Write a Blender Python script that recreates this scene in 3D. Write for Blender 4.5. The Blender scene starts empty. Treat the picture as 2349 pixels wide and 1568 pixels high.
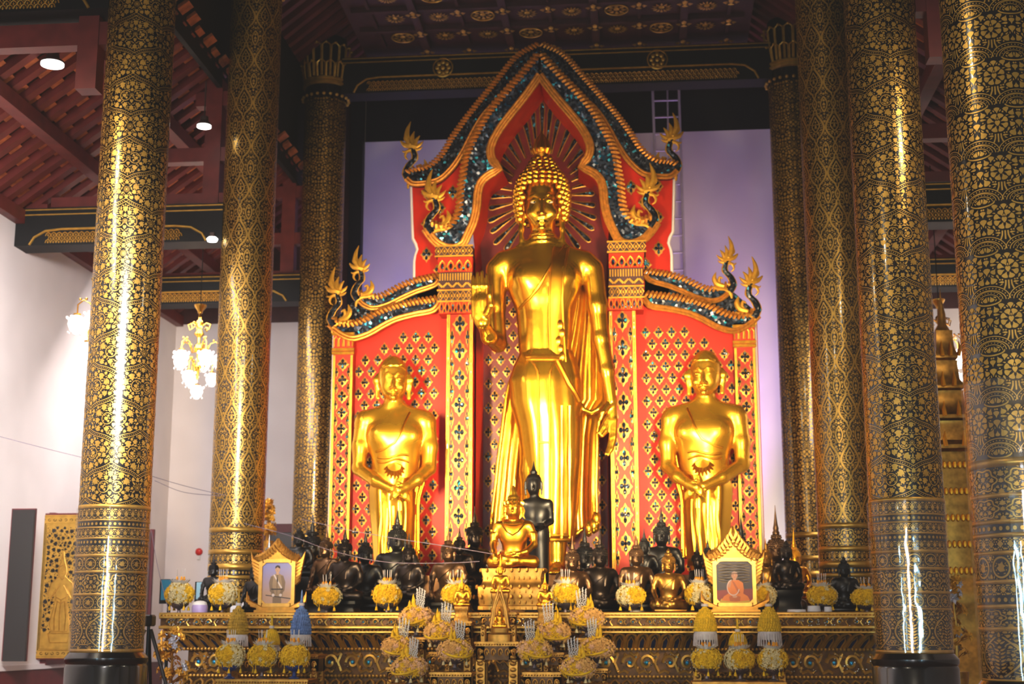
import bpy, math, random
import numpy as np
import openvdb
from mathutils import Vector, Matrix

SC = bpy.context.scene
COL = SC.collection
PI = math.pi
RNG = random.Random(7)

# ------------------------------------------------------------------ camera
PITCH, YAW, FPX, HC = math.radians(11.47), math.radians(5.5), 3262.0, 1.6
CP, SP = math.cos(PITCH), math.sin(PITCH)
CW, SW = math.cos(YAW), math.sin(YAW)

def ray(px, py):
    u, v = (px - 1174.5) / FPX, (784 - py) / FPX
    fwd, up = CP - v * SP, SP + v * CP
    return (u * CW - fwd * SW, u * SW + fwd * CW, up)

def at(px, py, Y):
    """The point on the vertical plane Y that is seen at a picture position of the photograph."""
    dx, dy, dz = ray(px, py)
    k = Y / dy
    return Vector((dx * k, Y, HC + dz * k))

def at_z(px, py, Z):
    dx, dy, dz = ray(px, py)
    k = (Z - HC) / dz
    return Vector((dx * k, dy * k, Z))

def at_x(px, py, X):
    dx, dy, dz = ray(px, py)
    k = X / dx
    return Vector((X, dy * k, HC + dz * k))

cam_data = bpy.data.cameras.new('camera')
cam_data.sensor_width = 36.0
cam_data.lens = FPX / 2349 * 36.0
cam_data.clip_end = 200
cam_data.dof.use_dof = True
cam_data.dof.focus_distance = 13.0
cam_data.dof.aperture_fstop = 1.9
cam = bpy.data.objects.new('camera', cam_data)
COL.objects.link(cam)
cam.location = (0, 0, HC)
cam.rotation_euler = (PI / 2 + PITCH, 0, YAW)
SC.camera = cam

# ------------------------------------------------------------------ materials
MATS = {}
def lin(c):
    return tuple(((x / 255) / 12.92 if x <= 10 else (((x / 255) + 0.055) / 1.055) ** 2.4) for x in c)

def mat(name, rgb, metal=0.0, rough=0.5, vary=0.12, scale=6.0, bump=0.0, bscale=40.0, coat=0.0, emit=0.0, rvary=0.0, spec=0.5, trans=0.0):
    """A procedural material: base colour mottled by noise, optional fine bump."""
    m = bpy.data.materials.new(name); m.use_nodes = True
    nt = m.node_tree; N = nt.nodes; L = nt.links
    b = N['Principled BSDF']
    c = lin(rgb)
    b.inputs['Metallic'].default_value = metal
    b.inputs['Roughness'].default_value = rough
    b.inputs['Specular IOR Level'].default_value = spec
    if coat: b.inputs['Coat Weight'].default_value = coat; b.inputs['Coat Roughness'].default_value = 0.06
    if trans: b.inputs['Transmission Weight'].default_value = trans
    tc = N.new('ShaderNodeTexCoord')
    nz = N.new('ShaderNodeTexNoise'); nz.inputs['Scale'].default_value = scale; nz.inputs['Detail'].default_value = 1
    L.new(tc.outputs['Object'], nz.inputs['Vector'])
    rp = N.new('ShaderNodeValToRGB')
    rp.color_ramp.elements[0].position = 0.3; rp.color_ramp.elements[1].position = 0.7
    rp.color_ramp.elements[0].color = (*[x * (1 - vary) for x in c], 1)
    rp.color_ramp.elements[1].color = (*[min(1, x * (1 + vary)) for x in c], 1)
    L.new(nz.outputs['Fac'], rp.inputs['Fac'])
    L.new(rp.outputs['Color'], b.inputs['Base Color'])
    if emit:
        b.inputs['Emission Strength'].default_value = emit
        L.new(rp.outputs['Color'], b.inputs['Emission Color'])
    if rvary:
        mr = N.new('ShaderNodeMapRange')
        mr.inputs['To Min'].default_value = max(0.02, rough - rvary); mr.inputs['To Max'].default_value = rough + rvary
        L.new(nz.outputs['Fac'], mr.inputs['Value']); L.new(mr.outputs['Result'], b.inputs['Roughness'])
    if bump:
        n2 = N.new('ShaderNodeTexNoise'); n2.inputs['Scale'].default_value = bscale; n2.inputs['Detail'].default_value = 2
        L.new(tc.outputs['Object'], n2.inputs['Vector'])
        bp = N.new('ShaderNodeBump'); bp.inputs['Strength'].default_value = bump; bp.inputs['Distance'].default_value = 0.02
        L.new(n2.outputs['Fac'], bp.inputs['Height']); L.new(bp.outputs['Normal'], b.inputs['Normal'])
    MATS[name] = m
    return m

def mosaic_mat(name, stops, scale=30.0, metal=0.3, rough=0.2, tilt=0.5):
    """Mirror mosaic: voronoi cells of random colour, each tilted its own way."""
    m = bpy.data.materials.new(name); m.use_nodes = True
    nt = m.node_tree; N = nt.nodes; L = nt.links
    b = N['Principled BSDF']; b.inputs['Metallic'].default_value = metal; b.inputs['Roughness'].default_value = rough
    tc = N.new('ShaderNodeTexCoord')
    vo = N.new('ShaderNodeTexVoronoi'); vo.inputs['Scale'].default_value = scale
    L.new(tc.outputs['Object'], vo.inputs['Vector'])
    sep = N.new('ShaderNodeSeparateColor'); L.new(vo.outputs['Color'], sep.inputs['Color'])
    rp = N.new('ShaderNodeValToRGB'); rp.color_ramp.interpolation = 'CONSTANT'
    el = rp.color_ramp.elements
    el[0].position = stops[0][0]; el[0].color = (*lin(stops[0][1]), 1)
    el[1].position = stops[1][0]; el[1].color = (*lin(stops[1][1]), 1)
    for p, c in stops[2:]:
        e = el.new(p); e.color = (*lin(c), 1)
    L.new(sep.outputs['Red'], rp.inputs['Fac']); L.new(rp.outputs['Color'], b.inputs['Base Color'])
    geo = N.new('ShaderNodeNewGeometry')
    ma = N.new('ShaderNodeVectorMath'); ma.operation = 'MULTIPLY_ADD'
    ma.inputs[1].default_value = (tilt, tilt, tilt); ma.inputs[2].default_value = (-tilt / 2,) * 3
    L.new(vo.outputs['Color'], ma.inputs[0])
    ad = N.new('ShaderNodeVectorMath'); ad.operation = 'ADD'
    L.new(ma.outputs['Vector'], ad.inputs[0]); L.new(geo.outputs['Normal'], ad.inputs[1])
    no = N.new('ShaderNodeVectorMath'); no.operation = 'NORMALIZE'
    L.new(ad.outputs['Vector'], no.inputs[0]); L.new(no.outputs['Vector'], b.inputs['Normal'])
    MATS[name] = m
    return m

# ------------------------------------------------------------------ mesh builder
def wloc(o):
    v = Vector((0, 0, 0))
    while o is not None:
        v += o.location; o = o.parent
    return v

class MB:
    def __init__(s): s.v = []; s.f = []
    def add(s, vs, fs):
        b = len(s.v); s.v.extend([tuple(p) for p in vs]); s.f.extend([tuple(b + i for i in f) for f in fs]); return s
    def box(s, lo, hi, bev=0.0):
        x0, y0, z0 = lo; x1, y1, z1 = hi
        if bev:
            b = min(bev, (x1 - x0) / 2.01, (z1 - z0) / 2.01, (y1 - y0) / 2.01)
            prof = [(x0 + b, z0), (x1 - b, z0), (x1, z0 + b), (x1, z1 - b), (x1 - b, z1), (x0 + b, z1), (x0, z1 - b), (x0, z0 + b)]
            return s.prism(prof, y0, y1, bev=b)
        v = [(x0, y0, z0), (x1, y0, z0), (x1, y1, z0), (x0, y1, z0), (x0, y0, z1), (x1, y0, z1), (x1, y1, z1), (x0, y1, z1)]
        return s.add(v, [(3, 2, 1, 0), (4, 5, 6, 7), (0, 1, 5, 4), (1, 2, 6, 5), (2, 3, 7, 6), (3, 0, 4, 7)])
    def prism(s, poly, y0, y1, bev=0.0):
        """An outline in (x, z) drawn out from y0 (front) to y1; bev chamfers the front rim."""
        n = len(poly); b = len(s.v)
        if bev:
            cx = sum(p[0] for p in poly) / n; cz = sum(p[1] for p in poly) / n
            ins = []
            for x, z in poly:
                d = math.hypot(x - cx, z - cz) or 1
                ins.append((x - (x - cx) / d * bev, z - (z - cz) / d * bev))
            s.v.extend([(x, y0, z) for x, z in ins]); s.v.extend([(x, y0 + bev, z) for x, z in poly]); s.v.extend([(x, y1, z) for x, z in poly])
            k = 3
        else:
            s.v.extend([(x, y0, z) for x, z in poly]); s.v.extend([(x, y1, z) for x, z in poly]); k = 2
        for r in range(k - 1):
            for i in range(n):
                j = (i + 1) % n
                s.f.append((b + r * n + i, b + r * n + j, b + (r + 1) * n + j, b + (r + 1) * n + i))
        s.f.append(tuple(b + i for i in range(n))[::-1]); s.f.append(tuple(b + (k - 1) * n + i for i in range(n)))
        return s
    def beam(s, a, b, w, h, up=(0, 0, 1)):
        """A rectangular bar from a to b."""
        a = Vector(a); b = Vector(b); d = (b - a).normalized(); r = d.cross(Vector(up)).normalized(); u = r.cross(d)
        vs = []
        for p in (a, b):
            for sx, sz in ((-1, -1), (1, -1), (1, 1), (-1, 1)): vs.append(p + r * (sx * w / 2) + u * (sz * h / 2))
        return s.add(vs, [(0, 1, 2, 3), (7, 6, 5, 4), (0, 4, 5, 1), (1, 5, 6, 2), (2, 6, 7, 3), (3, 7, 4, 0)])
    def tube(s, path, rad, n=8, closed=False, flat=None):
        """A round bar along a path; rad a number or one per point; flat=(axis vector, factor) squashes it."""
        P = [Vector(p) for p in path]; m = len(P)
        R = [rad] * m if isinstance(rad, (int, float)) else list(rad)
        b = len(s.v); prev = None
        for i, p in enumerate(P):
            t = (P[(i + 1) % m] - P[i - 1]) if closed else (P[min(i + 1, m - 1)] - P[max(i - 1, 0)])
            if t.length < 1e-9: t = Vector((0, 0, 1))
            t.normalize()
            if prev is None:
                a = Vector((0, 1, 0)) if abs(t.y) < 0.9 else Vector((1, 0, 0))
                r = t.cross(a).normalized()
            else:
                r = (prev - t * prev.dot(t))
                r = r.normalized() if r.length > 1e-6 else t.orthogonal().normalized()
            prev = r; u = t.cross(r)
            for k in range(n):
                a = 2 * PI * k / n
                o = r * (math.cos(a) * R[i]) + u * (math.sin(a) * R[i])
                if flat: ax = Vector(flat[0]); o = o - ax * (o.dot(ax) * (1 - flat[1]))
                s.v.append(tuple(p + o))
        q = m if closed else m - 1
        for i in range(q):
            i2 = (i + 1) % m
            for k in range(n):
                k2 = (k + 1) % n
                s.f.append((b + i * n + k, b + i2 * n + k, b + i2 * n + k2, b + i * n + k2))
        if not closed:
            s.f.append(tuple(b + k for k in range(n))); s.f.append(tuple(b + (m - 1) * n + k for k in range(n))[::-1])
        return s
    def lathe(s, prof, c=(0, 0, 0), n=24, sx=1.0, sy=1.0, rot=0.0, square=0.0):
        """Turn a profile of (radius, height) about the vertical through c. square>0 makes it squarish."""
        b = len(s.v); m = len(prof)
        for r, z in prof:
            for k in range(n):
                a = 2 * PI * k / n + rot
                q = 1.0
                if square:
                    q = 1 + square * (1 / max(abs(math.cos(a)), abs(math.sin(a))) - 1)
                s.v.append((c[0] + r * q * math.cos(a) * sx, c[1] + r * q * math.sin(a) * sy, c[2] + z))
        for i in range(m - 1):
            for k in range(n):
                k2 = (k + 1) % n
                s.f.append((b + i * n + k, b + i * n + k2, b + (i + 1) * n + k2, b + (i + 1) * n + k))
        s.f.append(tuple(b + k for k in range(n))[::-1]); s.f.append(tuple(b + (m - 1) * n + k for k in range(n)))
        return s
    def ball(s, c, r, n=8, m=6):
        rx, ry, rz = (r, r, r) if isinstance(r, (int, float)) else r
        b = len(s.v)
        s.v.append((c[0], c[1], c[2] - rz))
        for i in range(1, m):
            a = PI * i / m
            for k in range(n):
                t = 2 * PI * k / n
                s.v.append((c[0] + rx * math.sin(a) * math.cos(t), c[1] + ry * math.sin(a) * math.sin(t), c[2] - rz * math.cos(a)))
        s.v.append((c[0], c[1], c[2] + rz)); e = len(s.v) - 1
        for k in range(n): s.f.append((b, b + 1 + (k + 1) % n, b + 1 + k))
        for i in range(m - 2):
            for k in range(n):
                p = b + 1 + i * n
                s.f.append((p + k, p + (k + 1) % n, p + n + (k + 1) % n, p + n + k))
        p = b + 1 + (m - 2) * n
        for k in range(n): s.f.append((p + k, p + (k + 1) % n, e))
        return s
    def strip(s, A, B, y0=None, y1=None):
        """The band between two point rows of equal length; with y0, y1 as a slab in (x, z)."""
        n = len(A); b = len(s.v)
        if y0 is None:
            s.v.extend([tuple(p) for p in A]); s.v.extend([tuple(p) for p in B])
            for i in range(n - 1): s.f.append((b + i, b + i + 1, b + n + i + 1, b + n + i))
            return s
        for y in (y0, y1):
            s.v.extend([(p[0], y, p[1]) for p in A]); s.v.extend([(p[0], y, p[1]) for p in B])
        for i in range(n - 1):
            s.f.append((b + i, b + i + 1, b + n + i + 1, b + n + i))
            s.f.append((b + 2 * n + n + i, b + 2 * n + n + i + 1, b + 2 * n + i + 1, b + 2 * n + i))
            s.f.append((b + i, b + 2 * n + i, b + 2 * n + i + 1, b + i + 1))
            s.f.append((b + n + i, b + n + i + 1, b + 3 * n + i + 1, b + 3 * n + i))
        for i in (0, n - 1):
            s.f.append((b + i, b + n + i, b + 3 * n + i, b + 2 * n + i))
        return s
    def grid(s, rows):
        """A surface through rows of points of equal length."""
        b = len(s.v); n = len(rows[0])
        for r in rows: s.v.extend([tuple(p) for p in r])
        for i in range(len(rows) - 1):
            for k in range(n - 1):
                s.f.append((b + i * n + k, b + i * n + k + 1, b + (i + 1) * n + k + 1, b + (i + 1) * n + k))
        return s
    def build(s, name, m, parent=None, smooth=35, local=False):
        return mesh_obj(name, s.v, s.f, m, parent, smooth, local)

def mesh_obj(name, v, f, m, parent=None, smooth=35, local=False):
    me = bpy.data.meshes.new(name)
    off = Vector((0, 0, 0)) if (parent is None or local) else wloc(parent)
    v = np.asarray(v, dtype=np.float64).reshape(-1, 3) - np.array(off)
    if isinstance(f, np.ndarray):
        k = f.shape[1]
        me.vertices.add(len(v)); me.vertices.foreach_set('co', v.astype(np.float32).ravel())
        me.loops.add(f.size); me.loops.foreach_set('vertex_index', f.astype(np.int32).ravel())
        me.polygons.add(len(f)); me.polygons.foreach_set('loop_start', np.arange(0, f.size, k, dtype=np.int32))
        me.update(calc_edges=True); me.validate()
    else:
        me.from_pydata(v.tolist(), [], f); me.update()
    o = bpy.data.objects.new(name, me)
    o.data.materials.append(m)
    COL.objects.link(o)
    if parent is not None: o.parent = parent
    if smooth:
        me.polygons.foreach_set('use_smooth', [True] * len(me.polygons))
        if smooth < 180: me.set_sharp_from_angle(angle=math.radians(smooth))
    return o

def build_multi(name, parts, parent=None, smooth=0, local=False):
    """One mesh out of several builders, each with its own material."""
    V = []; Fs = []; mi = []; ms = []
    for mb, m in parts:
        if not mb.v: continue
        if m not in ms: ms.append(m)
        b = len(V); V.extend(mb.v); Fs.extend([tuple(b + i for i in f) for f in mb.f]); mi.extend([ms.index(m)] * len(mb.f))
    o = mesh_obj(name, V, Fs, ms[0], parent, smooth, local)
    for m in ms[1:]: o.data.materials.append(m)
    o.data.polygons.foreach_set('material_index', mi)
    return o

def fix_normals(o):
    import bmesh
    bm = bmesh.new(); bm.from_mesh(o.data); bmesh.ops.recalc_face_normals(bm, faces=bm.faces); bm.to_mesh(o.data); bm.free()
    return o

def tag(o, label=None, cat=None, group=None, kind=None):
    if label: o['label'] = label
    if cat: o['category'] = cat
    if group: o['group'] = group
    if kind: o['kind'] = kind
    return o

def thing(name, loc, label, cat, group=None, kind=None):
    o = bpy.data.objects.new(name, None); COL.objects.link(o)
    o.empty_display_size = 0.1; o.location = loc
    return tag(o, label, cat, group, kind)

def dup(root, loc=None, rz=None, label=None, scale=None):
    """A copy of a thing together with its parts and their sub-parts."""
    r = root.copy(); COL.objects.link(r)
    if loc is not None: r.location = loc
    if rz is not None: r.rotation_euler = (0, 0, rz)
    if scale is not None: r.scale = scale if not isinstance(scale, (int, float)) else (scale,) * 3
    if label: r['label'] = label
    for ch in list(root.children):
        c = ch.copy(); COL.objects.link(c); c.parent = r
        for g in list(ch.children):
            d = g.copy(); COL.objects.link(d); d.parent = c
    return r

def struct(o, label=None):
    o['kind'] = 'structure'
    if label: o['label'] = label
    return o

def resample(P, n):
    P = [Vector((p[0], p[1], p[2] if len(p) > 2 else 0)) for p in P]
    L = [0]
    for a, b in zip(P, P[1:]): L.append(L[-1] + (b - a).length)
    out = []; j = 0
    for i in range(n):
        t = L[-1] * i / (n - 1)
        while j < len(P) - 2 and L[j + 1] < t: j += 1
        q = (t - L[j]) / max(1e-9, L[j + 1] - L[j])
        out.append(P[j].lerp(P[j + 1], min(1, max(0, q))))
    return out

def spline(P, n):
    """Catmull-Rom through the points, n samples."""
    P = [Vector((p[0], p[1], p[2] if len(p) > 2 else 0)) for p in P]
    Q = [P[0] * 2 - P[1]] + P + [P[-1] * 2 - P[-2]]
    out = []
    m = len(P) - 1
    for i in range(m * 8 + 1):
        t = i / 8; k = min(int(t), m - 1); u = t - k
        a, b, c, d = Q[k], Q[k + 1], Q[k + 2], Q[k + 3]
        out.append(0.5 * ((2 * b) + (c - a) * u + (2 * a - 5 * b + 4 * c - d) * u * u + (3 * b - a - 3 * c + d) * u ** 3))
    return resample(out, n)

# ------------------------------------------------------------------ implicit bodies
class Body:
    """A body grown as one continuous surface out of rounded limbs that blend where they meet."""
    def __init__(s, lo, hi, h):
        s.lo = np.array(lo, dtype=np.float32); s.h = h
        s.n = np.ceil((np.array(hi) - np.array(lo)) / h).astype(int) + 1
        s.d = np.full(tuple(s.n), 10.0, dtype=np.float32)
    def win(s, lo, hi, pad):
        a = np.maximum(0, np.floor((np.array(lo) - pad - s.lo) / s.h).astype(int)); b = np.minimum(s.n, np.ceil((np.array(hi) + pad - s.lo) / s.h).astype(int) + 1)
        if (b <= a).any(): return None
        sl = tuple(slice(int(x), int(y)) for x, y in zip(a, b))
        g = [(np.arange(sl[i].start, sl[i].stop, dtype=np.float32) * s.h + s.lo[i]) for i in range(3)]
        return sl, g[0][:, None, None], g[1][None, :, None], g[2][None, None, :]
    def mix(s, sl, d, k, cut=False):
        o = s.d[sl]
        if cut:
            d = -d; h = np.maximum(k - np.abs(o - d), 0) / max(k, 1e-6); s.d[sl] = np.maximum(o, d) + h * h * k * 0.25
        else:
            h = np.maximum(k - np.abs(o - d), 0) / max(k, 1e-6); s.d[sl] = np.minimum(o, d) - h * h * k * 0.25
    def limb(s, a, b, ra, rb, k=0.05, fy=1.0, cut=False):
        """A tapered rounded limb from a to b; fy < 1 makes it flatter front to back."""
        a = np.array(a, dtype=np.float32); b = np.array(b, dtype=np.float32); R = max(ra, rb)
        w = s.win(np.minimum(a, b) - R, np.maximum(a, b) + R, k + 2 * s.h)
        if w is None: return s
        sl, X, Y, Z = w
        ab = b - a; ab2 = ab.copy(); ab2[1] /= fy; L = float((ab2 ** 2).sum()) + 1e-9
        px, py, pz = X - a[0], (Y - a[1]) / fy, Z - a[2]
        t = np.clip((px * ab2[0] + py * ab2[1] + pz * ab2[2]) / L, 0, 1)
        d = np.sqrt((px - t * ab2[0]) ** 2 + (py - t * ab2[1]) ** 2 + (pz - t * ab2[2]) ** 2) - (ra + (rb - ra) * t)
        s.mix(sl, d * (fy if fy < 1 else 1), k, cut); return s
    def blob(s, c, r, k=0.05, cut=False, rot=None):
        r = np.array((r, r, r) if isinstance(r, (int, float)) else r, dtype=np.float32); c = np.array(c, dtype=np.float32)
        e = np.full(3, r.max()) if rot is not None else r
        w = s.win(c - e, c + e, k + 2 * s.h)
        if w is None: return s
        sl, X, Y, Z = w
        x, y, z = X - c[0], Y - c[1], Z - c[2]
        if rot is not None:
            q = np.array(rot.to_matrix().transposed(), dtype=np.float32)
            x, y, z = q[0, 0] * x + q[0, 1] * y + q[0, 2] * z, q[1, 0] * x + q[1, 1] * y + q[1, 2] * z, q[2, 0] * x + q[2, 1] * y + q[2, 2] * z
        k0 = np.sqrt((x / r[0]) ** 2 + (y / r[1]) ** 2 + (z / r[2]) ** 2); k1 = np.sqrt((x / r[0] ** 2) ** 2 + (y / r[1] ** 2) ** 2 + (z / r[2] ** 2) ** 2)
        s.mix(sl, k0 * (k0 - 1) / np.maximum(k1, 1e-6), k, cut); return s
    def chain(s, pts, radii, k=0.05, fy=1.0):
        for i in range(len(pts) - 1): s.limb(pts[i], pts[i + 1], radii[i], radii[i + 1], k, fy)
        return s
    def surface(s):
        g = openvdb.FloatGrid(background=10.0)
        g.copyFromArray(np.ascontiguousarray(s.d), tolerance=0.0)
        p, q = g.convertToQuads(isovalue=0.0)
        return p * s.h + s.lo, q[:, ::-1].copy()
    def build(s, name, m, parent=None, local=False):
        v, f = s.surface()
        return mesh_obj(name, v, f, m, parent, 180, local)
# ------------------------------------------------------------------ palette
M_lacquer = mat('black_lacquer', (16, 15, 15), 0, 0.22, 0.1, 3, coat=0.5)
M_leaf = mat('gold_leaf', (208, 162, 74), 0.75, 0.36, 0.16, 9)
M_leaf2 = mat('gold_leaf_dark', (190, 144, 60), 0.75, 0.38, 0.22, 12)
M_gold = mat('polished_gold', (250, 186, 48), 0.96, 0.21, 0.06, 3, bump=0.16, bscale=5.0, rvary=0.06)
M_gold_soft = mat('satin_gold', (248, 176, 48), 1.0, 0.3, 0.1, 8)
M_gilt = mat('gilded_carving', (182, 130, 54), 0.85, 0.42, 0.25, 14)
M_bronze = mat('dark_bronze', (40, 31, 25), 0.75, 0.3, 0.25, 10)
M_bronze2 = mat('brown_bronze', (96, 70, 46), 0.85, 0.3, 0.25, 10)
M_black = mat('black_patina', (17, 15, 15), 0.3, 0.34, 0.2, 8)
M_oldgold = mat('old_gilding', (170, 122, 50), 0.9, 0.3, 0.3, 14)
M_silver = mat('silver', (190, 184, 176), 1.0, 0.25, 0.1, 10)
M_red = mat('vermilion_lacquer', (184, 32, 8), 0, 0.45, 0.1, 4, spec=0.25)
M_deepred = mat('deep_red_lacquer', (104, 14, 12), 0, 0.4, 0.15, 5)
M_wood = mat('red_timber', (98, 34, 30), 0, 0.5, 0.18, 5)
M_wood_dark = mat('dark_red_timber', (62, 26, 25), 0, 0.55, 0.2, 6, bump=0.1)
M_tile = mat('clay_tile', (168, 92, 52), 0, 0.7, 0.35, 9)
M_blackwood = mat('black_painted_timber', (14, 14, 15), 0, 0.6, 0.15, 4, spec=0.25)
M_white = mat('white_plaster', (226, 216, 214), 0, 0.8, 0.04, 1.5)
M_maroon = mat('maroon_paint', (92, 26, 30), 0, 0.45, 0.12, 5)
M_mosaic = mosaic_mat('blue_mirror_mosaic', [(0, (26, 32, 44)), (0.42, (38, 48, 66)), (0.7, (54, 60, 74)), (0.86, (30, 70, 100)), (0.955, (60, 190, 225))], 26, 0.35, 0.22, 0.7)  # the bright cyan stop paints mirror sparkle into the base colour
M_mosaic_dark = mosaic_mat('dark_mirror_mosaic', [(0, (22, 24, 30)), (0.5, (30, 34, 44)), (0.9, (44, 52, 66)), (0.975, (70, 170, 200))], 30, 0.35, 0.25, 0.5)  # rare cyan cells again stand in for glints, as colour
M_floor = mat('floor_tiles', (120, 74, 56), 0, 0.3, 0.15, 2)

# ------------------------------------------------------------------ hall plan (metres)
XL, XR, XC = -6.16, 2.81, -1.675
YA, YB, YC, YD = 16.0, 20.95, 25.9, 11.05
RC = 0.40
X_WALL_L, X_WALL_R = -9.85, 6.5
Y_BACK = 28.5

# ------------------------------------------------------------------ ornament tiles
class Tile:
    """A repeating piece of gilded ornament, W wide and H high, packed so that the motifs never touch."""
    RES = 0.003
    def __init__(s, W, H, gap=0.006):
        s.W, s.H, s.gap = W, H, gap
        s.nx, s.nz = max(8, int(W / s.RES)), max(8, int(H / s.RES))
        s.occ = np.zeros((s.nx, s.nz), bool); s.v = []; s.f = []
    def _win(s, lo, hi):
        rx, rz = s.W / s.nx, s.H / s.nz
        i = np.arange(int(math.floor(lo[0] / rx)) - 1, int(math.ceil(hi[0] / rx)) + 2); k = np.arange(int(math.floor(lo[1] / rz)) - 1, int(math.ceil(hi[1] / rz)) + 2)
        return i, k, (i * rx)[:, None], (k * rz)[None, :]
    def _mask(s, P):
        P = np.array(P); i, k, X, Z = s._win(P.min(0), P.max(0))
        ins = np.zeros((len(i), len(k)), bool); n = len(P)
        for a in range(n):
            x0, z0 = P[a]; x1, z1 = P[(a + 1) % n]
            if z0 == z1: continue
            c = ((z0 > Z) != (z1 > Z)) & (X < (x1 - x0) * (Z - z0) / (z1 - z0) + x0)
            ins ^= c
        return i % s.nx, k % s.nz, ins
    def grown(s, P, c, g):
        out = []
        for x, z in P:
            d = math.hypot(x - c[0], z - c[1]) or 1e-6
            out.append((x + (x - c[0]) / d * g, z + (z - c[1]) / d * g))
        return out
    def fits(s, P, c):
        i, k, m = s._mask(s.grown(P, c, s.gap))
        return not (s.occ[np.ix_(i, k)] & m).any()
    def put(s, P, c, mark=True):
        b = len(s.v); s.v.append(tuple(c)); s.v.extend([tuple(p) for p in P]); n = len(P)
        s.f.extend([(b, b + 1 + j, b + 1 + (j + 1) % n) for j in range(n)])
        if mark:
            i, k, m = s._mask(P); w = s.occ[np.ix_(i, k)] | m; s.occ[np.ix_(i, k)] = w
    def line(s, path, w, mark=True):
        P = [Vector((p[0], p[1])) for p in path]; n = len(P); A = []; B = []
        ws = [w] * n if isinstance(w, (int, float)) else w
        for j, p in enumerate(P):
            t = P[min(j + 1, n - 1)] - P[max(j - 1, 0)]
            t = t.normalized() if t.length > 1e-9 else Vector((1, 0)); q = Vector((-t.y, t.x)) * ws[j] / 2
            A.append(p + q); B.append(p - q)
        b = len(s.v); s.v.extend([tuple(p) for p in A]); s.v.extend([tuple(p) for p in B])
        for j in range(n - 1):
            s.f.append((b + j, b + n + j, b + n + j + 1)); s.f.append((b + j, b + n + j + 1, b + j + 1))
        if mark: s.block(path, max(ws))
    def block(s, path, w):
        for p, q in zip(path, path[1:]):
            p = np.array(p[:2]); q = np.array(q[:2])
            i, k, X, Z = s._win(np.minimum(p, q) - w, np.maximum(p, q) + w)
            ab = q - p; L = (ab ** 2).sum() + 1e-12
            t = np.clip(((X - p[0]) * ab[0] + (Z - p[1]) * ab[1]) / L, 0, 1)
            d = np.hypot(X - p[0] - t * ab[0], Z - p[1] - t * ab[1]) < w / 2
            i = i % s.nx; k = k % s.nz
            s.occ[np.ix_(i, k)] |= d
    def scatter(s, shape, size, tries, rng, mirror=True, up=None):
        for _ in range(tries):
            c = (rng.uniform(0, s.W), rng.uniform(0, s.H)); a = rng.uniform(0, 2 * PI) if up is None else up + rng.uniform(-0.5, 0.5)
            sz = size * rng.uniform(0.85, 1.15)
            P = place(shape, c, a, sz)
            if mirror:
                if abs(c[0] - s.W / 2) < sz * 0.9 or c[0] < sz * 0.9 or c[0] > s.W - sz * 0.9:
                    if abs(c[0] - s.W / 2) < sz * 0.9: c = (s.W / 2, c[1])
                    else: c = (0.0, c[1])
                    P = place(shape, c, (PI / 2 if rng.random() < 0.5 else -PI / 2), sz)
                    if s.fits(P, c): s.put(P, c)
                    continue
                c2 = (s.W - c[0], c[1]); P2 = [(s.W - x, z) for x, z in P][::-1]
                if s.fits(P, c) and s.fits(P2, c2): s.put(P, c); s.put(P2, c2)
            elif s.fits(P, c): s.put(P, c)
    def arrays(s):
        return np.array(s.v), np.array(s.f)

def place(shape, c, a, sz):
    ca, sa = math.cos(a) * sz, math.sin(a) * sz
    return [(c[0] + x * ca - z * sa, c[1] + x * sa + z * ca) for x, z in shape]

def polar(fn, n):
    return [(fn(2 * PI * i / n) * math.cos(2 * PI * i / n), fn(2 * PI * i / n) * math.sin(2 * PI * i / n)) for i in range(n)]
S_TREFOIL = polar(lambda t: 0.62 + 0.38 * abs(math.cos(1.5 * t)) ** 0.7 if abs(math.sin(t / 2)) < 0.98 else 0.5, 22)
S_IVY = [(1.0, 0), (0.55, 0.28), (0.42, 0.72), (0.05, 0.5), (-0.35, 0.85), (-0.6, 0.42), (-0.75, 0.0), (-0.6, -0.42), (-0.35, -0.85), (0.05, -0.5), (0.42, -0.72), (0.55, -0.28)]
S_HEART = [(1.0, 0), (0.5, 0.42), (-0.1, 0.68), (-0.55, 0.6), (-0.7, 0.3), (-0.5, 0.0), (-0.7, -0.3), (-0.55, -0.6), (-0.1, -0.68), (0.5, -0.42)]
S_PETAL = [(1.0, 0), (0.6, 0.3), (0, 0.42), (-0.6, 0.3), (-1.0, 0), (-0.6, -0.3), (0, -0.42), (0.6, -0.3)]
S_DROP = [(1.0, 0), (0.3, 0.26), (-0.3, 0.4), (-0.75, 0.3), (-0.95, 0), (-0.75, -0.3), (-0.3, -0.4), (0.3, -0.26)]
S_DOT = polar(lambda t: 1.0, 9)
S_FAN = [(0.9, 0.0), (0.85, 0.4), (0.55, 0.8), (0.1, 0.62), (-0.3, 0.25), (-0.9, 0.0), (-0.3, -0.25), (0.1, -0.62), (0.55, -0.8), (0.85, -0.4)]
S_DIAMOND = [(1, 0), (0, 1), (-1, 0), (0, -1)]

def rosette(t, c, r, n=10, core=0.28):
    t.put(place(S_DOT, c, 0, r * core), c)
    for k in range(n):
        a = 2 * PI * k / n
        pc = (c[0] + math.cos(a) * r * 0.66, c[1] + math.sin(a) * r * 0.66)
        t.put([(pc[0] + x * math.cos(a) - z * math.sin(a), pc[1] + x * math.sin(a) + z * math.cos(a)) for x, z in [(u * r * 0.32, w * r * 3.6 / n * 0.62) for u, w in S_DROP]], pc)

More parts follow.
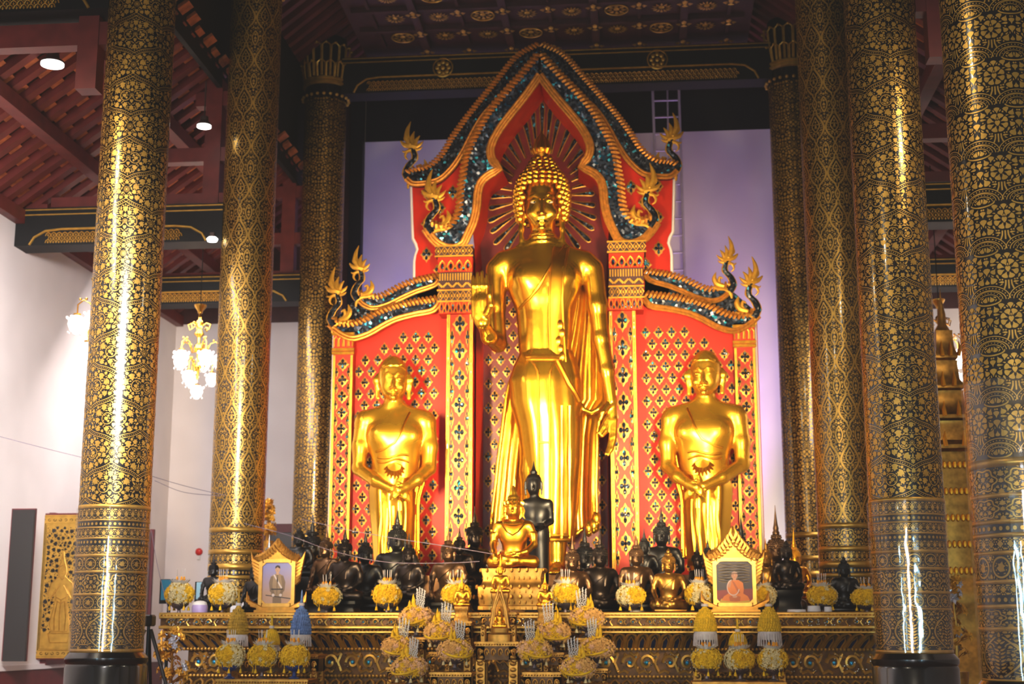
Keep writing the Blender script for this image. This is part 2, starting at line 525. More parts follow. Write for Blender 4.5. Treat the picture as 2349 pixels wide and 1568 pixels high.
def arc(c, r, a0, a1, n=14, rz=None):
    rz = rz or r
    return [(c[0] + r * math.cos(a0 + (a1 - a0) * i / n), c[1] + rz * math.sin(a0 + (a1 - a0) * i / n)) for i in range(n + 1)]

def beaded(t, path, w, step=0.022):
    """A ribbon of two thin lines with beads between."""
    P = [Vector((p[0], p[1])) for p in path]; n = len(P); A = []; B = []
    for j, p in enumerate(P):
        d = (P[min(j + 1, n - 1)] - P[max(j - 1, 0)]).normalized(); q = Vector((-d.y, d.x)) * w / 2
        A.append(p + q); B.append(p - q)
    t.line(A, w * 0.2, False); t.line(B, w * 0.2, False); t.block(path, w * 1.3)
    L = sum((b - a).length for a, b in zip(P, P[1:])); m = max(2, int(L / step))
    for p in resample(path, m + 1)[:-1]:
        t.put(place(S_DOT[::2], (p.x, p.y), 0, w * 0.17), (p.x, p.y), False)

def tile_vine():
    """Ogee ribbons, rosettes in scrolls and packed ivy leaves (nearest pillars)."""
    rng = random.Random(3); W = 2 * PI * RC / 4; H = 0.75; t = Tile(W, H, 0.0048)
    for sg in (1, -1):
        for za, zb in ((0.30, 0.435), (0.07, -0.065)):
            us = [i / 20 for i in range(21)]
            beaded(t, [(W / 2 + sg * W / 2 * u, za + (zb - za) * (u + 0.07 * math.sin(2 * PI * u))) for u in us], 0.036, 0.024)
    for x, z in ((W / 2, 0.185), (0, 0.56)):
        rosette(t, (x, z), 0.045, 12)
        for a in (PI / 2, -PI / 2): t.put(place(S_HEART, (x, z + 0.085 * math.sin(a)), a, 0.032), (x, z + 0.085 * math.sin(a)))
        for k in range(4):
            a = PI / 4 + k * PI / 2; c = (x + 0.068 * math.cos(a), z + 0.068 * math.sin(a)); t.put(place(S_DROP, c, a, 0.026), c)
    for x, z in ((W / 2, 0.56), (0, 0.185)):
        rosette(t, (x, z), 0.036, 10)
        for sg in (1, -1):
            P = arc((0.075, 0), 0.062, PI * 0.80, -PI * 0.9, 18); t.line([(x + sg * px, z + pz) for px, pz in P], 0.009)
            for dx, dz, a, sz in ((0.012, 0.0, 0.3, 0.030), (-0.014, 0.030, 1.9, 0.018), (-0.014, -0.030, -1.9, 0.018)):
                c = (x + sg * (0.075 + dx), z + dz); Q = place(S_IVY, c, a, sz)
                if sg < 0: Q = [(2 * c[0] - qx, qz) for qx, qz in place(S_IVY, c, a, sz)][::-1]
                t.put(Q, c)
        for a in (PI / 2, -PI / 2): t.put(place(S_HEART, (x, z + 0.068 * math.sin(a)), a, 0.028), (x, z + 0.068 * math.sin(a)))
    for shape, size, tries in ((S_IVY, 0.043, 500), (S_IVY, 0.035, 600), (S_FAN, 0.031, 500), (S_IVY, 0.025, 600), (S_DROP, 0.023, 600), (S_DROP, 0.015, 900), (S_DOT, 0.007, 600)):
        t.scatter(shape, size, tries, rng)
    return t

def tile_ogee():
    """Interlaced ogee bands with a bud in each (second pair)."""
    rng = random.Random(5); W = 2 * PI * RC / 9; H = 0.74; t = Tile(W, H, 0.005)
    for sg in (1, -1):
        f = lambda u: 0.46 * math.sin(PI * min(1, u * 1.05) ** 1.35) ** 0.9
        path = [(W / 2 + sg * W * (0.05 + 0.95 * 0.42 * math.sin(PI * (1 - u) ** 1.25)), -0.01 + 0.45 * u) for u in [i / 24 for i in range(25)]]
        t.line(path, 0.030)
        path = [(W / 2 + sg * W * (0.10 * math.cos(PI * u * 2) - 0.02 + 0.0), 0.44 + 0.29 * u) for u in [i / 16 for i in range(17)]]
        t.line(path, 0.022)
        path = [(W / 2 + sg * W * 0.21 * math.sin(PI * (1 - u) ** 1.3), 0.12 + 0.25 * u) for u in [i / 16 for i in range(17)]]
        t.line(path, 0.019)
        path = [(W / 2 + sg * W * (0.5 - 0.17 * math.sin(PI * u)), 0.43 + 0.26 * u) for u in [i / 14 for i in range(15)]]
        t.line(path, 0.019)
        t.line(arc((W / 2 + sg * W * 0.20, 0.455), 0.034, 0, 2 * PI, 16), 0.013)
    for c, a, sz in (((W / 2, 0.22), PI / 2, 0.045), ((W / 2, 0.07), PI / 2, 0.03)): t.put(place(S_DROP, c, a, sz), c)
    t.put(place(S_HEART, (0, 0.56), PI / 2, 0.032), (0, 0.56)); t.put(place(S_HEART, (W / 2, 0.585), PI / 2, 0.024), (W / 2, 0.585))
    for shape, size, tries in ((S_HEART, 0.026, 200), (S_DROP, 0.026, 300), (S_DROP, 0.017, 400), (S_DROP, 0.011, 300), (S_DOT, 0.0065, 300)):
        t.scatter(shape, size, tries, rng)
    return t

def tile_flower():
    """Dense small blossoms and leaves (far pair)."""
    rng = random.Random(8); W = 2 * PI * RC / 6; H = 0.55; t = Tile(W, H, 0.0055)
    for c, r in (((W / 2, 0.14), 0.07), ((0, 0.41), 0.07), ((W / 2, 0.41), 0.045), ((0, 0.14), 0.045)):
        rosette(t, c, r, 10)
    for shape, size, tries in ((S_IVY, 0.034, 300), (S_HEART, 0.026, 260), (S_DROP, 0.018, 300), (S_DOT, 0.009, 300)):
        t.scatter(shape, size, tries, rng)
    return t

def tile_bloom():
    """Large eight-petalled blossoms on sheaf stems between looped beaded ribbons (outermost pillar)."""
    rng = random.Random(11); W = 2 * PI * RC / 8; H = 0.395; t = Tile(W, H, 0.006)
    c = (W / 2, 0.275)
    t.put(place(S_HEART, c, -PI / 2, 0.028), c)
    for k in range(8):
        a = PI / 8 + 2 * PI * k / 8; pc = (c[0] + math.cos(a) * 0.052, c[1] + math.sin(a) * 0.052)
        t.put(place(S_FAN, pc, a, 0.03), pc)
    for dx in (-0.02, 0, 0.02):
        t.line([(W / 2 + dx, 0.185), (W / 2 + dx * 1.1, 0.15), (W / 2 + dx * 1.7, 0.115)], 0.011)
    for q, rz in ((0.93, 0.098), (0.60, 0.062)):
        P = arc((0, 0.035), W / 2 * q, 0.02, PI - 0.02, 24, rz)
        beaded(t, P, 0.032 if q > 0.7 else 0.026, 0.024)
    t.line(arc((0, 0.035), W / 2 * 0.60, PI + 0.1, 2 * PI - 0.1, 18, 0.035), 0.011)
    for shape, size, tries in ((S_FAN, 0.032, 120), (S_FAN, 0.025, 240), (S_DROP, 0.022, 260), (S_DROP, 0.014, 400), (S_DOT, 0.007, 400)):
        t.scatter(shape, size, tries, rng)
    return t

def tile_band(kind):
    """Border bands of the pillar feet."""
    rng = random.Random(17)
    if kind == 'diamond':
        W = 2 * PI * RC / 32; t = Tile(W, 0.09, 0.004)
        t.put(place(S_DIAMOND, (W / 2, 0.045), 0, 0.026), (W / 2, 0.045))
        for z in (0.012, 0.078): t.put(place(S_DROP, (0, z), 0, 0.02), (0, z))
        t.scatter(S_DOT, 0.006, 80, rng)
    elif kind == 'bead':
        W = 2 * PI * RC / 48; t = Tile(W, 0.06, 0.004); t.put(place(S_DOT, (W / 2, 0.03), 0, 0.015), (W / 2, 0.03))
    elif kind == 'roundel':
        W = 2 * PI * RC / 14; t = Tile(W, 0.165, 0.006); c = (W / 2, 0.082)
        t.line(arc(c, 0.068, 0, 2 * PI, 22), 0.013); t.put(place(S_IVY, c, 1.3, 0.042), c)
        for z in (0.02, 0.145): t.put(place(S_HEART, (0, z), PI / 2 if z < 0.1 else -PI / 2, 0.02), (0, z))
        t.scatter(S_DROP, 0.011, 120, rng); t.scatter(S_DOT, 0.006, 100, rng)
    elif kind == 'medallion':
        W = 2 * PI * RC / 8; t = Tile(W, 0.235, 0.006); c = (W / 2, 0.117)
        t.line([(c[0] + (0.095 + 0.013 * math.cos(6 * a)) * math.cos(a) * 1.2, c[1] + (0.095 + 0.013 * math.cos(6 * a)) * math.sin(a)) for a in [2 * PI * i / 36 for i in range(37)]], 0.013)
        t.scatter(S_IVY, 0.03, 160, rng); t.scatter(S_FAN, 0.02, 200, rng); t.scatter(S_DROP, 0.012, 300, rng); t.scatter(S_DOT, 0.006, 200, rng)
    else:
        W = 2 * PI * RC / 6; t = Tile(W, 0.60, 0.0065)
        for sg in (1, -1):
            path = [(W / 2 + sg * (0.03 + 0.15 * math.sin(PI * u)), 0.03 + 0.5 * u) for u in [i / 18 for i in range(19)]]; t.line(path, 0.018)
            t.line([(W / 2 + sg * (0.185 - 0.05 * u * math.cos(4 * u)), 0.10 + 0.05 * math.sin(4 * u) * (1.2 - u / 2)) for u in [i / 10 for i in range(16)]], 0.014)
            t.line(arc((W / 2 + sg * 0.10, 0.40), 0.05, -PI / 2, PI if sg > 0 else -PI * 2, 20), 0.012)
        for k in range(9):
            for sg in (1, -1):
                c = (W / 2 + sg * 0.03, 0.10 + k * 0.045); P = place(S_DROP, c, PI / 2 - sg * 0.9, 0.03)
                if t.fits(P, c): t.put(P, c)
        c = (W / 2, 0.56); t.put(place(S_DROP, c, PI / 2, 0.035), c)
        t.scatter(S_FAN, 0.03, 200, rng); t.scatter(S_IVY, 0.024, 260, rng); t.scatter(S_DROP, 0.016, 400, rng); t.scatter(S_DOT, 0.007, 300, rng)
    return t

TILES = {}
def tl(k):
    if k not in TILES:
        TILES[k] = ({'vine': tile_vine, 'ogee': tile_ogee, 'flower': tile_flower, 'bloom': tile_bloom}[k]() if k in ('vine', 'ogee', 'flower', 'bloom') else tile_band(k))
    return TILES[k]

def wrap(tile, z0, z1, R, off=0.004, squeeze=None):
    """The tile repeated round a shaft from z0 to z1: (vertices, triangles)."""
    V, T = tile.arrays(); nx = round(2 * PI * RC / tile.W)
    rows = squeeze or max(1, round((z1 - z0) / tile.H)); sz = (z1 - z0) / (rows * tile.H)
    vs = []; fs = []; b = 0
    for r in range(rows):
        z = z0 + (V[:, 1] + r * tile.H) * sz
        if r in (0, rows - 1): z = np.clip(z, z0, z1)
        for k in range(nx):
            a = (V[:, 0] + k * tile.W) / RC
            vs.append(np.stack([np.cos(a) * (R + off), np.sin(a) * (R + off), z], 1)); fs.append(T + b); b += len(V)
    return np.concatenate(vs), np.concatenate(fs)

def make_column(name, label, tilekind, z_base, z_band, z_cap, bands, leafmat, wrapped, group):
    root = thing(name, (0, 0, 0), label, 'column', group, 'thing')
    mb = MB(); mb.lathe([(0.0, z_base - 0.02), (RC, z_base - 0.02), (RC, z_cap + 0.1), (0, z_cap + 0.1)], n=64); mb.build('shaft', M_lacquer, root, local=True)
    v, f = wrap(tl(tilekind), z_band, z_cap, RC)
    mesh_obj('gold_leaf_pattern', v, f, leafmat, root, 0, True)
    # foot bands
    vs = []; fs = []; b = 0; H = z_band - z_base; z = z_band
    ring = MB()
    for kind, h, rows in bands:
        h *= H
        if kind == 'plain':
            ring.lathe([(RC + 0.001, z - h), (RC + 0.006, z - h), (RC + 0.006, z), (RC + 0.001, z)], n=64)
        else:
            v, f = wrap(tl(kind), z - h, z, RC, 0.004, rows); vs.append(v); fs.append(f + b); b += len(v)
        z -= h
    V = np.concatenate(vs); T = np.concatenate(fs); rv = np.array(ring.v); rf = np.array([t for q in ring.f if len(q) == 4 for t in ((q[0], q[1], q[2]), (q[0], q[2], q[3]))])
    mesh_obj('foot_band_pattern', np.concatenate([V, rv]), np.concatenate([T, rf + len(V)]), leafmat, root, 0, True)
    mb = MB(); r = RC + 0.035
    mb.lathe([(r + 0.02, 0), (r + 0.02, z_base - 0.16), (r + 0.005, z_base - 0.13), (r + 0.025, z_base - 0.10), (r + 0.025, z_base - 0.06), (r, z_base - 0.03), (RC + 0.01, z_base)], n=64)
    mb.build('base', M_lacquer, root, local=True)
    # lotus capital
    mb = MB(); mb.lathe([(RC + 0.01, z_cap + 0.28), (RC + 0.05, z_cap + 0.30), (RC + 0.05, z_cap + 0.34), (RC + 0.02, z_cap + 0.36), (RC + 0.045, z_cap + 0.38), (RC + 0.045, z_cap + 0.42), (RC + 0.01, z_cap + 0.44)], n=48)
    for k in range(22):
        a = 2 * PI * k / 22; mb.ball((math.cos(a) * (RC + 0.05), math.sin(a) * (RC + 0.05), z_cap + 0.06), 0.035, 6, 4)
    mb.build('capital_ring', M_leaf, root, local=True)
    core = MB(); core.lathe([(RC, z_cap + 0.05), (RC - 0.01, z_cap + 1.3), (0, z_cap + 1.3)], n=40)
    core.build('capital_core', M_lacquer, root, local=True)
    mb = MB()
    for row, (zb, zt, n, rr) in enumerate(((z_cap + 0.40, z_cap + 0.75, 16, RC + 0.02), (z_cap + 0.45, z_cap + 1.12, 16, RC + 0.005))):
        for k in range(n):
            a0 = 2 * PI * (k + 0.5 * row) / n; hw = PI / n * 0.86; path = []
            for u in [i / 12 for i in range(13)]:
                if u < 0.4: aa = -hw; zz = zb + (zt - zb - 0.08) * u / 0.4
                elif u > 0.6: aa = hw; zz = zb + (zt - zb - 0.08) * (1 - u) / 0.4
                else:
                    q = (u - 0.4) / 0.2; aa = -hw * math.cos(PI * q); zz = zt - 0.08 + 0.08 * math.sin(PI * q)
                rad = rr + 0.06 * max(0, (zz - zb) / (zt - zb))
                path.append((math.cos(a0 + aa) * rad, math.sin(a0 + aa) * rad, zz))
            mb.tube(path, 0.017, 5)
            mb.ball((math.cos(a0) * (rr + 0.075), math.sin(a0) * (rr + 0.075), zt - 0.02), 0.03, 6, 4)
    mb.build('capital_petals', M_leaf, root, local=True)
    if wrapped:
        mb = MB(); n = 72; rows = []
        rn = random.Random(4)
        wob = [rn.uniform(-0.004, 0.004) for _ in range(n)]
        for zz in np.linspace(z_base + 0.01, wrapped, 9):
            rows.append([(math.cos(2 * PI * k / n) * (RC + 0.02 + wob[k % n]), math.sin(2 * PI * k / n) * (RC + 0.02 + wob[k % n]), zz) for k in range(n + 1)])
        mb.grid(rows); tag(mb.build('plastic_wrap', M_wrap, root, 180, True), 'clear glossy protective film round the foot')
    return root

# clear film: mostly see-through with a sharp reflection
M_wrap = bpy.data.materials.new('clear_film'); M_wrap.use_nodes = True
_N = M_wrap.node_tree.nodes; _L = M_wrap.node_tree.links
_N.remove(_N['Principled BSDF'])
_t = _N.new('ShaderNodeBsdfTransparent'); _g = _N.new('ShaderNodeBsdfGlossy'); _g.inputs['Roughness'].default_value = 0.09
_x = _N.new('ShaderNodeMixShader'); _x.inputs[0].default_value = 0.14
_nz = _N.new('ShaderNodeTexNoise'); _nz.inputs['Scale'].default_value = 3.0
_tc = _N.new('ShaderNodeTexCoord'); _bp = _N.new('ShaderNodeBump'); _bp.inputs['Strength'].default_value = 0.25; _bp.inputs['Distance'].default_value = 0.05
_L.new(_tc.outputs['Object'], _nz.inputs['Vector']); _L.new(_nz.outputs['Fac'], _bp.inputs['Height']); _L.new(_bp.outputs['Normal'], _g.inputs['Normal'])
_L.new(_t.outputs[0], _x.inputs[1]); _L.new(_g.outputs[0], _x.inputs[2]); _L.new(_x.outputs[0], _N['Material Output'].inputs['Surface'])

BANDS_A = [('plain', 0.028, 1), ('diamond', 0.075, 1), ('plain', 0.012, 1), ('bead', 0.04, 1), ('plain', 0.012, 1), ('diamond', 0.06, 1), ('plain', 0.012, 1), ('bead', 0.04, 1), ('diamond', 0.06, 1), ('plain', 0.022, 1), ('roundel', 0.09, 1), ('plain', 0.018, 1), ('medallion', 0.135, 1), ('plain', 0.018, 1), ('roundel', 0.09, 1), ('plain', 0.014, 1), ('scroll', 0.25, 1), ('plain', 0.024, 1)]
BANDS_B = [('plain', 0.04, 1), ('medallion', 0.13, 1), ('plain', 0.04, 1), ('diamond', 0.07, 1), ('plain', 0.05, 1), ('bead', 0.04, 1), ('plain', 0.03, 1), ('diamond', 0.07, 1), ('plain', 0.03, 1), ('bead', 0.04, 1), ('plain', 0.03, 1), ('roundel', 0.12, 1), ('plain', 0.04, 1), ('bead', 0.05, 1), ('plain', 0.03, 1), ('scroll', 0.19, 1)]
BANDS_D = [('plain', 0.04, 1), ('medallion', 0.12, 1), ('plain', 0.02, 1), ('medallion', 0.10, 1), ('plain', 0.02, 1), ('bead', 0.04, 1), ('plain', 0.02, 1), ('diamond', 0.06, 1), ('plain', 0.02, 1), ('roundel', 0.11, 1), ('plain', 0.02, 1), ('diamond', 0.05, 1), ('bead', 0.04, 1), ('plain', 0.02, 1), ('medallion', 0.08, 1), ('plain', 0.02, 1), ('scroll', 0.21, 1), ('plain', 0.01, 1)]
zA0, zA1 = at(247, 1495, YA).z, at(247, 1162, YA).z
zD0, zD1 = at(2349, 1560, YD).z, at(2349, 1060, YD).z
zB1 = at(540, 1212, YB).z
GP = 'gilded columns of the hall'
colA = make_column('gilded_column', 'gold leaf vine column nearest the open window shutters', 'vine', zA0, zA1, 11.6, BANDS_A, M_leaf, zA0 + 1.62, GP)
colA.location = (XL, YA, 0); colA.rotation_euler = (0, 0, 0.2)
dup(colA, (XR, YA, 0), 0.85, 'gold leaf vine column standing beside the blossom patterned column')
colB = make_column('gilded_column', 'column of interlaced gold ogee bands behind the framed standing portrait', 'ogee', 1.2, zB1, 11.65, BANDS_B, M_leaf, 0, GP)
colB.location = (XL, YB, 0); colB.rotation_euler = (0, 0, 0.1)
dup(colB, (XR, YB, 0), 0.3, 'column of interlaced gold ogee bands behind the small black seated figure')
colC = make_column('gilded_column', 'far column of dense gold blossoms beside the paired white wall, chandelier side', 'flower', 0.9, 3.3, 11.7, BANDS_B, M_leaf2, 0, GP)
colC.location = (XL, YC, 0)
dup(colC, (XR, YC, 0), 0.5, 'far column of dense gold blossoms beside the purple lit wall and ladder')
colD = make_column('gilded_column', 'thick column with large gold blossoms and looped beaded ribbons', 'bloom', zD0, zD1, 8.6, BANDS_D, M_leaf, zD0 + 2.2, GP)
colD.location = (XR + 0.02, YD, 0); colD.rotation_euler = (0, 0, 0.1)
colC['label'] = 'far column of dense gold blossoms beside the aisle with the chandelier'

# ------------------------------------------------------------------ shell
def slab(name, lo, hi, m, label=None):
    return struct(MB().box(lo, hi).build(name, m, None, 0), label)
slab('floor', (-14, -3, -0.12), (12, 30, 0), M_floor)
slab('wall_left', (X_WALL_L - 0.3, -3, 0), (X_WALL_L, Y_BACK, 7.95), M_white)
slab('wall_right', (X_WALL_R, -3, 0), (X_WALL_R + 0.3, Y_BACK, 7.95), M_white)
slab('baseboard_left', (X_WALL_L, 6, 0), (X_WALL_L + 0.06, Y_BACK - 0.01, 1.0), M_maroon)
slab('trim_4', (X_WALL_L, 6, 1.0), (X_WALL_L + 0.09, Y_BACK - 0.01, 1.08), M_white)
xpl = at(834, 500, Y_BACK).x
zpt = at(1300, 311, Y_BACK).z
slab('wall_back', (X_WALL_L - 0.3, Y_BACK, 0), (xpl, Y_BACK + 0.3, 7.92), M_white)
slab('wall_back.001', (xpl, Y_BACK, 0), (XR + 0.45, Y_BACK + 0.3, zpt), M_white)
slab('wall_back.002', (XR + 0.45, Y_BACK, 0), (X_WALL_R + 0.3, Y_BACK + 0.3, 7.92), M_white)
slab('wall_back.005', (X_WALL_L - 0.3, Y_BACK, 7.92), (XL, Y_BACK + 0.3, 13.4), M_wood_dark)
slab('wall_back.006', (XR + 0.5, Y_BACK, 7.92), (X_WALL_R + 0.3, Y_BACK + 0.3, 13.4), M_wood_dark)
slab('wall_back.003', (XL, Y_BACK - 0.25, 7.2), (xpl, Y_BACK - 0.01, 13.2), M_blackwood)
slab('wall_back.004', (xpl, Y_BACK, zpt), (XR + 0.5, Y_BACK + 0.3, 13.4), M_blackwood)

# central coffered ceiling over the altar
ZC = 12.75
slab('ceiling', (XL + 0.75, 14, ZC), (XR - 0.75, Y_BACK + 0.3, ZC + 0.15), M_wood_dark)
slab('ceiling', (XL - 0.6, 14, 13.6), (XR + 0.6, Y_BACK + 0.3, 13.7), M_blackwood)
mb = MB(); CWX, CWY = 0.82, 0.86; cx0 = at(905, 45, 24.3).x; cy0 = 24.35
coff = MB()
for i in range(-4, 10):
    x = cx0 + (i - 0.5) * CWX
    if XL + 0.8 < x < XR - 0.8: coff.box((x - (0.07 if i % 2 else 0.03), 17, ZC - (0.14 if i % 2 else 0.06)), (x + (0.07 if i % 2 else 0.03), YC - 0.3, ZC - 0.001))
for j in range(-8, 3):
    y = cy0 + (j - 0.5) * CWY
    if y < YC - 0.3: coff.box((XL + 0.9, y - 0.05, ZC - 0.1), (XR - 0.9, y + 0.05, ZC - 0.0015))
struct(coff.build('ceiling_beam', M_wood_dark, None, 0))
def rosette_mesh(r, n, ringed):
    mb = MB(); mb.ball((0, 0, 0), (r * 0.3, r * 0.3, 0.02), 10, 4)
    for k in range(n):
        a = 2 * PI * k / n; c, s = math.cos(a), math.sin(a); w = PI / n * 0.8
        P = [(r * 0.34 * math.cos(a), r * 0.34 * s, -0.004), (r * 0.7 * math.cos(a - w), r * 0.7 * math.sin(a - w), -0.018), (r * c, r * s, -0.008), (r * 0.7 * math.cos(a + w), r * 0.7 * math.sin(a + w), -0.018)]
        mb.add(P, [(3, 2, 1, 0)])
    if ringed: mb.tube([(r * 1.05 * math.cos(2 * PI * k / 24), r * 1.05 * math.sin(2 * PI * k / 24), -0.01) for k in range(24)], 0.018, 5, True)
    return mb
protos = {}
num = 0
for j in range(-3, 2):
    for i in range(-1, 8):
        x = cx0 + i * CWX; y = cy0 + j * CWY
        if not (XL + 0.9 < x < XR - 0.9) or y > YC - 0.35: continue
        k = (i + 2 * j) % 3
        if k not in protos: protos[k] = rosette_mesh(0.2, (12, 16, 8)[k], k == 2).build('ceiling_rosette', M_leaf, None, 0); o = protos[k]
        else: o = protos[k].copy(); COL.objects.link(o)
        o.location = (x, y, ZC - 0.022)
        tag(o, 'small gilded rosette fixed in a square of the dark red coffered ceiling', 'ceiling ornament', 'gilded ceiling rosettes')
        if x + CWX / 2 < XR - 0.9:
            k = 'd'
            if k not in protos: protos[k] = rosette_mesh(0.15, 4, False).build('ceiling_rosette', M_leaf, None, 0); o = protos[k]
            else: o = protos[k].copy(); COL.objects.link(o)
            o.location = (x + CWX / 2, y + CWY / 2, ZC - 0.16)
            tag(o, 'small gilded rosette fixed in a square of the dark red coffered ceiling', 'ceiling ornament', 'gilded ceiling rosettes')

# ------------------------------------------------------------------ black and gold beams
def trim_beam(name, x0, x1, Y, zb, zt, label, caps=True, medallions=()):
    """A black beam with gold lines and a lobed strip of gold scales along its lower edge."""
    root = thing(name, (x0, Y, zb), None, None, None, 'structure')
    d = 0.22
    MB().box((x0, Y - d, zb), (x1, Y + d, zt)).build('board', M_blackwood, root, 0)
    g = MB(); H = zt - zb
    for z, t in ((zt - 0.02, 0.02), (zt - 0.10, 0.02)): g.box((x0, Y - d - 0.012, z - t), (x1, Y - d + 0.005, z))
    h = H * 0.42; path = [(x0 + 0.25, Y - d - 0.01, zb + 0.01), (x0 + 0.32, Y - d - 0.01, zb + h * 0.5), (x0 + 0.5, Y - d - 0.01, zb + h * 0.9), (x0 + 0.75, Y - d - 0.01, zb + h), (x1 - 0.75, Y - d - 0.01, zb + h), (x1 - 0.5, Y - d - 0.01, zb + h * 0.9), (x1 - 0.32, Y - d - 0.01, zb + h * 0.5), (x1 - 0.25, Y - d - 0.01, zb + 0.01)]
    g.tube(path, 0.02, 6)
    g.build('gold_line', M_leaf, root)
    s = MB(); n = int((x1 - x0 - 1.1) / 0.09)
    for r in range(3):
        for k in range(n):
            c = Vector((x0 + 0.55 + (k + 0.5 * (r % 2)) * 0.09, Y - d - 0.012, zb + 0.035 + r * h * 0.22))
            s.tube([c + Vector((0.043 * math.cos(a), 0, 0.055 * math.sin(a))) for a in (0, PI / 4, PI / 2, PI * 0.75, PI)], 0.009, 4)
            s.ball(c + Vector((0, 0, 0.012)), (0.014, 0.01, 0.02), 5, 4)
    s.build('scale_pattern', M_leaf, root)
    for m in medallions:
        q = MB(); c = Vector((m, Y - d - 0.01, (zt + zb) / 2 + H * 0.12)); q.tube([c + Vector((0.19 * math.cos(2 * PI * k / 20), 0, 0.19 * math.sin(2 * PI * k / 20))) for k in range(20)], 0.016, 5, True)
        for k in range(8):
            a = 2 * PI * k / 8; q.ball(c + Vector((0.11 * math.cos(a), 0, 0.11 * math.sin(a))), (0.045, 0.012, 0.045), 6, 4)
        q.ball(c, (0.05, 0.015, 0.05), 8, 4); q.build('medallion', M_leaf2, root)
    return root
bz0, bz1 = at(300, 566, YB).z, at(300, 481, YB).z
for x0, x1, tagn in ((X_WALL_L, XL - 0.35, 'l'), (XR + 0.35, X_WALL_R, 'r')):
    for Y in (YA, YB, YC):
        z0, z1 = bz0, bz1
        if Y == YC: z0, z1 = at(520, 700, YC).z, at(520, 637, YC).z
        if Y == YA: z0, z1 = at(100, 42, YA).z, at(100, -60, YA).z
        trim_beam('trim_1', x0, x1, Y, z0, z1, None)
zb, zt = at(1275, 207, YC).z, at(1275, 130, YC).z
trim_beam('trim_2', XL + 0.35, XR - 0.35, YC, zb, zt + 0.05, None, True, (at(1020, 168, YC).x, at(1508, 145, YC).x))

# ------------------------------------------------------------------ aisle roofs
def aisle_roof(side):
    """Rafters, battens of clay tiles and purlins of one aisle. side -1 on the window side."""
    xe = X_WALL_L if side < 0 else X_WALL_R; xi = XL if side < 0 else XR
    slope = 0.72; ze = 7.95; zi = ze + slope * (abs(xi - xe) + 1.0)
    s = 1 if side < 0 else -1
    def pt(u, y, dz=0): return Vector((xe + s * u, y, ze + slope * u + dz))
    U = abs(xi - xe) - 0.52
    rf = MB(); rf.add([pt(-0.3, 8, 0.35), pt(U, 8, 0.35), pt(U, Y_BACK + 0.3, 0.35), pt(-0.3, Y_BACK + 0.3, 0.35)], [(0, 1, 2, 3)])
    struct(rf.build('ceiling', M_wood_dark, None, 0))
    rn = random.Random(5)
    tiles = MB(); bat = MB(); y = 11.0
    n = 0
    while y < Y_BACK:
        bat.beam(pt(0, y, 0.16), pt(U, y, 0.16), 0.15, 0.13)
        u = 0.1 + rn.uniform(0, 0.1)
        while u < U:
            a = pt(u, y + 0.20, 0.22)
            b = a + Vector((s * 0.17, 0, slope * 0.17))
            tiles.beam(a, b, 0.22, 0.05, (-s * slope, 0, 1)); u += 0.33
        y += 0.40
    struct(bat.build('ceiling_beam', M_wood, None, 0)); struct(tiles.build('roof_tile', M_tile, None, 0))
    pu = MB()
    for u in (0.05, 1.15, 2.25): pu.beam(pt(u, 8, 0.0), pt(u, Y_BACK, 0.0), 0.2, 0.22)
    struct(pu.build('ceiling_beam', M_wood, None, 0))
    tie = MB()
    for Y in (YA, YB, YC):
        for z, h in (((8.88, 0.30), (9.8, 0.24), (10.6, 0.24)) if Y == YA else ((8.28, 0.16), (9.0, 0.23), (9.93, 0.24), (10.6, 0.25))):
            u = (z - ze) / slope
            if u < U: tie.beam(pt(u, Y, 0) + Vector((0, 0.1, 0)), (xi - s * 0.42, Y + 0.1, z), 0.2, h)
        for u in ((3.02,) if Y != YB else (0.28, 3.06)):
            tie.beam((xe + s * u, Y + 0.1, 8.15), pt(u, Y, 0.1) + Vector((0, 0.1, 0)), 0.26, 0.24, (0, 1, 0))
    struct(tie.build('ceiling_beam', M_wood, None, 0))
aisle_roof(-1); aisle_roof(1)
for sd, xi in ((-1, XL), (1, XR)):
    s = -sd if False else sd
    xb = xi + sd * 0.55
    slab('trim_3', (xb - 0.04, 8, 10.1), (xb + 0.04, Y_BACK, 13.6), M_blackwood)
    up = MB(); tl_ = MB(); y = 14.0
    while y < Y_BACK - 0.3:
        up.beam((xb - sd * 0.04, y, 12.5), (xb - sd * 1.3, y, 13.5), 0.14, 0.12)
        for k in range(5): tl_.beam((xb - sd * (0.1 + k * 0.25), y + 0.19, 12.66 + k * 0.2), (xb - sd * (0.22 + k * 0.25), y + 0.19, 12.755 + k * 0.2), 0.14, 0.04)
        y += 0.36
    struct(up.build('ceiling_beam', M_wood, None, 0)); struct(tl_.build('roof_tile', M_tile, None, 0))

# ------------------------------------------------------------------ the carved altar screen
YS = 23.0; XS = -1.715
M_naga = mat('yellow_gilt', (214, 156, 46), 0.55, 0.42, 0.2, 12)
M_rope = mat('gold_rope_moulding', (214, 140, 52), 0.7, 0.42, 0.25, 16)
M_orange = mat('orange_red_lacquer', (196, 44, 10), 0, 0.42, 0.1, 4, spec=0.3)
def sc(px, py, Y=YS):
    """Left half of the screen as (half width from the middle line, height)."""
    p = at(px, py, Y); return (XS - p.x, p.z - 0.05)
def half(pts, n=None, smooth=True):
    P = [sc(*p) for p in pts]
    if n: P = [(q.x, q.y) for q in (spline(P, n) if smooth else resample(P, n))]
    return P
def sides(fn):
    for s in (-1, 1): fn(s)
def X(s, w): return XS + s * w
screen = thing('altar_screen', (XS, YS, 1.8), 'tall red and gold carved screen with pointed gable and serpent finials', 'altar screen')

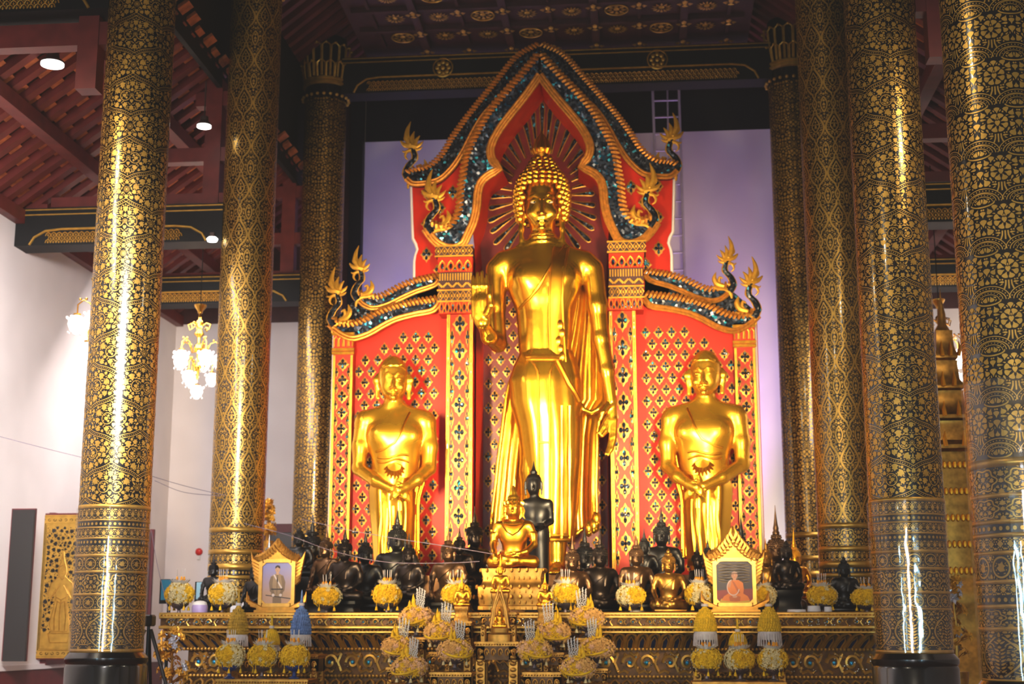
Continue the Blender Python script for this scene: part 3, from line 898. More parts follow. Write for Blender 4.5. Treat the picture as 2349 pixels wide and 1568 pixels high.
N1 = 60
O = half([(1238, 103), (1187, 132), (1139, 190), (1108, 227), (1072, 272), (1039, 318), (1020, 350), (998, 374), (978, 385), (955, 388), (936, 396)], N1)
OL = half([(1238, 134), (1196, 180), (1163, 214), (1141, 240), (1121, 259), (1098, 292), (1070, 345), (1050, 377), (1030, 400), (1009, 416), (978, 423), (950, 424), (934, 412)], N1)
R2 = half([(1238, 130), (1195, 181), (1163, 216), (1130, 255), (1109, 288), (1093, 318), (1078, 350), (1070, 374)], 30) + half([(1070, 374), (1067, 402), (1061, 434), (1059, 467), (1054, 495), (1039, 517), (1024, 523), (1008, 520), (992, 512)], 31)[1:]
AO = half([(1237, 176), (1202, 225), (1174, 260), (1148, 294), (1130, 325), (1123, 350), (1128, 374), (1143, 391)], 30) + half([(1143, 391), (1126, 399), (1109, 412), (1098, 430), (1094, 452), (1092, 478), (1085, 510), (1072, 540), (1060, 561), (1036, 566), (1013, 557), (998, 541), (986, 524)], 31)[1:]
def inset(P, d):
    """Move a half outline toward the middle of the arch by d."""
    out = []
    for i, p in enumerate(P):
        a = P[max(0, i - 1)]; b = P[min(len(P) - 1, i + 1)]
        t = Vector((b[0] - a[0], b[1] - a[1])).normalized(); n = Vector((t.y, -t.x))
        if n.x > 0 and i < 4: n = -n
        out.append((max(0.0, p[0] + n.x * d), p[1] + n.y * d))
    return out
# arch edge limited to the part that opens
AOpen = [p for p in AO[:50]]
def tubes(name, P, y, rads, m, offs=(0,), n=7):
    for s in (-1, 1):
        mb = MB()
        for o, r in zip(offs, rads):
            Q = [(p[0], p[1]) for p in (P if o == 0 else inset(P, o))]
            mb.tube([(X(s, q[0]), y, q[1]) for q in Q], r, n)
        mb.build(name, m, screen)
def rope(name, P, y, r, step):
    """A rope of slanting beads along a half outline, both sides."""
    L = sum(math.dist(a, b) for a, b in zip(P, P[1:])); k = int(L / step)
    Q = [Vector((q.x, q.y)) for q in resample(P, k)]
    for s in (-1, 1):
        mb = MB()
        for i in range(k - 1):
            a, b = Q[i], Q[i + 1]; t = (b - a).normalized(); nrm = Vector((-t.y, t.x))
            c = (a + b) / 2; d = (t * 0.45 + nrm * 0.9).normalized() * r * 1.5
            mb.tube([(X(s, c.x - d.x), y, c.y - d.y), (X(s, c.x), y - r * 0.5, c.y), (X(s, c.x + d.x), y, c.y + d.y)], (r * 0.5, r * 0.75, r * 0.5), 5)
        mb.build(name, M_rope, screen)

def gable_band(name, P, Q, y0, y1, m):
    for s in (-1, 1):
        mb = MB(); mb.strip([(X(s, p[0]), p[1]) for p in P], [(X(s, p[0]), p[1]) for p in Q], y0, y1); fix_normals(mb.build(name, m, screen, 0))
gable_band('outer_gable_band', O, OL, YS - 0.16, YS + 0.1, M_mosaic_dark)
gable_band('inner_gable_band', R2, AO, YS - 0.24, YS + 0.1, M_mosaic)
rope('outer_rope_moulding', O, YS - 0.17, 0.036, 0.06)
rope('inner_rope_moulding', R2, YS - 0.25, 0.046, 0.075)
tubes('outer_gold_moulding', OL[8:], YS - 0.17, (0.03, 0.02), M_rope, (0, -0.05))
tubes('arch_gold_moulding', AO, YS - 0.26, (0.032, 0.032, 0.028), M_rope, (0.0, 0.045, 0.09))
# red field between the two bands and down to the wings
SHOULDER = {}
fieldL = half([(946, 420), (948, 488), (950, 540), (962, 560), (953, 585), (953, 640), (960, 700)], 20, False)
midL = half([(1098, 292), (1080, 345), (1075, 374), (1072, 402), (1066, 434), (1064, 467), (1059, 495), (1045, 517), (1035, 560), (1035, 600), (1035, 700)], 20, False)
topL = half([(1098, 292), (1070, 345), (1050, 377), (1030, 400), (1011, 416), (978, 422), (946, 422)], 20, False)
for s in (-1, 1):
    mb = MB()
    mb.strip([(X(s, p[0]), p[1]) for p in fieldL], [(X(s, p[0]), p[1]) for p in midL], YS, YS + 0.12)
    mb.strip([(X(s, p[0]), p[1]) for p in topL], [(X(s, max(0.3, p[0] - 0.45)), p[1]) for p in topL], YS + 0.01, YS + 0.11)
    SHOULDER[s] = mb
# white edge of the shoulders
for s in (-1, 1): MB().tube([(X(s, p[0] + 0.02), YS + 0.06, p[1]) for p in fieldL[:17]], 0.035, 6).build('pale_edge', M_white, screen)

# niche behind the arch: back wall, curved reveals
nb = at(1090, 600, YS); Zb = 2.425
arch_in = inset(AOpen, 0.10)
k = max(range(len(arch_in)), key=lambda i: -arch_in[i][1])
edge = [(p[0], p[1]) for p in arch_in if p[1] > sc(1072, 545)[1]]
edge.append((sc(1092, 575)[0], sc(1092, 575)[1])); edge.append((sc(1096, 700)[0], sc(1096, 700)[1])); edge.append((sc(1096, 900)[0], Zb))
for s in (-1, 1):
    mb = MB(); fr = [(X(s, p[0]), YS - 0.2, p[1]) for p in edge]; bk = [(X(s, max(0, p[0] - 0.04)), YS + 0.55, p[1]) for p in edge]
    mb.grid([fr, bk])
    mb.build('niche_reveal', M_orange, screen, 60)
mb = MB()
for s in (-1, 1):
    mb.strip([(X(s, p[0] + 0.05), p[1] + 0.05) for p in edge], [(XS, p[1] + 0.05) for p in edge], YS + 0.5, YS + 0.56)
nback = mb
# rays round the head
mb = MB(); rim = MB()
tips = [(1240, 234), (1221, 248), (1203, 274), (1179, 298), (1161, 320), (1147, 348), (1139, 374), (1134, 400), (1128, 425), (1123, 450), (1121, 478), (1119, 508), (1125, 533), (1133, 560), (1158, 575)]
cen = at(1243, 452, YS + 0.5)
for i, (px, py) in enumerate(tips):
    tp = at(px, py, YS + 0.49)
    for s in ((1,) if i == 0 else (-1, 1)):
        t = Vector((cen.x + s * (cen.x - tp.x) if s > 0 else tp.x, 0, tp.z)); c2 = Vector((cen.x, 0, cen.z)); d = t - c2; L = d.length; d.normalize(); n = Vector((-d.z, 0, d.x))
        r0 = 0.52 + 0.28 * max(0, d.z) ** 2
        P = []
        for u, w in ((0, 0.012), (0.5, 0.028), (0.86, 0.045), (0.96, 0.035)): P.append((c2 + d * (r0 + (L - r0) * u), n * w))
        out = [p - w for p, w in P] + [t] + [p + w for p, w in P[::-1]]
        b = len(mb.v); mb.v.extend([(p.x, YS + 0.485, p.z) for p in out]); mb.f.append(tuple(range(b, b + len(out))))
        rim.tube([(p.x, YS + 0.485, p.z) for p in out], 0.011, 5, True)
mb.build('ray_slots', M_mosaic_dark, screen, 0); rim.build('ray_rim_pattern', M_gilt, screen)

# flower diaper --------------------------------------------------------------
def motif(gold, dark, x, y, z, w, h, stud=None):
    """One flower of the diaper: a scalloped gold lozenge with four dark mirror petals."""
    P = []
    for k in range(16):
        a = 2 * PI * k / 16; q = 1 / (abs(math.cos(a)) + abs(math.sin(a))) ** 0.75 * (1 + 0.08 * math.cos(8 * a))
        P.append((x + math.cos(a) * q * w / 2, y - 0.012, z + math.sin(a) * q * h / 2))
    b = len(gold.v); gold.v.append((x, y - 0.022, z)); gold.v.extend(P); gold.v.extend([(p[0], y, p[2]) for p in P])
    for k in range(16):
        j = (k + 1) % 16; gold.f.append((b, b + 1 + j, b + 1 + k)); gold.f.append((b + 1 + k, b + 1 + j, b + 17 + j, b + 17 + k))
    for cx, cz, pw, ph in ((0, 0.46, 0.13, 0.145), (0, -0.46, 0.13, 0.145), (-0.42, 0.02, 0.145, 0.13), (0.42, 0.02, 0.145, 0.13), (0, 0.0, 0.09, 0.12)):
        dark.ball((x + cx * w * 0.5, y - 0.022, z + cz * h * 0.5), (pw * w, 0.012, ph * h), 6, 4)
def diaper(y, inside, x0, x1, z0, z1, px, pz, w, h):
    g = MB(); d = MB(); r = 0; z = z0
    while z < z1:
        x = x0 + (px / 2 if r % 2 else 0)
        while x < x1 + 1e-6:
            if inside(x, z): motif(g, d, x, y, z, w, h)
            x += px
        z += pz; r += 1
    return [(g, M_gilt), (d, M_mosaic)]
# shoulders: sparse flowers
def interp(P, z):
    for a, b in zip(P, P[1:]):
        if (a[1] - z) * (b[1] - z) <= 0 and a[1] != b[1]: return a[0] + (b[0] - a[0]) * (z - a[1]) / (b[1] - a[1])
    return None
def in_shoulder(x, z):
    w = abs(x - XS); a = interp(fieldL, z); b = interp(midL, z)
    return a and b and b + 0.16 < w < a - 0.1
for s in (-1, 1):
    cx = X(s, 1.95)
    fix_normals(build_multi('shoulder_panel', [(SHOULDER[s], M_red)] + diaper(YS, in_shoulder, cx - 0.66, cx + 0.66, 7.55, 9.0, 0.44, 0.27, 0.2, 0.26), screen))
zn = sc(1096, 700)[1]
fix_normals(build_multi('niche_back', [(nback, M_deepred)] + diaper(YS + 0.5, lambda x, z: abs(x - XS) < edge[-1][0] - 0.06, XS - 1.05, XS + 1.05, 2.6, 7.6, 0.21, 0.205, 0.15, 0.2), screen))

# pilasters, their stepped tops and the outer posts ------------------------------
Zp = 2.425
def lotus_row(mb, blue, x0, x1, y, z0, z1, n):
    w = (x1 - x0) / n
    for i in range(n):
        c = x0 + (i + 0.5) * w; h = z1 - z0
        mb.tube([(c - w * 0.12, y, z0 + h * 0.05), (c - w * 0.42, y, z0 + h * 0.45), (c - w * 0.22, y, z0 + h * 0.8), (c, y, z1), (c + w * 0.22, y, z0 + h * 0.8), (c + w * 0.42, y, z0 + h * 0.45), (c + w * 0.12, y, z0 + h * 0.05)], w * 0.085, 5)
        blue.ball((c, y + 0.01, z0 + h * 0.5), (w * 0.2, 0.02, h * 0.28), 6, 4)
        if i: blue.ball((c - w / 2, y + 0.01, z0 + h * 0.25), (w * 0.16, 0.02, h * 0.16), 6, 4)
for s in (-1, 1):
    side = thing('pilaster', (X(s, 1.2), YS, Zp), None, None); side.parent = screen; side.location = side.location - screen.location
    def hx(px, py): return sc(px, py)
    red = MB(); gold = MB(); blue = MB(); band = MB()
    def bx(mb, px0, px1, py0, py1, y0, y1=YS + 0.3):
        a = sc(px0, py1)[0]; b = sc(px1, py1)[0]; x0, x1 = sorted((X(s, a), X(s, b)))
        mb.box((x0, y0, sc(px0, py1)[1]), (x1, y1, sc(px0, py0)[1])); return x0, x1, sc(px0, py1)[1], sc(px0, py0)[1]
    # entablature, top to bottom
    for (p0, p1, y0, y1, yy, kind) in ((1007, 1091, 573, 596, -0.42, 'diamond'), (1011, 1089, 596, 604, -0.34, 'red'), (1012, 1089, 604, 629, -0.36, 'lotus'), (1013, 1089, 629, 650, -0.32, 'teeth'), (1012, 1089, 650, 667, -0.36, 'zig'), (1012, 1089, 667, 672, -0.34, 'red'), (1012, 1089, 672, 697, -0.40, 'diamond'), (1014, 1091, 697, 724, -0.38, 'lotus')):
        x0, x1, z0, z1 = bx(red if kind in ('red', 'lotus') else band, p0, p1, y0, y1, YS + yy)
        y = YS + yy - 0.012; n = 5
        if kind == 'lotus': lotus_row(gold, blue, x0, x1, y, z0, z1, 4 if y0 < 650 else 6)
        if kind == 'teeth':
            for i in range(13): gold.box((x0 + (x1 - x0) * (i + 0.25) / 13, y, z0 + 0.02), (x0 + (x1 - x0) * (i + 0.7) / 13, y + 0.03, z1 - 0.02))
        if kind == 'zig':
            for i in range(7): c = x0 + (x1 - x0) * (i + 0.5) / 7; gold.beam((c - 0.035, y, z0 + (0.02 if i % 2 else 0.09)), (c + 0.035, y, z0 + (0.09 if i % 2 else 0.02)), 0.03, 0.03, (0, 1, 0))
        if kind == 'diamond':
            for i in range(6):
                c = x0 + (x1 - x0) * (i + 0.5) / 6; zc = (z0 + z1) / 2; w = (x1 - x0) / 12; h = (z1 - z0) * 0.42
                gold.tube([(c - w, y, zc), (c, y, zc + h), (c + w, y, zc), (c, y, zc - h)], 0.011, 5, True); gold.ball((c, y, zc), (w * 0.4, 0.015, h * 0.4), 6, 4)
            for z in (z0, z1): gold.box((x0 - 0.01, y, z - 0.012), (x1 + 0.01, y + 0.03, z + 0.012))
    # shaft with flowers
    a = sc(1030, 800)[0]; b = sc(1090, 800)[0]; x0, x1 = sorted((X(s, a), X(s, b))); zt = sc(1060, 723)[1]
    red.box((x0, YS - 0.28, Zp), (x1, YS + 0.3, zt))
    for x in (x0, x1):
        for q, o in enumerate((0.015, 0.045)):
            gold.box((min(x, x) - 0.011 + (o if x == x0 else -o), YS - 0.305, Zp), (x + 0.011 + (o if x == x0 else -o), YS - 0.27, zt))
        blue.box((x - 0.008 + (0.03 if x == x0 else -0.03), YS - 0.3, Zp), (x + 0.008 + (0.03 if x == x0 else -0.03), YS - 0.27, zt))
    c = (x0 + x1) / 2; z = zt - 0.16; g2 = MB(); d2 = MB(); r = 0
    while z > Zp + 0.1:
        if r % 2 == 0: motif(g2, d2, c, YS - 0.28, z, 0.235, 0.36)
        else:
            for xx in (x0 + 0.09, x1 - 0.09): motif(g2, d2, xx, YS - 0.28, z, 0.085, 0.32)
        z -= 0.225; r += 1
    band.build('carved_band', M_wood_dark, side, 0); red.build('red_core', M_orange, side, 0); build_multi('ornament_pattern', [(gold, M_naga), (blue, M_mosaic)], side, 40)
    build_multi('flower_pattern', [(g2, M_gilt), (d2, M_mosaic)], side)
    # outer post
    post = thing('outer_post', (X(s, 3.4), YS, Zp), None, None); post.parent = screen; post.location = post.location - screen.location
    a = sc(771, 800)[0]; b = sc(816, 800)[0]; x0, x1 = sorted((X(s, a), X(s, b))); zt = sc(790, 758)[1]
    red = MB(); gold = MB(); red.box((x0, YS - 0.2, Zp), (x1, YS + 0.3, zt))
    z2 = sc(790, 800)[1]
    for i, z in enumerate((z2, z2 - 0.06, zt - 0.05)): gold.tube([(x0 - 0.02, YS - 0.21, z), (x1 + 0.02, YS - 0.21, z)], 0.028, 7)
    for i in range(4):
        c = x0 + (x1 - x0) * (i + 0.5) / 4; gold.tube([(c - 0.03, YS - 0.21, z2 + 0.05), (c - 0.035, YS - 0.21, zt - 0.14), (c, YS - 0.21, zt - 0.09), (c + 0.035, YS - 0.21, zt - 0.14), (c + 0.03, YS - 0.21, z2 + 0.05)], 0.013, 5)
    for x in (x0 + 0.02, x1 - 0.02): gold.box((x - 0.02, YS - 0.215, Zp), (x + 0.02, YS - 0.19, z2 - 0.1))
    g2 = MB(); d2 = MB(); z = z2 - 0.25; c = (x0 + x1) / 2; r = 0
    while z > Zp + 0.1:
        if r % 2 == 0: motif(g2, d2, c, YS - 0.2, z, 0.2, 0.225)
        else:
            for xx in (x0 + 0.065, x1 - 0.065): motif(g2, d2, xx, YS - 0.2, z, 0.07, 0.21)
        z -= 0.135; r += 1
    red.build('red_core', M_orange, post, 0); gold.build('ornament_pattern', M_naga, post); build_multi('flower_pattern', [(g2, M_gilt), (d2, M_mosaic_dark)], post)
    ed = MB(); xo = X(s, sc(771, 800)[0] + 0.03); ed.box((xo - 0.015, YS - 0.1, Zp), (xo + 0.015, YS + 0.31, zt)); ed.build('pale_edge', M_white, post, 0)

# wings ------------------------------------------------------------------------
T1 = half([(1011, 627), (957, 638), (924, 649), (892, 666), (870, 675), (845, 673), (820, 664)], 30); L1 = half([(1011, 638), (1000, 652), (957, 667), (924, 682), (892, 697), (859, 705), (835, 697), (817, 680)], 30)
T2 = half([(1010, 684), (957, 692), (913, 701), (870, 716), (835, 735), (805, 742), (780, 737), (766, 728)], 30); L2 = half([(1010, 692), (996, 709), (957, 717), (915, 728), (885, 742), (850, 762), (815, 772), (786, 760), (764, 741)], 30)
gable_band('upper_wing_band', T1, L1, YS - 0.06, YS + 0.25, M_mosaic); gable_band('lower_wing_band', T2, L2, YS - 0.2, YS + 0.25, M_mosaic); gable_band('wing_gap_board', L1, T2, YS, YS + 0.2, M_mosaic_dark)  # dark mosaic board fills the gap between the two wing bands
rope('upper_wing_rope', T1, YS - 0.07, 0.038, 0.06); rope('lower_wing_rope', T2, YS - 0.21, 0.042, 0.065)
tubes('wing_gold_moulding', L1, YS - 0.08, (0.026, 0.022), M_rope, (0, -0.045)); tubes('wing_gold_moulding', L2, YS - 0.22, (0.03, 0.026), M_rope, (0, 0.05))
# side panels with the flower diaper
xo, xi = sc(816, 800)[0], sc(1032, 800)[0]; SIDE = {}; L2e = [sc(1036, 690)] + list(L2)
for s in (-1, 1):
    mb = MB(); top = [p for p in resample(L2e, 24)]; mb.strip([(X(s, p.x), p.y) for p in top], [(X(s, p.x), Zp) for p in top], YS + 0.0, YS + 0.2)
    SIDE[s] = mb
def in_side(x, z):
    w = abs(x - XS); t = interp(L2[::-1] if False else [(p[1], p[0]) for p in L2], w)
    return xi + 0.05 < w < xo - 0.03 and t and z < t - 0.28
for s in (-1, 1):
    m = (xi + xo) / 2
    fix_normals(build_multi('side_panel', [(SIDE[s], M_red)] + diaper(YS, in_side, X(s, m) - 1.05, X(s, m) + 1.05, 2.6, 7.3, 0.212, 0.19, 0.155, 0.21), screen))

# serpent finials -----------------------------------------------------------------
def naga(s, bx_, by_, k, y):
    """A crested serpent finial rising from the tip of a band."""
    w0, z0 = sc(bx_, by_); u = 0.0069 * k
    fin = thing('serpent_finial', (X(s, w0), y, z0), None, None); fin.parent = screen; fin.location = fin.location - screen.location
    P = lambda q, dy=0.0: (X(s, w0 - q[0] * u), y + dy, z0 + q[1] * u)
    def fl(mb, pts, rads, n=7, m=10):
        Q = spline(pts, m); R = [float(np.interp(i / (m - 1), np.linspace(0, 1, len(rads)), rads)) * u for i in range(m)]
        mb.tube([P((q.x, q.y)) for q in Q], R, n, False, ((0, 1, 0), 0.7))
    neck = MB(); fl(neck, [(10, -12), (-3, 10), (6, 36), (22, 54), (20, 74), (12, 88)], (11, 11, 10, 8.5, 8, 7)); neck.build('neck', M_mosaic_dark, fin)
    g = MB()
    for off in (-9, 9): fl(g, [(10 + off, -12), (-3 + off, 10), (6 + off, 36), (22 + off * 0.9, 54), (20 + off * 0.8, 74), (12 + off * 0.7, 88)], (3.2, 3.2, 2.6), 5, 14)
    fl(g, [(62, 4), (44, -2), (22, -4), (6, -16), (4, -34)], (3, 5, 6, 6, 3)); fl(g, [(-4, 16), (-8, 4), (0, -10), (12, -22)], (3, 4.5, 4.5, 3)); fl(g, [(16, 14), (2, 2), (16, -8)], (3, 4, 3), 5, 7)
    fl(g, [(26, 6), (48, 14), (56, 32), (50, 52)], (7, 9, 8, 1)); fl(g, [(34, 10), (42, 22), (38, 36), (30, 30)], (4, 5, 5, 2), 6, 8)
    g.build('scroll', M_naga, fin)
    h = MB(); fl(h, [(26, 90), (8, 94), (-8, 98), (-20, 110)], (9, 10, 7, 2)); fl(h, [(20, 84), (6, 80), (-8, 76), (-14, 80)], (7, 6, 4, 1.5)); fl(h, [(0, 78), (-6, 66), (-2, 56), (4, 52)], (4, 4, 3, 1)); h.ball(P((10, 98), -0.03), (5 * u, 5 * u, 5 * u), 6, 5)
    h.build('head', M_naga, fin)
    c = MB(); fl(c, [(8, 98), (-1, 120), (0, 142), (9, 168)], (9, 9, 6, 1)); fl(c, [(16, 98), (14, 118), (20, 138)], (8, 7, 1)); fl(c, [(22, 96), (26, 110), (36, 124)], (7, 6, 1)); fl(c, [(26, 90), (38, 98), (47, 108)], (7, 5, 1)); fl(c, [(24, 82), (36, 84), (44, 90)], (6, 4, 1)); fl(c, [(4, 104), (-8, 116), (-8, 128)], (5, 4, 1))
    c.build('crest', M_naga, fin)
for s in (-1, 1):
    naga(s, 936, 405, 0.86, YS - 0.12); naga(s, 988, 528, 0.9, YS - 0.25); naga(s, 817, 676, 0.76, YS - 0.1); naga(s, 766, 738, 0.82, YS - 0.22)

# the plinth that carries the screen and the three standing figures
PLZ = 2.42
# ------------------------------------------------------------------ standing gilded figures
from mathutils.bvhtree import BVHTree
from mathutils import Euler
def bvh_of(o):
    off = wloc(o); me = o.data
    return BVHTree.FromPolygons([v.co + off for v in me.vertices], [tuple(p.vertices) for p in me.polygons])
def hit(tree, px, py, lift=0.012, fallback=22.2):
    d = Vector(ray(px, py)).normalized()
    h = tree.ray_cast(Vector((0, 0, HC)), d)
    if h[0] is None: return at(px, py, fallback)
    return h[0] - d * lift

YB0 = 22.22
B = lambda px, py, dy=0.0: tuple(at(px, py, YB0 + dy))
feet = at(1250, 1316, YB0)
buddha = thing('gilded_standing_statue', (feet.x, YB0, PLZ), 'towering gilded standing statue with one raised palm under the pointed arch', 'statue')
bd = Body((feet.x - 1.25, 21.0, PLZ), (feet.x + 1.2, 22.85, 9.15), 0.018)
# head and face
bd.blob(B(1243, 452), (0.275, 0.31, 0.40), 0.02).blob(B(1243, 480, -0.03), (0.258, 0.29, 0.34), 0.08).blob(B(1243, 508, -0.06), (0.18, 0.22, 0.17), 0.1)
bd.limb(B(1244, 515, 0.04), B(1246, 575, 0.04), 0.19, 0.22, 0.06)
for y in (541, 550, 559): bd.blob(B(1245, y, 0.03), (0.225, 0.225, 0.03), 0.03)
for s in (-1, 1):
    xx = lambda d: 1243 + s * d
    bd.chain([B(xx(5), 451, -0.30), B(xx(16), 446, -0.285), B(xx(29), 452, -0.225)], [0.016, 0.02, 0.012], 0.03)
    bd.blob(B(xx(17), 460, -0.262), (0.075, 0.05, 0.035), 0.02)
    bd.limb(B(xx(8), 466, -0.285), B(xx(26), 464, -0.255), 0.012, 0.01, 0.015)
    bd.blob(B(xx(22), 488, -0.2), (0.09, 0.08, 0.10), 0.08)
    bd.blob(B(xx(6), 491, -0.335), (0.038, 0.035, 0.028), 0.02)
    bd.limb(B(xx(11), 506, -0.30), B(xx(2), 504, -0.335), 0.012, 0.02, 0.015)
    # ears with long lobes
    bd.chain([B(xx(41), 452, 0.0), B(xx(46), 470, -0.02), B(xx(45), 495, 0.0), B(xx(47), 525, -0.02), B(xx(47), 548, -0.03)], [0.05, 0.06, 0.05, 0.042, 0.042], 0.03, 0.6)
    bd.limb(B(xx(38), 470, 0.05), B(xx(40), 500, 0.05), 0.06, 0.05, 0.05)
bd.limb(B(1243, 450, -0.30), B(1243, 489, -0.385), 0.022, 0.045, 0.035)
bd.limb(B(1236, 510, -0.325), B(1250, 510, -0.325), 0.02, 0.02, 0.015).limb(B(1232, 507, -0.345), B(1254, 507, -0.345), 0.008, 0.008, 0.012, cut=True)
bd.blob(B(1243, 523, -0.26), (0.075, 0.07, 0.06), 0.05)
# trunk
bd.limb(B(1157, 607, 0.03), B(1343, 607, 0.03), 0.19, 0.19, 0.1, 0.9)
for s in (-1, 1): bd.limb(B(1248 + s * 20, 566, 0.06), B(1248 + s * 92, 597, 0.04), 0.12, 0.14, 0.12)
bd.blob(B(1249, 645), (0.60, 0.33, 0.52), 0.15).limb(B(1249, 690), B(1251, 820), 0.47, 0.41, 0.15, 0.66).blob(B(1250, 880), (0.54, 0.34, 0.5), 0.15)
for s in (-1, 1): bd.blob(B(1249 + s * 36, 632, -0.2), (0.24, 0.14, 0.2), 0.12)
# raised arm: down to the elbow, forward to the palm
bd.chain([B(1139, 618, 0.03), B(1137, 700, 0.02), B(1143, 788, -0.02)], [0.175, 0.15, 0.135], 0.08)
bd.chain([B(1143, 788, -0.02), B(1122, 772, -0.38), B(1108, 742, -0.62)], [0.135, 0.125, 0.095], 0.05)
bd.limb(B(1106, 735, -0.66), B(1104, 690, -0.68), 0.125, 0.135, 0.04, 0.5).limb(B(1092, 725, -0.67), B(1089, 688, -0.68), 0.07, 0.06, 0.03, 0.6)
for i, (x0, x1, t) in enumerate(((1086, 1084.5, 629), (1096, 1095, 621), (1106, 1105.5, 618.5), (1116.5, 1116.5, 625))):
    bd.chain([B(x0, 690, -0.68), B((x0 + x1) / 2, 655, -0.70), B(x1, t + 5, -0.69)], [0.037, 0.035, 0.027], 0.012)
bd.chain([B(1117, 722, -0.70), B(1127, 700, -0.77), B(1124, 676, -0.79), B(1126, 655, -0.77)], [0.055, 0.047, 0.038, 0.03], 0.025)
# hanging arm
bd.chain([B(1360, 618, 0.03), B(1370, 700, 0.02), B(1378, 775, 0.02)], [0.175, 0.155, 0.135], 0.08)
bd.chain([B(1378, 775, 0.02), B(1392, 850, 0.0), B(1402, 920, -0.03)], [0.135, 0.12, 0.082], 0.05)
bd.limb(B(1402, 918, -0.03), B(1403, 962, -0.04), 0.085, 0.095, 0.04, 0.5)
for p in (((1411, 962), (1410, 1000), (1403, 1030), (1395, 1043)), ((1404, 966), (1402, 1003), (1396, 1030), (1390, 1041)), ((1397, 964), (1390, 988), (1381, 999)), ((1391, 958), (1383, 978), (1374, 993))):
    bd.chain([B(x, y, -0.05 - 0.03 * i) for i, (x, y) in enumerate(p)], [0.042, 0.04, 0.034, 0.026][:len(p)], 0.015)
bd.chain([B(1394, 930, -0.08), B(1383, 945, -0.14), B(1377, 962, -0.15)], [0.05, 0.042, 0.03], 0.025)
# legs and feet
for x in (1222, 1278):
    bd.chain([B(x + (1250 - x) * 0.1, 900), B(x, 1080), B(x, 1295)], [0.24, 0.2, 0.135], 0.06)
    bd.limb((B(x, 1300)[0], YB0 + 0.06, PLZ + 0.09), (B(x, 1300)[0], YB0 - 0.42, PLZ + 0.06), 0.13, 0.085, 0.05)
    for i in range(5): bd.limb((B(x, 1300)[0] + (i - 2) * 0.045, YB0 - 0.42, PLZ + 0.05), (B(x, 1300)[0] + (i - 2) * 0.05, YB0 - 0.54, PLZ + 0.04), 0.035, 0.028, 0.012)
body = bd.build('body', M_gold, buddha); del bd
bt = bvh_of(body)
M_eyewhite = mat('shell_inlay', (214, 200, 170), 0, 0.25, 0.05, 10); M_pupil = mat('dark_inlay', (24, 18, 14), 0, 0.15, 0.05, 10)
for ex in (1226, 1260):
    p = hit(bt, ex, 463.5, -0.012)
    ew = MB().ball(p, (0.062, 0.02, 0.019), 14, 8).build('eye', M_eyewhite, buddha, 180)
    MB().ball(p + Vector((0, -0.014, 0.0)), (0.02, 0.011, 0.018), 10, 6).build('pupil', M_pupil, ew, 180)
for ex0, ex1, s_ in ((1211, 1239, 1), (1247, 1275, -1)):
    pts = [hit(bt, x, 452 + 7 * abs((x - (ex0 + ex1) / 2) / 14) ** 2 - 2, 0.004) for x in np.linspace(ex0, ex1, 9)]
    MB().tube(pts, 0.011, 6).build('eyebrow', M_gold, buddha)
pts = [hit(bt, x, 506 - 2.5 * math.cos((x - 1243) / 5.5), 0.002) for x in np.linspace(1230, 1256, 11)]
MB().tube(pts, 0.008, 6).build('lip_line', M_pupil, buddha)
# hair: a cap of snail curls, the crown bump and the flame
curls = MB(); lv = [(502, 55), (492, 57), (481, 59), (470, 60.5), (459, 61), (448, 61), (437, 60), (426, 57.5), (415, 54), (404, 48), (394, 41), (384, 34), (374, 28), (365, 22)]
cy = YB0 + 0.05
for i, (py, hw) in enumerate(lv):
    r = hw * 0.0068; z = at(1243, py, YB0).z; x = at(1243, py, YB0).x; n = max(8, int(2 * PI * r / 0.105))
    for k in range(n):
        a = 2 * PI * (k + 0.5 * (i % 2)) / n; ox, oy = math.cos(a) * r, math.sin(a) * r * 0.92
        if oy < 0.12 and py > 431 and abs(ox) < (0.29 if py > 445 else 0.24): continue
        if oy < 0 and py > 470 and abs(ox) < 0.33: continue
        q = 0.058 if py > 400 else 0.05
        curls.ball((x + ox, cy + oy, z), q, 7, 5); curls.ball((x + ox * 1.1, cy + oy * 1.1, z), q * 0.55, 5, 4)
core = [(0.0, at(1243, 505, YB0).z), (0.30, at(1243, 500, YB0).z)] + [(hw * 0.0066 - 0.015, at(1243, py, YB0).z) for py, hw in lv[7:]] + [(0.0, at(1243, 360, YB0).z)]
# keep the face clear: the inner cap starts at the hairline
core = [(0.0, at(1243, 432, YB0).z), (0.365, at(1243, 430, YB0).z)] + [(hw * 0.0066 - 0.015, at(1243, py, YB0).z) for py, hw in lv[8:]] + [(0.0, at(1243, 360, YB0).z)]
curls.lathe(core, (at(1243, 430, YB0).x, cy, 0), 24, 1, 0.92); tag(curls.build('hair_curls', M_gold_soft, buddha), 'cap of round gilded curls')
fl = MB(); zf = lambda y: at(1243, y, YB0).z; fx = at(1242, 340, YB0).x
fl.lathe([(0.06, zf(366)), (0.13, zf(361)), (0.135, zf(355)), (0.09, zf(352)), (0.12, zf(347)), (0.13, zf(340)), (0.105, zf(331)), (0.07, zf(320)), (0.035, zf(308)), (0.008, zf(296))], (fx, cy, 0), 16)
for k in range(8):
    a = 2 * PI * k / 8; fl.tube([(fx + math.cos(a) * r, cy + math.sin(a) * r, zf(y)) for r, y in ((0.12, 352), (0.15, 343), (0.12, 330), (0.10, 318), (0.03, 306))], (0.02, 0.028, 0.022, 0.014, 0.005), 5)
fl.build('flame_finial', M_gold_soft, buddha)
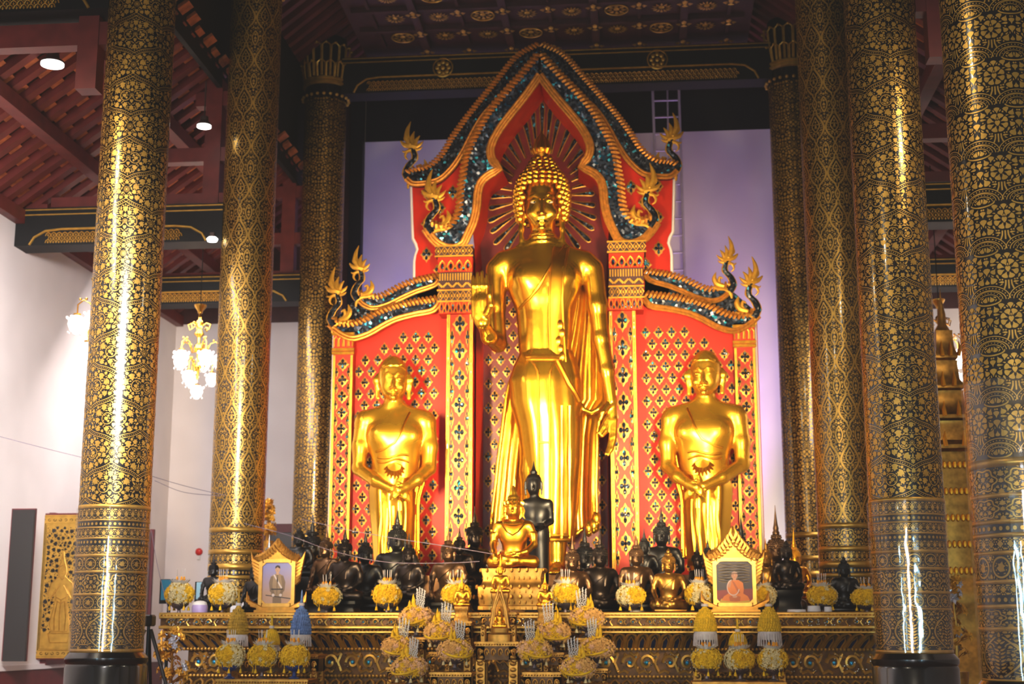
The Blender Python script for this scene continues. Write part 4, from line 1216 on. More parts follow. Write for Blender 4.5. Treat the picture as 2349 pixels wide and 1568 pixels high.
# wrapped under robe
def robe_rings(mb, rows, ncol=56, folds=9, amp=0.012, Y0=YB0):
    R = []
    for j, (py, xl, xr, ry, dy) in enumerate(rows):
        a = at(xl, py, Y0 + dy); b = at(xr, py, Y0 + dy); c = (a + b) / 2; rx = (b.x - a.x) / 2
        R.append([(c.x + math.cos(t) * rx, Y0 + dy + math.sin(t) * ry * (1 + amp * 3 * math.cos(folds * t)), c.z) for t in [2 * PI * k / ncol for k in range(ncol + 1)]])
    Q = []
    for a, b in zip(R, R[1:]):
        for u in (0, 0.25, 0.5, 0.75): Q.append([tuple(Vector(p).lerp(Vector(q), u)) for p, q in zip(a, b)])
    Q.append(R[-1]); c = [tuple(sum((Vector(p) for p in R[-1][:-1]), Vector()) / ncol)] * (ncol + 1); Q.append(c)
    mb.grid(Q); return mb
rb = robe_rings(MB(), [(806, 1194, 1314, 0.29, 0.0), (840, 1178, 1326, 0.34, 0), (872, 1167, 1333, 0.37, 0), (925, 1171, 1335, 0.37, 0), (981, 1186, 1336, 0.35, 0), (1060, 1196, 1334, 0.32, 0), (1140, 1201, 1328, 0.31, 0), (1200, 1203, 1324, 0.30, 0), (1243, 1204, 1318, 0.30, 0)])
robe = fix_normals(rb.build('under_robe', M_gold, buddha, 180)); rt = bvh_of(robe)
tr = MB(); H = lambda x, y, l=0.012: hit(rt, x, y, l)
tr.tube([H(x, 817) for x in range(1208, 1290, 8)], 0.035, 7); tr.tube([H(x, 825) for x in range(1208, 1290, 8)], 0.018, 6)
for x in (1235, 1261): tr.tube([H(x, y) for y in range(858, 1236, 14)], 0.02, 6)
tr.tube([H(1213, 822), H(1226, 836), H(1233, 850), H(1235, 875)], 0.016, 6); tr.tube([H(1279, 824), H(1268, 838), H(1262, 852), H(1261, 875)], 0.016, 6)
tr.tube([H(x, 1014) for x in (1236, 1244, 1252, 1260)], 0.02, 6); tr.tube([H(x, 1100) for x in (1206, 1215, 1225, 1235)], 0.018, 6)
for x in (1288, 1306): tr.tube([H(x, y) for y in range(930, 1240, 16)], [0.03 + 0.01 * math.sin(y / 23) for y in range(930, 1240, 16)], 7)
tr.tube([H(x, y) for x, y in ((1277, 828), (1290, 852), (1304, 880), (1318, 900), (1328, 920))], 0.04, 7)
for x0, x1, y in ((1262, 1316, 1228), (1262, 1314, 1238)): tr.tube([H(x, y) for x in range(x0, x1, 9)], 0.03, 7)
tr.build('robe_fold_pattern', M_gold_soft, buddha)
# shoulder sash and robe edge across the chest
sh = MB(); K = lambda x, y, l=0.02: hit(bt, x, y, l)
sh.tube([K(*p) for p in ((1296, 562), (1280, 585), (1262, 612), (1246, 640), (1232, 662), (1216, 682), (1202, 695), (1190, 708))], 0.022, 7)
L_ = [(1272, 566), (1266, 600), (1262, 640), (1260, 690), (1260, 740), (1262, 800)]; R_ = [(1304, 568), (1298, 600), (1292, 640), (1290, 690), (1292, 740), (1298, 830)]
A = [K(*p, 0.035) for p in L_]; C_ = [K(*p, 0.035) for p in R_]; M_ = [K((p[0] + q[0]) / 2, (p[1] + q[1]) / 2, 0.05) for p, q in zip(L_, R_)]
back = [p + Vector((0, 0.08, 0)) for p in A]; back2 = [p + Vector((0, 0.08, 0)) for p in C_]
sh.grid([back, A, M_, C_, back2])
for P in (A, C_): sh.tube(P, 0.018, 6)
for k in range(5): sh.ball(K(1284 + 5 * math.sin(k * 2.1), 745 + k * 18, 0.03), (0.06, 0.05, 0.09), 8, 6)
sh.build('shoulder_sash', M_gold_soft, buddha)
# outer robe hanging behind from both arms
rows = [(590, 1290, 1362, 0.22), (640, 1280, 1372, 0.24), (700, 1262, 1380, 0.25), (770, 1230, 1386, 0.27), (830, 1190, 1394, 0.28), (880, 1168, 1398, 0.28), (915, 1161, 1400, 0.28), (950, 1156, 1376, 0.28), (1000, 1150, 1370, 0.28), (1060, 1142, 1369, 0.28), (1120, 1136, 1368, 0.28), (1170, 1130, 1369, 0.28), (1214, 1126, 1371, 0.28)]
G = []
for j, (py, xl, xr, dy) in enumerate(rows):
    r = []
    for i in range(49):
        u = i / 48; px = xl + (xr - xl) * u
        wave = 0.045 * math.sin(u * 23 + j * 0.12) + 0.03 * math.sin(u * 51 + 1); edge = -0.16 * (abs(2 * u - 1) ** 6) * min(1, j / 5)
        hem = 9 * math.sin(u * 19) * (j == len(rows) - 1) + (14 * (1 - abs(2 * u - 1)) if j == len(rows) - 1 else 0)
        r.append(at(px, py + hem, YB0 + dy + wave + edge))
    G.append(r)
G2 = [[p + Vector((0, 0.03, 0)) for p in r] for r in G]
cp = MB(); cp.grid(G).grid(G2)
for e in (0, -1): cp.tube([r[e] for r in G], 0.03, 7)
cp.tube(G[-1], 0.035, 7)
for x, y in ((1362, 1205), (1350, 1212), (1368, 1190)): cp.ball(at(x, y, YB0 + 0.12), (0.07, 0.06, 0.13), 8, 6)
cp.tube([at(x, y, YB0 + 0.0) for x, y in ((1328, 922), (1340, 940), (1357, 947), (1370, 940), (1384, 925))], 0.045, 8)
cp.build('outer_robe', M_gold, buddha, 180)

# attendant figures ------------------------------------------------------------
YD0 = 22.25
M_goldatt = mat('warm_gilding', (252, 186, 50), 0.88, 0.27, 0.06, 3, bump=0.12, bscale=5.0, rvary=0.05)
D = lambda px, py, dy=0.0: tuple(at(px, py, YD0 + dy))
fd = at(906, 1330, YD0)
mon = thing('gilded_attendant_statue', (fd.x, YD0, PLZ), 'gilded standing attendant with shaven head and crossed hands, beside the near chandelier side', 'statue')
mon['label'] = 'gilded shaven attendant statue with crossed hands, behind the row nearest the standing portrait frame'
b = Body((fd.x - 0.85, 21.5, PLZ), (fd.x + 0.85, 22.75, 6.05), 0.0145)
b.blob(D(902, 858), (0.232, 0.25, 0.30), 0.02).blob(D(902, 880, -0.03), (0.222, 0.24, 0.24), 0.06).blob(D(902, 900, -0.05), (0.165, 0.19, 0.12), 0.06)
b.limb(D(902, 900, 0.04), D(904, 945, 0.04), 0.135, 0.16, 0.05)
for s in (-1, 1):
    xx = lambda d: 902 + s * d
    b.chain([D(xx(4), 862, -0.245), D(xx(12), 857, -0.235), D(xx(23), 863, -0.18)], [0.014, 0.018, 0.01], 0.02)
    b.blob(D(xx(13), 869, -0.215), (0.055, 0.035, 0.026), 0.015); b.blob(D(xx(16), 888, -0.17), (0.07, 0.06, 0.07), 0.05)
    b.blob(D(xx(5), 889, -0.27), (0.03, 0.028, 0.022), 0.015); b.limb(D(xx(9), 899, -0.235), D(xx(1), 897, -0.26), 0.01, 0.015, 0.012)
    b.chain([D(xx(34), 862, 0.0), D(xx(39), 872, -0.02), D(xx(36), 890, 0.0), D(xx(36), 913, -0.02)], [0.045, 0.05, 0.04, 0.035], 0.025, 0.6)
b.limb(D(902, 862, -0.245), D(902, 887, -0.295), 0.016, 0.034, 0.025).limb(D(897, 901, -0.25), D(907, 901, -0.25), 0.016, 0.016, 0.012).blob(D(902, 911, -0.2), (0.055, 0.05, 0.045), 0.03)
b.limb(D(878, 837, -0.19), D(926, 837, -0.19), 0.012, 0.012, 0.02)
b.limb(D(838, 966, 0.03), D(976, 966, 0.03), 0.155, 0.155, 0.08, 0.9)
for s in (-1, 1):
    b.limb(D(906 + s * 16, 938, 0.05), D(906 + s * 66, 960, 0.03), 0.09, 0.12, 0.1)
    b.blob(D(906 + s * 30, 1000, -0.14), (0.2, 0.14, 0.18), 0.1)
b.blob(D(907, 1005), (0.46, 0.27, 0.40), 0.12).limb(D(907, 1040), D(903, 1120), 0.38, 0.35, 0.1, 0.68)
b.chain([D(833, 975, 0.03), D(826, 1025, 0.0), D(824, 1074, -0.04)], [0.14, 0.125, 0.11], 0.06).chain([D(824, 1074, -0.04), D(862, 1103, -0.28), D(900, 1122, -0.42)], [0.11, 0.095, 0.07], 0.04)
b.chain([D(980, 975, 0.03), D(986, 1025, 0.0), D(984, 1074, -0.04)], [0.14, 0.125, 0.11], 0.06).chain([D(984, 1074, -0.04), D(958, 1100, -0.28), D(930, 1118, -0.42)], [0.11, 0.095, 0.07], 0.04)
b.limb(D(900, 1122, -0.42), D(918, 1128, -0.46), 0.07, 0.065, 0.03, 0.7).limb(D(930, 1116, -0.44), D(914, 1124, -0.52), 0.07, 0.065, 0.03, 0.7)
for i in range(4):
    b.chain([D(917, 1123 + i * 4, -0.46), D(930, 1129 + i * 4, -0.45), D(940, 1137 + i * 4, -0.42)], [0.027, 0.025, 0.018], 0.01)
    b.chain([D(914, 1119 + i * 4, -0.53), D(903, 1128 + i * 4, -0.52), D(895, 1138 + i * 3, -0.49)], [0.027, 0.025, 0.018], 0.01)
b.chain([D(905, 1117, -0.46), D(914, 1112, -0.50), D(921, 1112, -0.49)], [0.035, 0.03, 0.022], 0.015).chain([D(925, 1112, -0.47), D(914, 1108, -0.53), D(907, 1110, -0.53)], [0.035, 0.03, 0.022], 0.015)
for x in (884, 924):
    b.chain([D(x, 1130), D(x, 1230), D(x, 1318)], [0.17, 0.145, 0.10], 0.04); c = D(x, 1320)
    b.limb((c[0], YD0 + 0.05, PLZ + 0.07), (c[0], YD0 - 0.30, PLZ + 0.05), 0.09, 0.065, 0.03)
mb_ = b.build('body', M_goldatt, mon); mt = bvh_of(mb_)
ff = MB(); HH = lambda x, y, l=0.003: hit(mt, x, y, l, YD0)
ff.tube([HH(x, 838 + 10 * abs((x - 902) / 27) ** 3.5) for x in np.linspace(874, 930, 15)], 0.012, 6)
for c_ in (889, 915):
    ff.tube([HH(x, 859 + 5 * ((x - c_) / 11) ** 2 - 3) for x in np.linspace(c_ - 11, c_ + 11, 9)], 0.013, 6)
ff.build('brow_line', M_goldatt, mon)
for c_ in (889, 915): MB().ball(HH(c_, 869, -0.01), (0.042, 0.016, 0.016), 12, 6).build('eye', M_goldatt, mon, 180)
for y0_, y1_ in ((866, 889),): MB().tube([HH(902, y, 0.006) for y in np.linspace(866, 888, 6)], [0.012, 0.014, 0.016, 0.02, 0.026, 0.028], 7).build('nose', M_goldatt, mon)
MB().tube([HH(x, 899 + 1.5 * math.cos((x - 902) / 4)) for x in np.linspace(891, 913, 9)], 0.013, 6).build('lips', M_goldatt, mon)
rb = robe_rings(MB(), [(1098, 853, 958, 0.25, 0.0), (1124, 846, 953, 0.27, 0), (1170, 848, 953, 0.27, 0), (1230, 853, 950, 0.25, 0), (1300, 858, 946, 0.24, 0)], 48, 6, 0.045, YD0)
rr = fix_normals(rb.build('under_robe', M_gold, mon, 180)); rt2 = bvh_of(rr)
t = MB(); H = lambda x, y, l=0.01: hit(rt2, x, y, l, YD0)
for x, y0, y1 in ((872, 1150, 1296), (900, 1160, 1298), (928, 1150, 1296), (914, 1170, 1292), (886, 1165, 1290)): t.tube([H(x + 3 * math.sin(y / 30), y) for y in range(y0, y1, 12)], [0.025 + 0.01 * math.sin(y / 17 + x) for y in range(y0, y1, 12)], 6)
t.build('robe_fold_pattern', M_gold_soft, mon)
t = MB(); K = lambda x, y, l=0.015: hit(mt, x, y, l, YD0)
t.tube([K(*p) for p in ((940, 945), (930, 965), (921, 985), (914, 1000), (905, 1015), (880, 1030), (862, 1036))], 0.018, 6)
t.tube([K(x, 1046 + 4 * math.sin((x - 860) / 14)) for x in range(866, 946, 8)], 0.022, 6); t.tube([K(x, 1056 + 4 * math.sin((x - 860) / 11)) for x in range(866, 946, 8)], 0.02, 6)
for i in range(9):
    a = -PI + PI * i / 8; t.tube([K(905, 1062, 0.03), K(905 + 14 * math.cos(a), 1070 - 10 * math.sin(a), 0.05), K(905 + 24 * math.cos(a), 1076 - 22 * math.sin(a), 0.02)], (0.02, 0.035, 0.012), 6)
t.build('sash_knot', M_gold_soft, mon)
cp = MB(); G = []
for j, y in enumerate(range(1040, 1300, 20)):
    G.append([at(x, y, YD0 + 0.16 + 0.03 * math.sin(i * 1.7)) for i, x in enumerate(np.linspace(948 - j * 0.6, 992 - min(j * 6, 32), 9))])
cp.grid(G); cp.grid([[p + Vector((0, 0.03, 0)) for p in r] for r in G]); cp.tube([r[-1] for r in G], 0.025, 6); cp.tube([r[0] for r in G], 0.02, 6); cp.tube(G[-1], 0.025, 6)
cp.build('outer_robe', M_gold, mon, 180)
fd2 = at(1620, 1334, YD0)
mon2 = dup(mon, (fd2.x - 0.005, YD0, PLZ), None, 'gilded shaven attendant statue with crossed hands, behind the framed seated monk picture')
mon2.scale = (-1.02, 1, 1.0)
mon2['label'] = 'gilded shaven attendant statue with crossed hands, behind the framed picture of a seated monk'
mon['label'] = 'gilded shaven attendant statue with crossed hands, on the side of the white window wall'

# ------------------------------------------------------------------ the small seated figures
def seat_body():
    b = Body((-0.36, -0.30, -0.01), (0.36, 0.24, 0.90), 0.0075)
    b.blob((0, 0.05, 0.12), (0.18, 0.14, 0.11), 0.03)
    b.limb((0, 0.05, 0.15), (0, 0.04, 0.34), 0.13, 0.155, 0.05, 0.75).blob((0, 0.03, 0.44), (0.19, 0.12, 0.15), 0.06)
    b.limb((-0.165, 0.04, 0.525), (0.165, 0.04, 0.525), 0.062, 0.062, 0.06)
    b.limb((0, 0.03, 0.55), (0, 0.015, 0.64), 0.058, 0.052, 0.04)
    b.blob((0, 0.0, 0.715), (0.088, 0.10, 0.115), 0.02).blob((0, -0.02, 0.665), (0.066, 0.08, 0.06), 0.03)
    b.limb((0, -0.098, 0.745), (0, -0.122, 0.70), 0.008, 0.017, 0.015)
    for s in (-1, 1):
        b.limb((s * 0.015, -0.095, 0.752), (s * 0.065, -0.07, 0.748), 0.009, 0.006, 0.015)
        b.blob((s * 0.036, -0.082, 0.733), (0.022, 0.014, 0.010), 0.01)
        b.limb((s * 0.028, -0.088, 0.664), (0, -0.10, 0.667), 0.006, 0.012, 0.01)
        b.chain([(s * 0.095, 0.0, 0.745), (s * 0.102, -0.005, 0.70), (s * 0.10, -0.005, 0.63)], [0.02, 0.018, 0.014], 0.012)
        b.chain([(s * 0.09, 0.07, 0.10), (s * 0.25, -0.05, 0.085)], [0.10, 0.072], 0.04)
        b.chain([(s * 0.26, -0.06, 0.075), (s * 0.05, -0.165, 0.07 + 0.02 * s), (-s * 0.10, -0.15, 0.09 + 0.03 * s)], [0.068, 0.052, 0.04], 0.025)
    b.chain([(-0.20, 0.04, 0.515), (-0.245, 0.03, 0.40), (-0.255, 0.01, 0.30)], [0.056, 0.048, 0.042], 0.03).chain([(-0.255, 0.01, 0.30), (-0.235, -0.09, 0.21), (-0.215, -0.15, 0.155)], [0.042, 0.036, 0.028], 0.02)
    b.limb((-0.215, -0.155, 0.155), (-0.21, -0.175, 0.12), 0.034, 0.034, 0.02)
    for i in range(4): b.chain([(-0.235 + i * 0.018, -0.18, 0.125), (-0.235 + i * 0.018, -0.20, 0.085), (-0.235 + i * 0.018, -0.198, 0.04 + 0.008 * abs(i - 1.5))], [0.012, 0.011, 0.008], 0.006)
    b.chain([(-0.185, -0.16, 0.14), (-0.165, -0.175, 0.11), (-0.16, -0.18, 0.085)], [0.014, 0.012, 0.009], 0.008)
    b.chain([(0.20, 0.04, 0.515), (0.25, 0.03, 0.40), (0.26, 0.0, 0.29)], [0.056, 0.048, 0.042], 0.03).chain([(0.26, 0.0, 0.29), (0.17, -0.11, 0.20), (0.09, -0.15, 0.175)], [0.042, 0.036, 0.028], 0.02)
    b.limb((0.08, -0.155, 0.172), (0.02, -0.165, 0.165), 0.03, 0.034, 0.02)
    for i in range(4): b.chain([(0.02, -0.145 - i * 0.017, 0.168), (-0.03, -0.143 - i * 0.017, 0.166), (-0.075, -0.14 - i * 0.015, 0.16)], [0.012, 0.011, 0.008], 0.006)
    b.chain([(0.04, -0.19, 0.18), (0.01, -0.20, 0.19), (-0.02, -0.195, 0.195)], [0.014, 0.012, 0.009], 0.008)
    return b
SEATV = seat_body().surface()
def hair_mb(tall, width=1.0):
    mb = MB(); rnd = random.Random(2)
    mb.lathe([(0.0, 0.75), (0.100, 0.752), (0.108, 0.79), (0.096, 0.835), (0.068, 0.868), (0.056, 0.875), (0.058, 0.90), (0.046, 0.925), (0.0, 0.93)], (0, 0.012, 0), 20, 1, 1.05)
    for i, (z, r) in enumerate(((0.762, 0.106), (0.785, 0.11), (0.808, 0.107), (0.831, 0.098), (0.852, 0.084), (0.888, 0.058), (0.91, 0.053))):
        n = int(2 * PI * r / 0.024)
        for k in range(n):
            a = 2 * PI * (k + 0.5 * (i % 2)) / n; mb.ball((math.cos(a) * r, 0.012 + math.sin(a) * r * 1.05, z), 0.0125, 5, 4)
    return mb
def finial_mb(kind):
    mb = MB()
    prof = {'tall': [(0.03, 0.92), (0.036, 0.94), (0.024, 0.955), (0.03, 0.97), (0.022, 1.0), (0.012, 1.05), (0.004, 1.13)], 'bud': [(0.03, 0.92), (0.036, 0.94), (0.03, 0.96), (0.012, 0.985), (0.003, 1.0)],
            'spire': [(0.04, 0.92), (0.045, 0.95), (0.032, 0.97), (0.036, 1.0), (0.026, 1.04), (0.016, 1.12), (0.006, 1.22), (0.003, 1.28)]}[kind]
    mb.lathe(prof, (0, 0.012, 0), 12)
    return mb
FIN_TOP = {'tall': 1.13, 'bud': 1.0, 'spire': 1.28}
def sash_mb():
    mb = MB()
    fr = [(0.125, 0.06, 0.58), (0.10, -0.055, 0.545), (0.07, -0.10, 0.47), (0.055, -0.112, 0.40), (0.05, -0.112, 0.33)]
    mb.grid([[(x - 0.022, y - 0.004, z) for x, y, z in fr], [(x, y - 0.012, z) for x, y, z in fr], [(x + 0.022, y - 0.004, z) for x, y, z in fr]])
    mb.tube([(0.13, -0.045, 0.56), (0.06, -0.10, 0.49), (-0.03, -0.112, 0.42), (-0.12, -0.09, 0.35), (-0.15, -0.04, 0.31)], 0.007, 5)
    return mb
SEATED = {}
def set_mat(o, m):
    o.material_slots[0].link = 'OBJECT'; o.material_slots[0].material = m
def seated_proto(kind):
    if kind in SEATED: return SEATED[kind], True
    root = thing('seated_statue', (0, 0, 0), 'x', 'statue', 'crowd of seated figures on the altar')
    if SEATED:
        src = next(iter(SEATED.values()))
        for ch in src.children:
            if ch.name.startswith('finial'): continue
            c = ch.copy(); COL.objects.link(c); c.parent = root
    else:
        mesh_obj('body', SEATV[0], SEATV[1], M_bronze, root, 180, True)
        hair_mb(kind).build('hair', M_bronze, root, 60, True); sash_mb().build('shoulder_sash', M_bronze, root, 60, True)
    finial_mb(kind).build('finial', M_bronze, root, 60, True)
    SEATED[kind] = root
    return root, True
ALTZ = 1.80
def seated(px, py, hw, Y, m, rz, kind, label, zsup=ALTZ, seat=None, m2=None):
    """A seated figure whose finial tip and head width match the photograph."""
    tip = at(px, py, Y); S = hw * (Y / 3262.0 * 1.0) / 0.216
    z0 = tip.z - FIN_TOP[kind] * S
    proto, made = seated_proto(kind)
    r = dup(proto, None, None, label)
    proto['used'] = 1
    r['label'] = label
    if z0 < zsup + 0.02: S *= (tip.z - zsup - 0.02) / (FIN_TOP[kind] * S); z0 = zsup + 0.02
    r.location = (tip.x, Y, z0); r.rotation_euler = (0, 0, math.radians(rz)); r.scale = (S, S * 0.82, S)
    for ch in r.children: set_mat(ch, m)
    h = (z0 - zsup) / S
    mb = MB(); w = 1.0
    n = max(1, int(h / 0.22)); prof = [(0.0, -h), (0.31, -h), (0.31, -h * 0.82), (0.27, -h * 0.74), (0.25, -h * 0.5), (0.27, -h * 0.28), (0.30, -h * 0.2), (0.30, 0.0), (0, 0.0)]
    mb.lathe(prof, (0, -0.02, 0), 24, 1.0, 0.72, 0, 0.55)
    mb.build('pedestal', m2 or m, r, 40, True)
    return r
SEAT_LIST = [
 (717, 1180, 41, 21.33, 'k', -8, 'tall', 'big black seated figure in front of the far blossom column'),
 (687, 1207, 25, 20.85, 'k', 0, 'bud', 'small black seated figure half hidden behind the standing portrait frame'),
 (749, 1203, 31, 20.50, 'n', -22, 'tall', 'brown bronze seated figure turned aside, second in front of the far blossom column'),
 (792, 1205, 33, 20.02, 'b', -12, 'tall', 'shiny dark bronze seated figure before the screen end post'),
 (838.5, 1212, 33, 20.85, 'k', -5, 'tall', 'dull black seated figure between the screen end post and the gilded attendant'),
 (912, 1164, 41, 21.33, 'k', 4, 'tall', 'largest black seated figure, right before the legs of an attendant statue'),
 (938, 1221, 29, 20.06, 'b', -15, 'tall', 'bronze seated figure overlapping the attendant robe edge'),
 (1028.5, 1207, 33, 20.36, 'n', -10, 'tall', 'brown seated figure in front of the inner pilaster foot'),
 (1054, 1206, 26, 20.74, 'b', 0, 'tall', 'bronze seated figure at the very foot of the flowered pilaster'),
 (1090, 1161, 38, 21.22, 'b', 38, 'tall', 'large glossy dark head turned toward the crowned gold figure'),
 (1313, 1228, 32, 20.42, 'n', 12, 'tall', 'bronze seated figure just beside the ankles of the towering statue'),
 (1341, 1207, 39, 21.33, 'k', 8, 'tall', 'big black seated figure below the trailing robe hem'),
 (1376, 1215, 34, 20.85, 'b', 14, 'tall', 'dark bronze seated figure before the red niche wall'),
 (1459, 1220, 31, 20.42, 'n', 12, 'tall', 'slender brown seated figure before the second flowered pilaster'),
 (1477, 1211, 24, 20.85, 'k', 0, 'tall', 'small black seated figure peeping over a slender brown one'),
 (1516, 1162, 36, 21.33, 'k', 0, 'tall', 'tall black seated figure before the second red side panel'),
 (1533, 1257, 29.5, 20.02, 'o', 6, 'bud', 'old gold seated figure in the front row without a spire'),
 (1622.6, 1230, 27, 20.85, 'k', 0, 'tall', 'black seated figure whose head shows above the monk picture frame'),
 (1599, 1238, 27, 20.42, 'b', 62, 'tall', 'dark seated figure in profile beside the monk picture frame'),
 (1700, 1172, 35, 21.18, 'k', 42, 'spire', 'black turned head behind the monk picture frame, by the end post'),
 (1778, 1158, 40, 20.88, 'n', 6, 'spire', 'brown seated figure with the tallest spire beside the white wall gap'),
 (1756, 1234, 26, 20.42, 'o', 0, 'tall', 'dark gold seated figure squeezed beside the monk picture frame'),
 (1803, 1238, 24, 20.02, 'b', 8, 'bud', 'small bronze seated figure on a black plinth in the front row'),
 (1820, 1209, 27, 21.33, 'g', 14, 'spire', 'bright golden seated figure behind the bronze one on a black plinth'),
 (1935, 1275, 25, 20.02, 'k', 0, 'bud', 'lone black seated figure before the ogee column'),
 (491, 1268, 22, 20.02, 'k', -6, 'tall', 'lone slim black seated figure before the ogee column, by the round lidded jar'),
 (585, 1286, 24, 20.02, 'k', -20, 'bud', 'black seated figure tucked behind the standing portrait frame'),
 (618, 1227, 30, 20.42, 's', 0, 'tall', 'silvery seated figure showing above the standing portrait frame'),
]
MK = {'k': M_black, 'n': M_bronze2, 'b': M_bronze, 'o': M_oldgold, 'g': M_gold_soft, 's': M_silver}
for q in SEAT_LIST:
    seated(q[0], q[1], q[2], q[3], MK[q[4]], q[5], q[6], q[7], m2=M_black if q[4] in 'kbnos' and q[0] != 1533 else None)

SEAT_PROTOS = list(SEATED.values())
# crowned gold figure in the middle on its stepped throne
YK = 19.75
def sz(w): return w * YK / 3262.0
tipk = at(1179, 1113, YK); zk = at(1179, 1303, YK).z; Sk = sz(86) / 0.46
crowned = thing('crowned_statue', (at(1176, 1300, YK).x, YK + 0.1, zk), 'crowned gold seated figure on a stepped golden throne in the middle of the altar', 'statue')
crowned.scale = (Sk * 0.98, Sk, Sk)
mesh_obj('body', SEATV[0], SEATV[1], M_gold_soft, crowned, 180, True)
mb = MB(); mb.lathe([(0.098, 0.75), (0.115, 0.76), (0.112, 0.785), (0.095, 0.80), (0.10, 0.82), (0.075, 0.85), (0.08, 0.87), (0.055, 0.90), (0.055, 0.92), (0.03, 0.97), (0.012, 1.02), (0.004, (tipk.z - zk) / Sk)], (0, 0.0, 0), 20)
for k in range(12):
    a = 2 * PI * k / 12; mb.tube([(math.cos(a) * 0.112, math.sin(a) * 0.112, 0.77), (math.cos(a) * 0.125, math.sin(a) * 0.125, 0.80), (math.cos(a) * 0.115, math.sin(a) * 0.115, 0.84)], (0.012, 0.016, 0.002), 5)
for s in (-1, 1): mb.tube([(s * 0.115, 0, 0.76), (s * 0.135, -0.01, 0.70), (s * 0.125, -0.02, 0.64), (s * 0.15, -0.02, 0.60)], (0.012, 0.016, 0.014, 0.004), 6)
mb.build('crown', M_gold, crowned, 50, True)
mb = MB(); mb.tube([(0.13 * math.cos(a), -0.02 + 0.13 * math.sin(a) * 0.9, 0.575 - 0.035 * math.sin(-a)) for a in np.linspace(0, 2 * PI, 25)[:-1]], 0.014, 6, True)
mb.tube([(0.15, -0.05, 0.545), (0.07, -0.11, 0.44), (0, -0.12, 0.40), (-0.07, -0.11, 0.44), (-0.15, -0.05, 0.545)], 0.01, 5)
for s in (-1, 1):
    for z in (0.43, 0.33): mb.lathe([(0.05, z), (0.056, z + 0.012), (0.05, z + 0.024)], (s * 0.245, 0.025, 0), 12)
mb.build('jewellery', M_gold, crowned, 50, True)
mb = MB(); u = 1 / Sk
def px2(w): return sz(w) / Sk / 2
zz = lambda y: (at(1176, y, YK).z - zk) / Sk
mb.lathe([(0, zz(1398)), (px2(168), zz(1398)), (px2(168), zz(1390)), (px2(160), zz(1388)), (px2(165), zz(1372)), (px2(168), zz(1366)), (px2(168), zz(1350)), (px2(168), zz(1346)), (px2(150), zz(1340)), (px2(142), zz(1326)), (px2(152), zz(1310)), (px2(150), zz(1304)), (0, zz(1303))], (0, 0, 0), 32, 1.0, 0.52, 0, 0.75)
for y, w in ((1369, 186), (1346, 170), (1308, 152)):
    for k in range(28):
        a = 2 * PI * k / 28; q = 1 + 0.75 * (1 / max(abs(math.cos(a)), abs(math.sin(a))) - 1); mb.ball((px2(w) * q * math.cos(a), px2(w) * q * math.sin(a) * 0.52, zz(y)), (0.022, 0.022, 0.03), 5, 4)
for y, w in ((1395, 162), (1381, 160), (1357, 163), (1326, 141)):
    for k in range(40):
        a = 2 * PI * (k + 0.5) / 40; q = 1 + 0.75 * (1 / max(abs(math.cos(a)), abs(math.sin(a))) - 1); mb.ball((px2(w) * q * math.cos(a), px2(w) * q * math.sin(a) * 0.52, zz(y)), (0.012, 0.014, 0.026), 5, 4)
mb.build('throne', M_oldgold, crowned, 40, True)

# slim black standing figure holding a bowl
YT = 20.72
tp = at(1224, 1057, YT); Tz = ALTZ; st = thing('black_standing_statue', (at(1232, 1200, YT).x, YT, Tz), 'slim black standing figure holding a bowl, before the towering gilded statue', 'statue')
T = lambda px, py, dy=0.0: tuple(at(px, py, YT + dy))
b = Body((T(1190, 1200)[0], YT - 0.35, Tz), (T(1275, 1200)[0], YT + 0.3, T(1230, 1085)[2]), 0.0085)
b.blob(T(1224, 1112), (0.105, 0.12, 0.15), 0.02).blob(T(1224, 1124, -0.03), (0.07, 0.08, 0.06), 0.03).limb(T(1224, 1128), T(1228, 1148), 0.06, 0.07, 0.03).limb(T(1224, 1112, -0.115), T(1224, 1120, -0.14), 0.01, 0.018, 0.01)
for s in (-1, 1): b.chain([T(1224 + s * 18, 1105), T(1224 + s * 19, 1120), T(1224 + s * 18, 1134)], [0.02, 0.018, 0.014], 0.01)
b.limb(T(1208, 1154), T(1256, 1154), 0.07, 0.07, 0.05).blob(T(1232, 1175), (0.2, 0.12, 0.2), 0.06).limb(T(1232, 1190), T(1233, 1225), 0.16, 0.15, 0.06, 0.75)
b.limb(T(1233, 1225), T(1238, 1330), 0.17, 0.13, 0.05, 0.75)
b.chain([T(1203, 1156), T(1201, 1195), T(1225, 1210, -0.2)], [0.055, 0.045, 0.03], 0.03).chain([T(1261, 1156), T(1264, 1195), T(1245, 1208, -0.2)], [0.055, 0.045, 0.03], 0.03)
for i in range(4): b.limb(T(1226 + i * 2, 1211 + i, -0.21), T(1234 + i, 1214 + i, -0.25), 0.012, 0.01, 0.006); b.limb(T(1247 - i * 2, 1209 + i, -0.21), T(1240 - i, 1213 + i, -0.25), 0.012, 0.01, 0.006)
for x in (1228, 1246):
    c = T(x, 1300); b.limb((c[0], YT, T(x, 1310)[2]), (c[0], YT, Tz + 0.25), 0.07, 0.05, 0.03).limb((c[0], YT, Tz + 0.24), (c[0], YT - 0.14, Tz + 0.22), 0.045, 0.035, 0.02)
b.build('body', M_black, st)
mb = MB(); zz = lambda y: T(1224, y)[2]; hx = T(1224, 1090)[0]
mb.lathe([(0.0, zz(1106)), (0.118, zz(1105)), (0.118, zz(1098)), (0.09, zz(1090)), (0.05, zz(1086)), (0.055, zz(1081)), (0.03, zz(1076)), (0.015, zz(1068)), (0.004, zz(1057))], (hx, YT + 0.02, 0), 18); mb.build('hair', M_black, st)
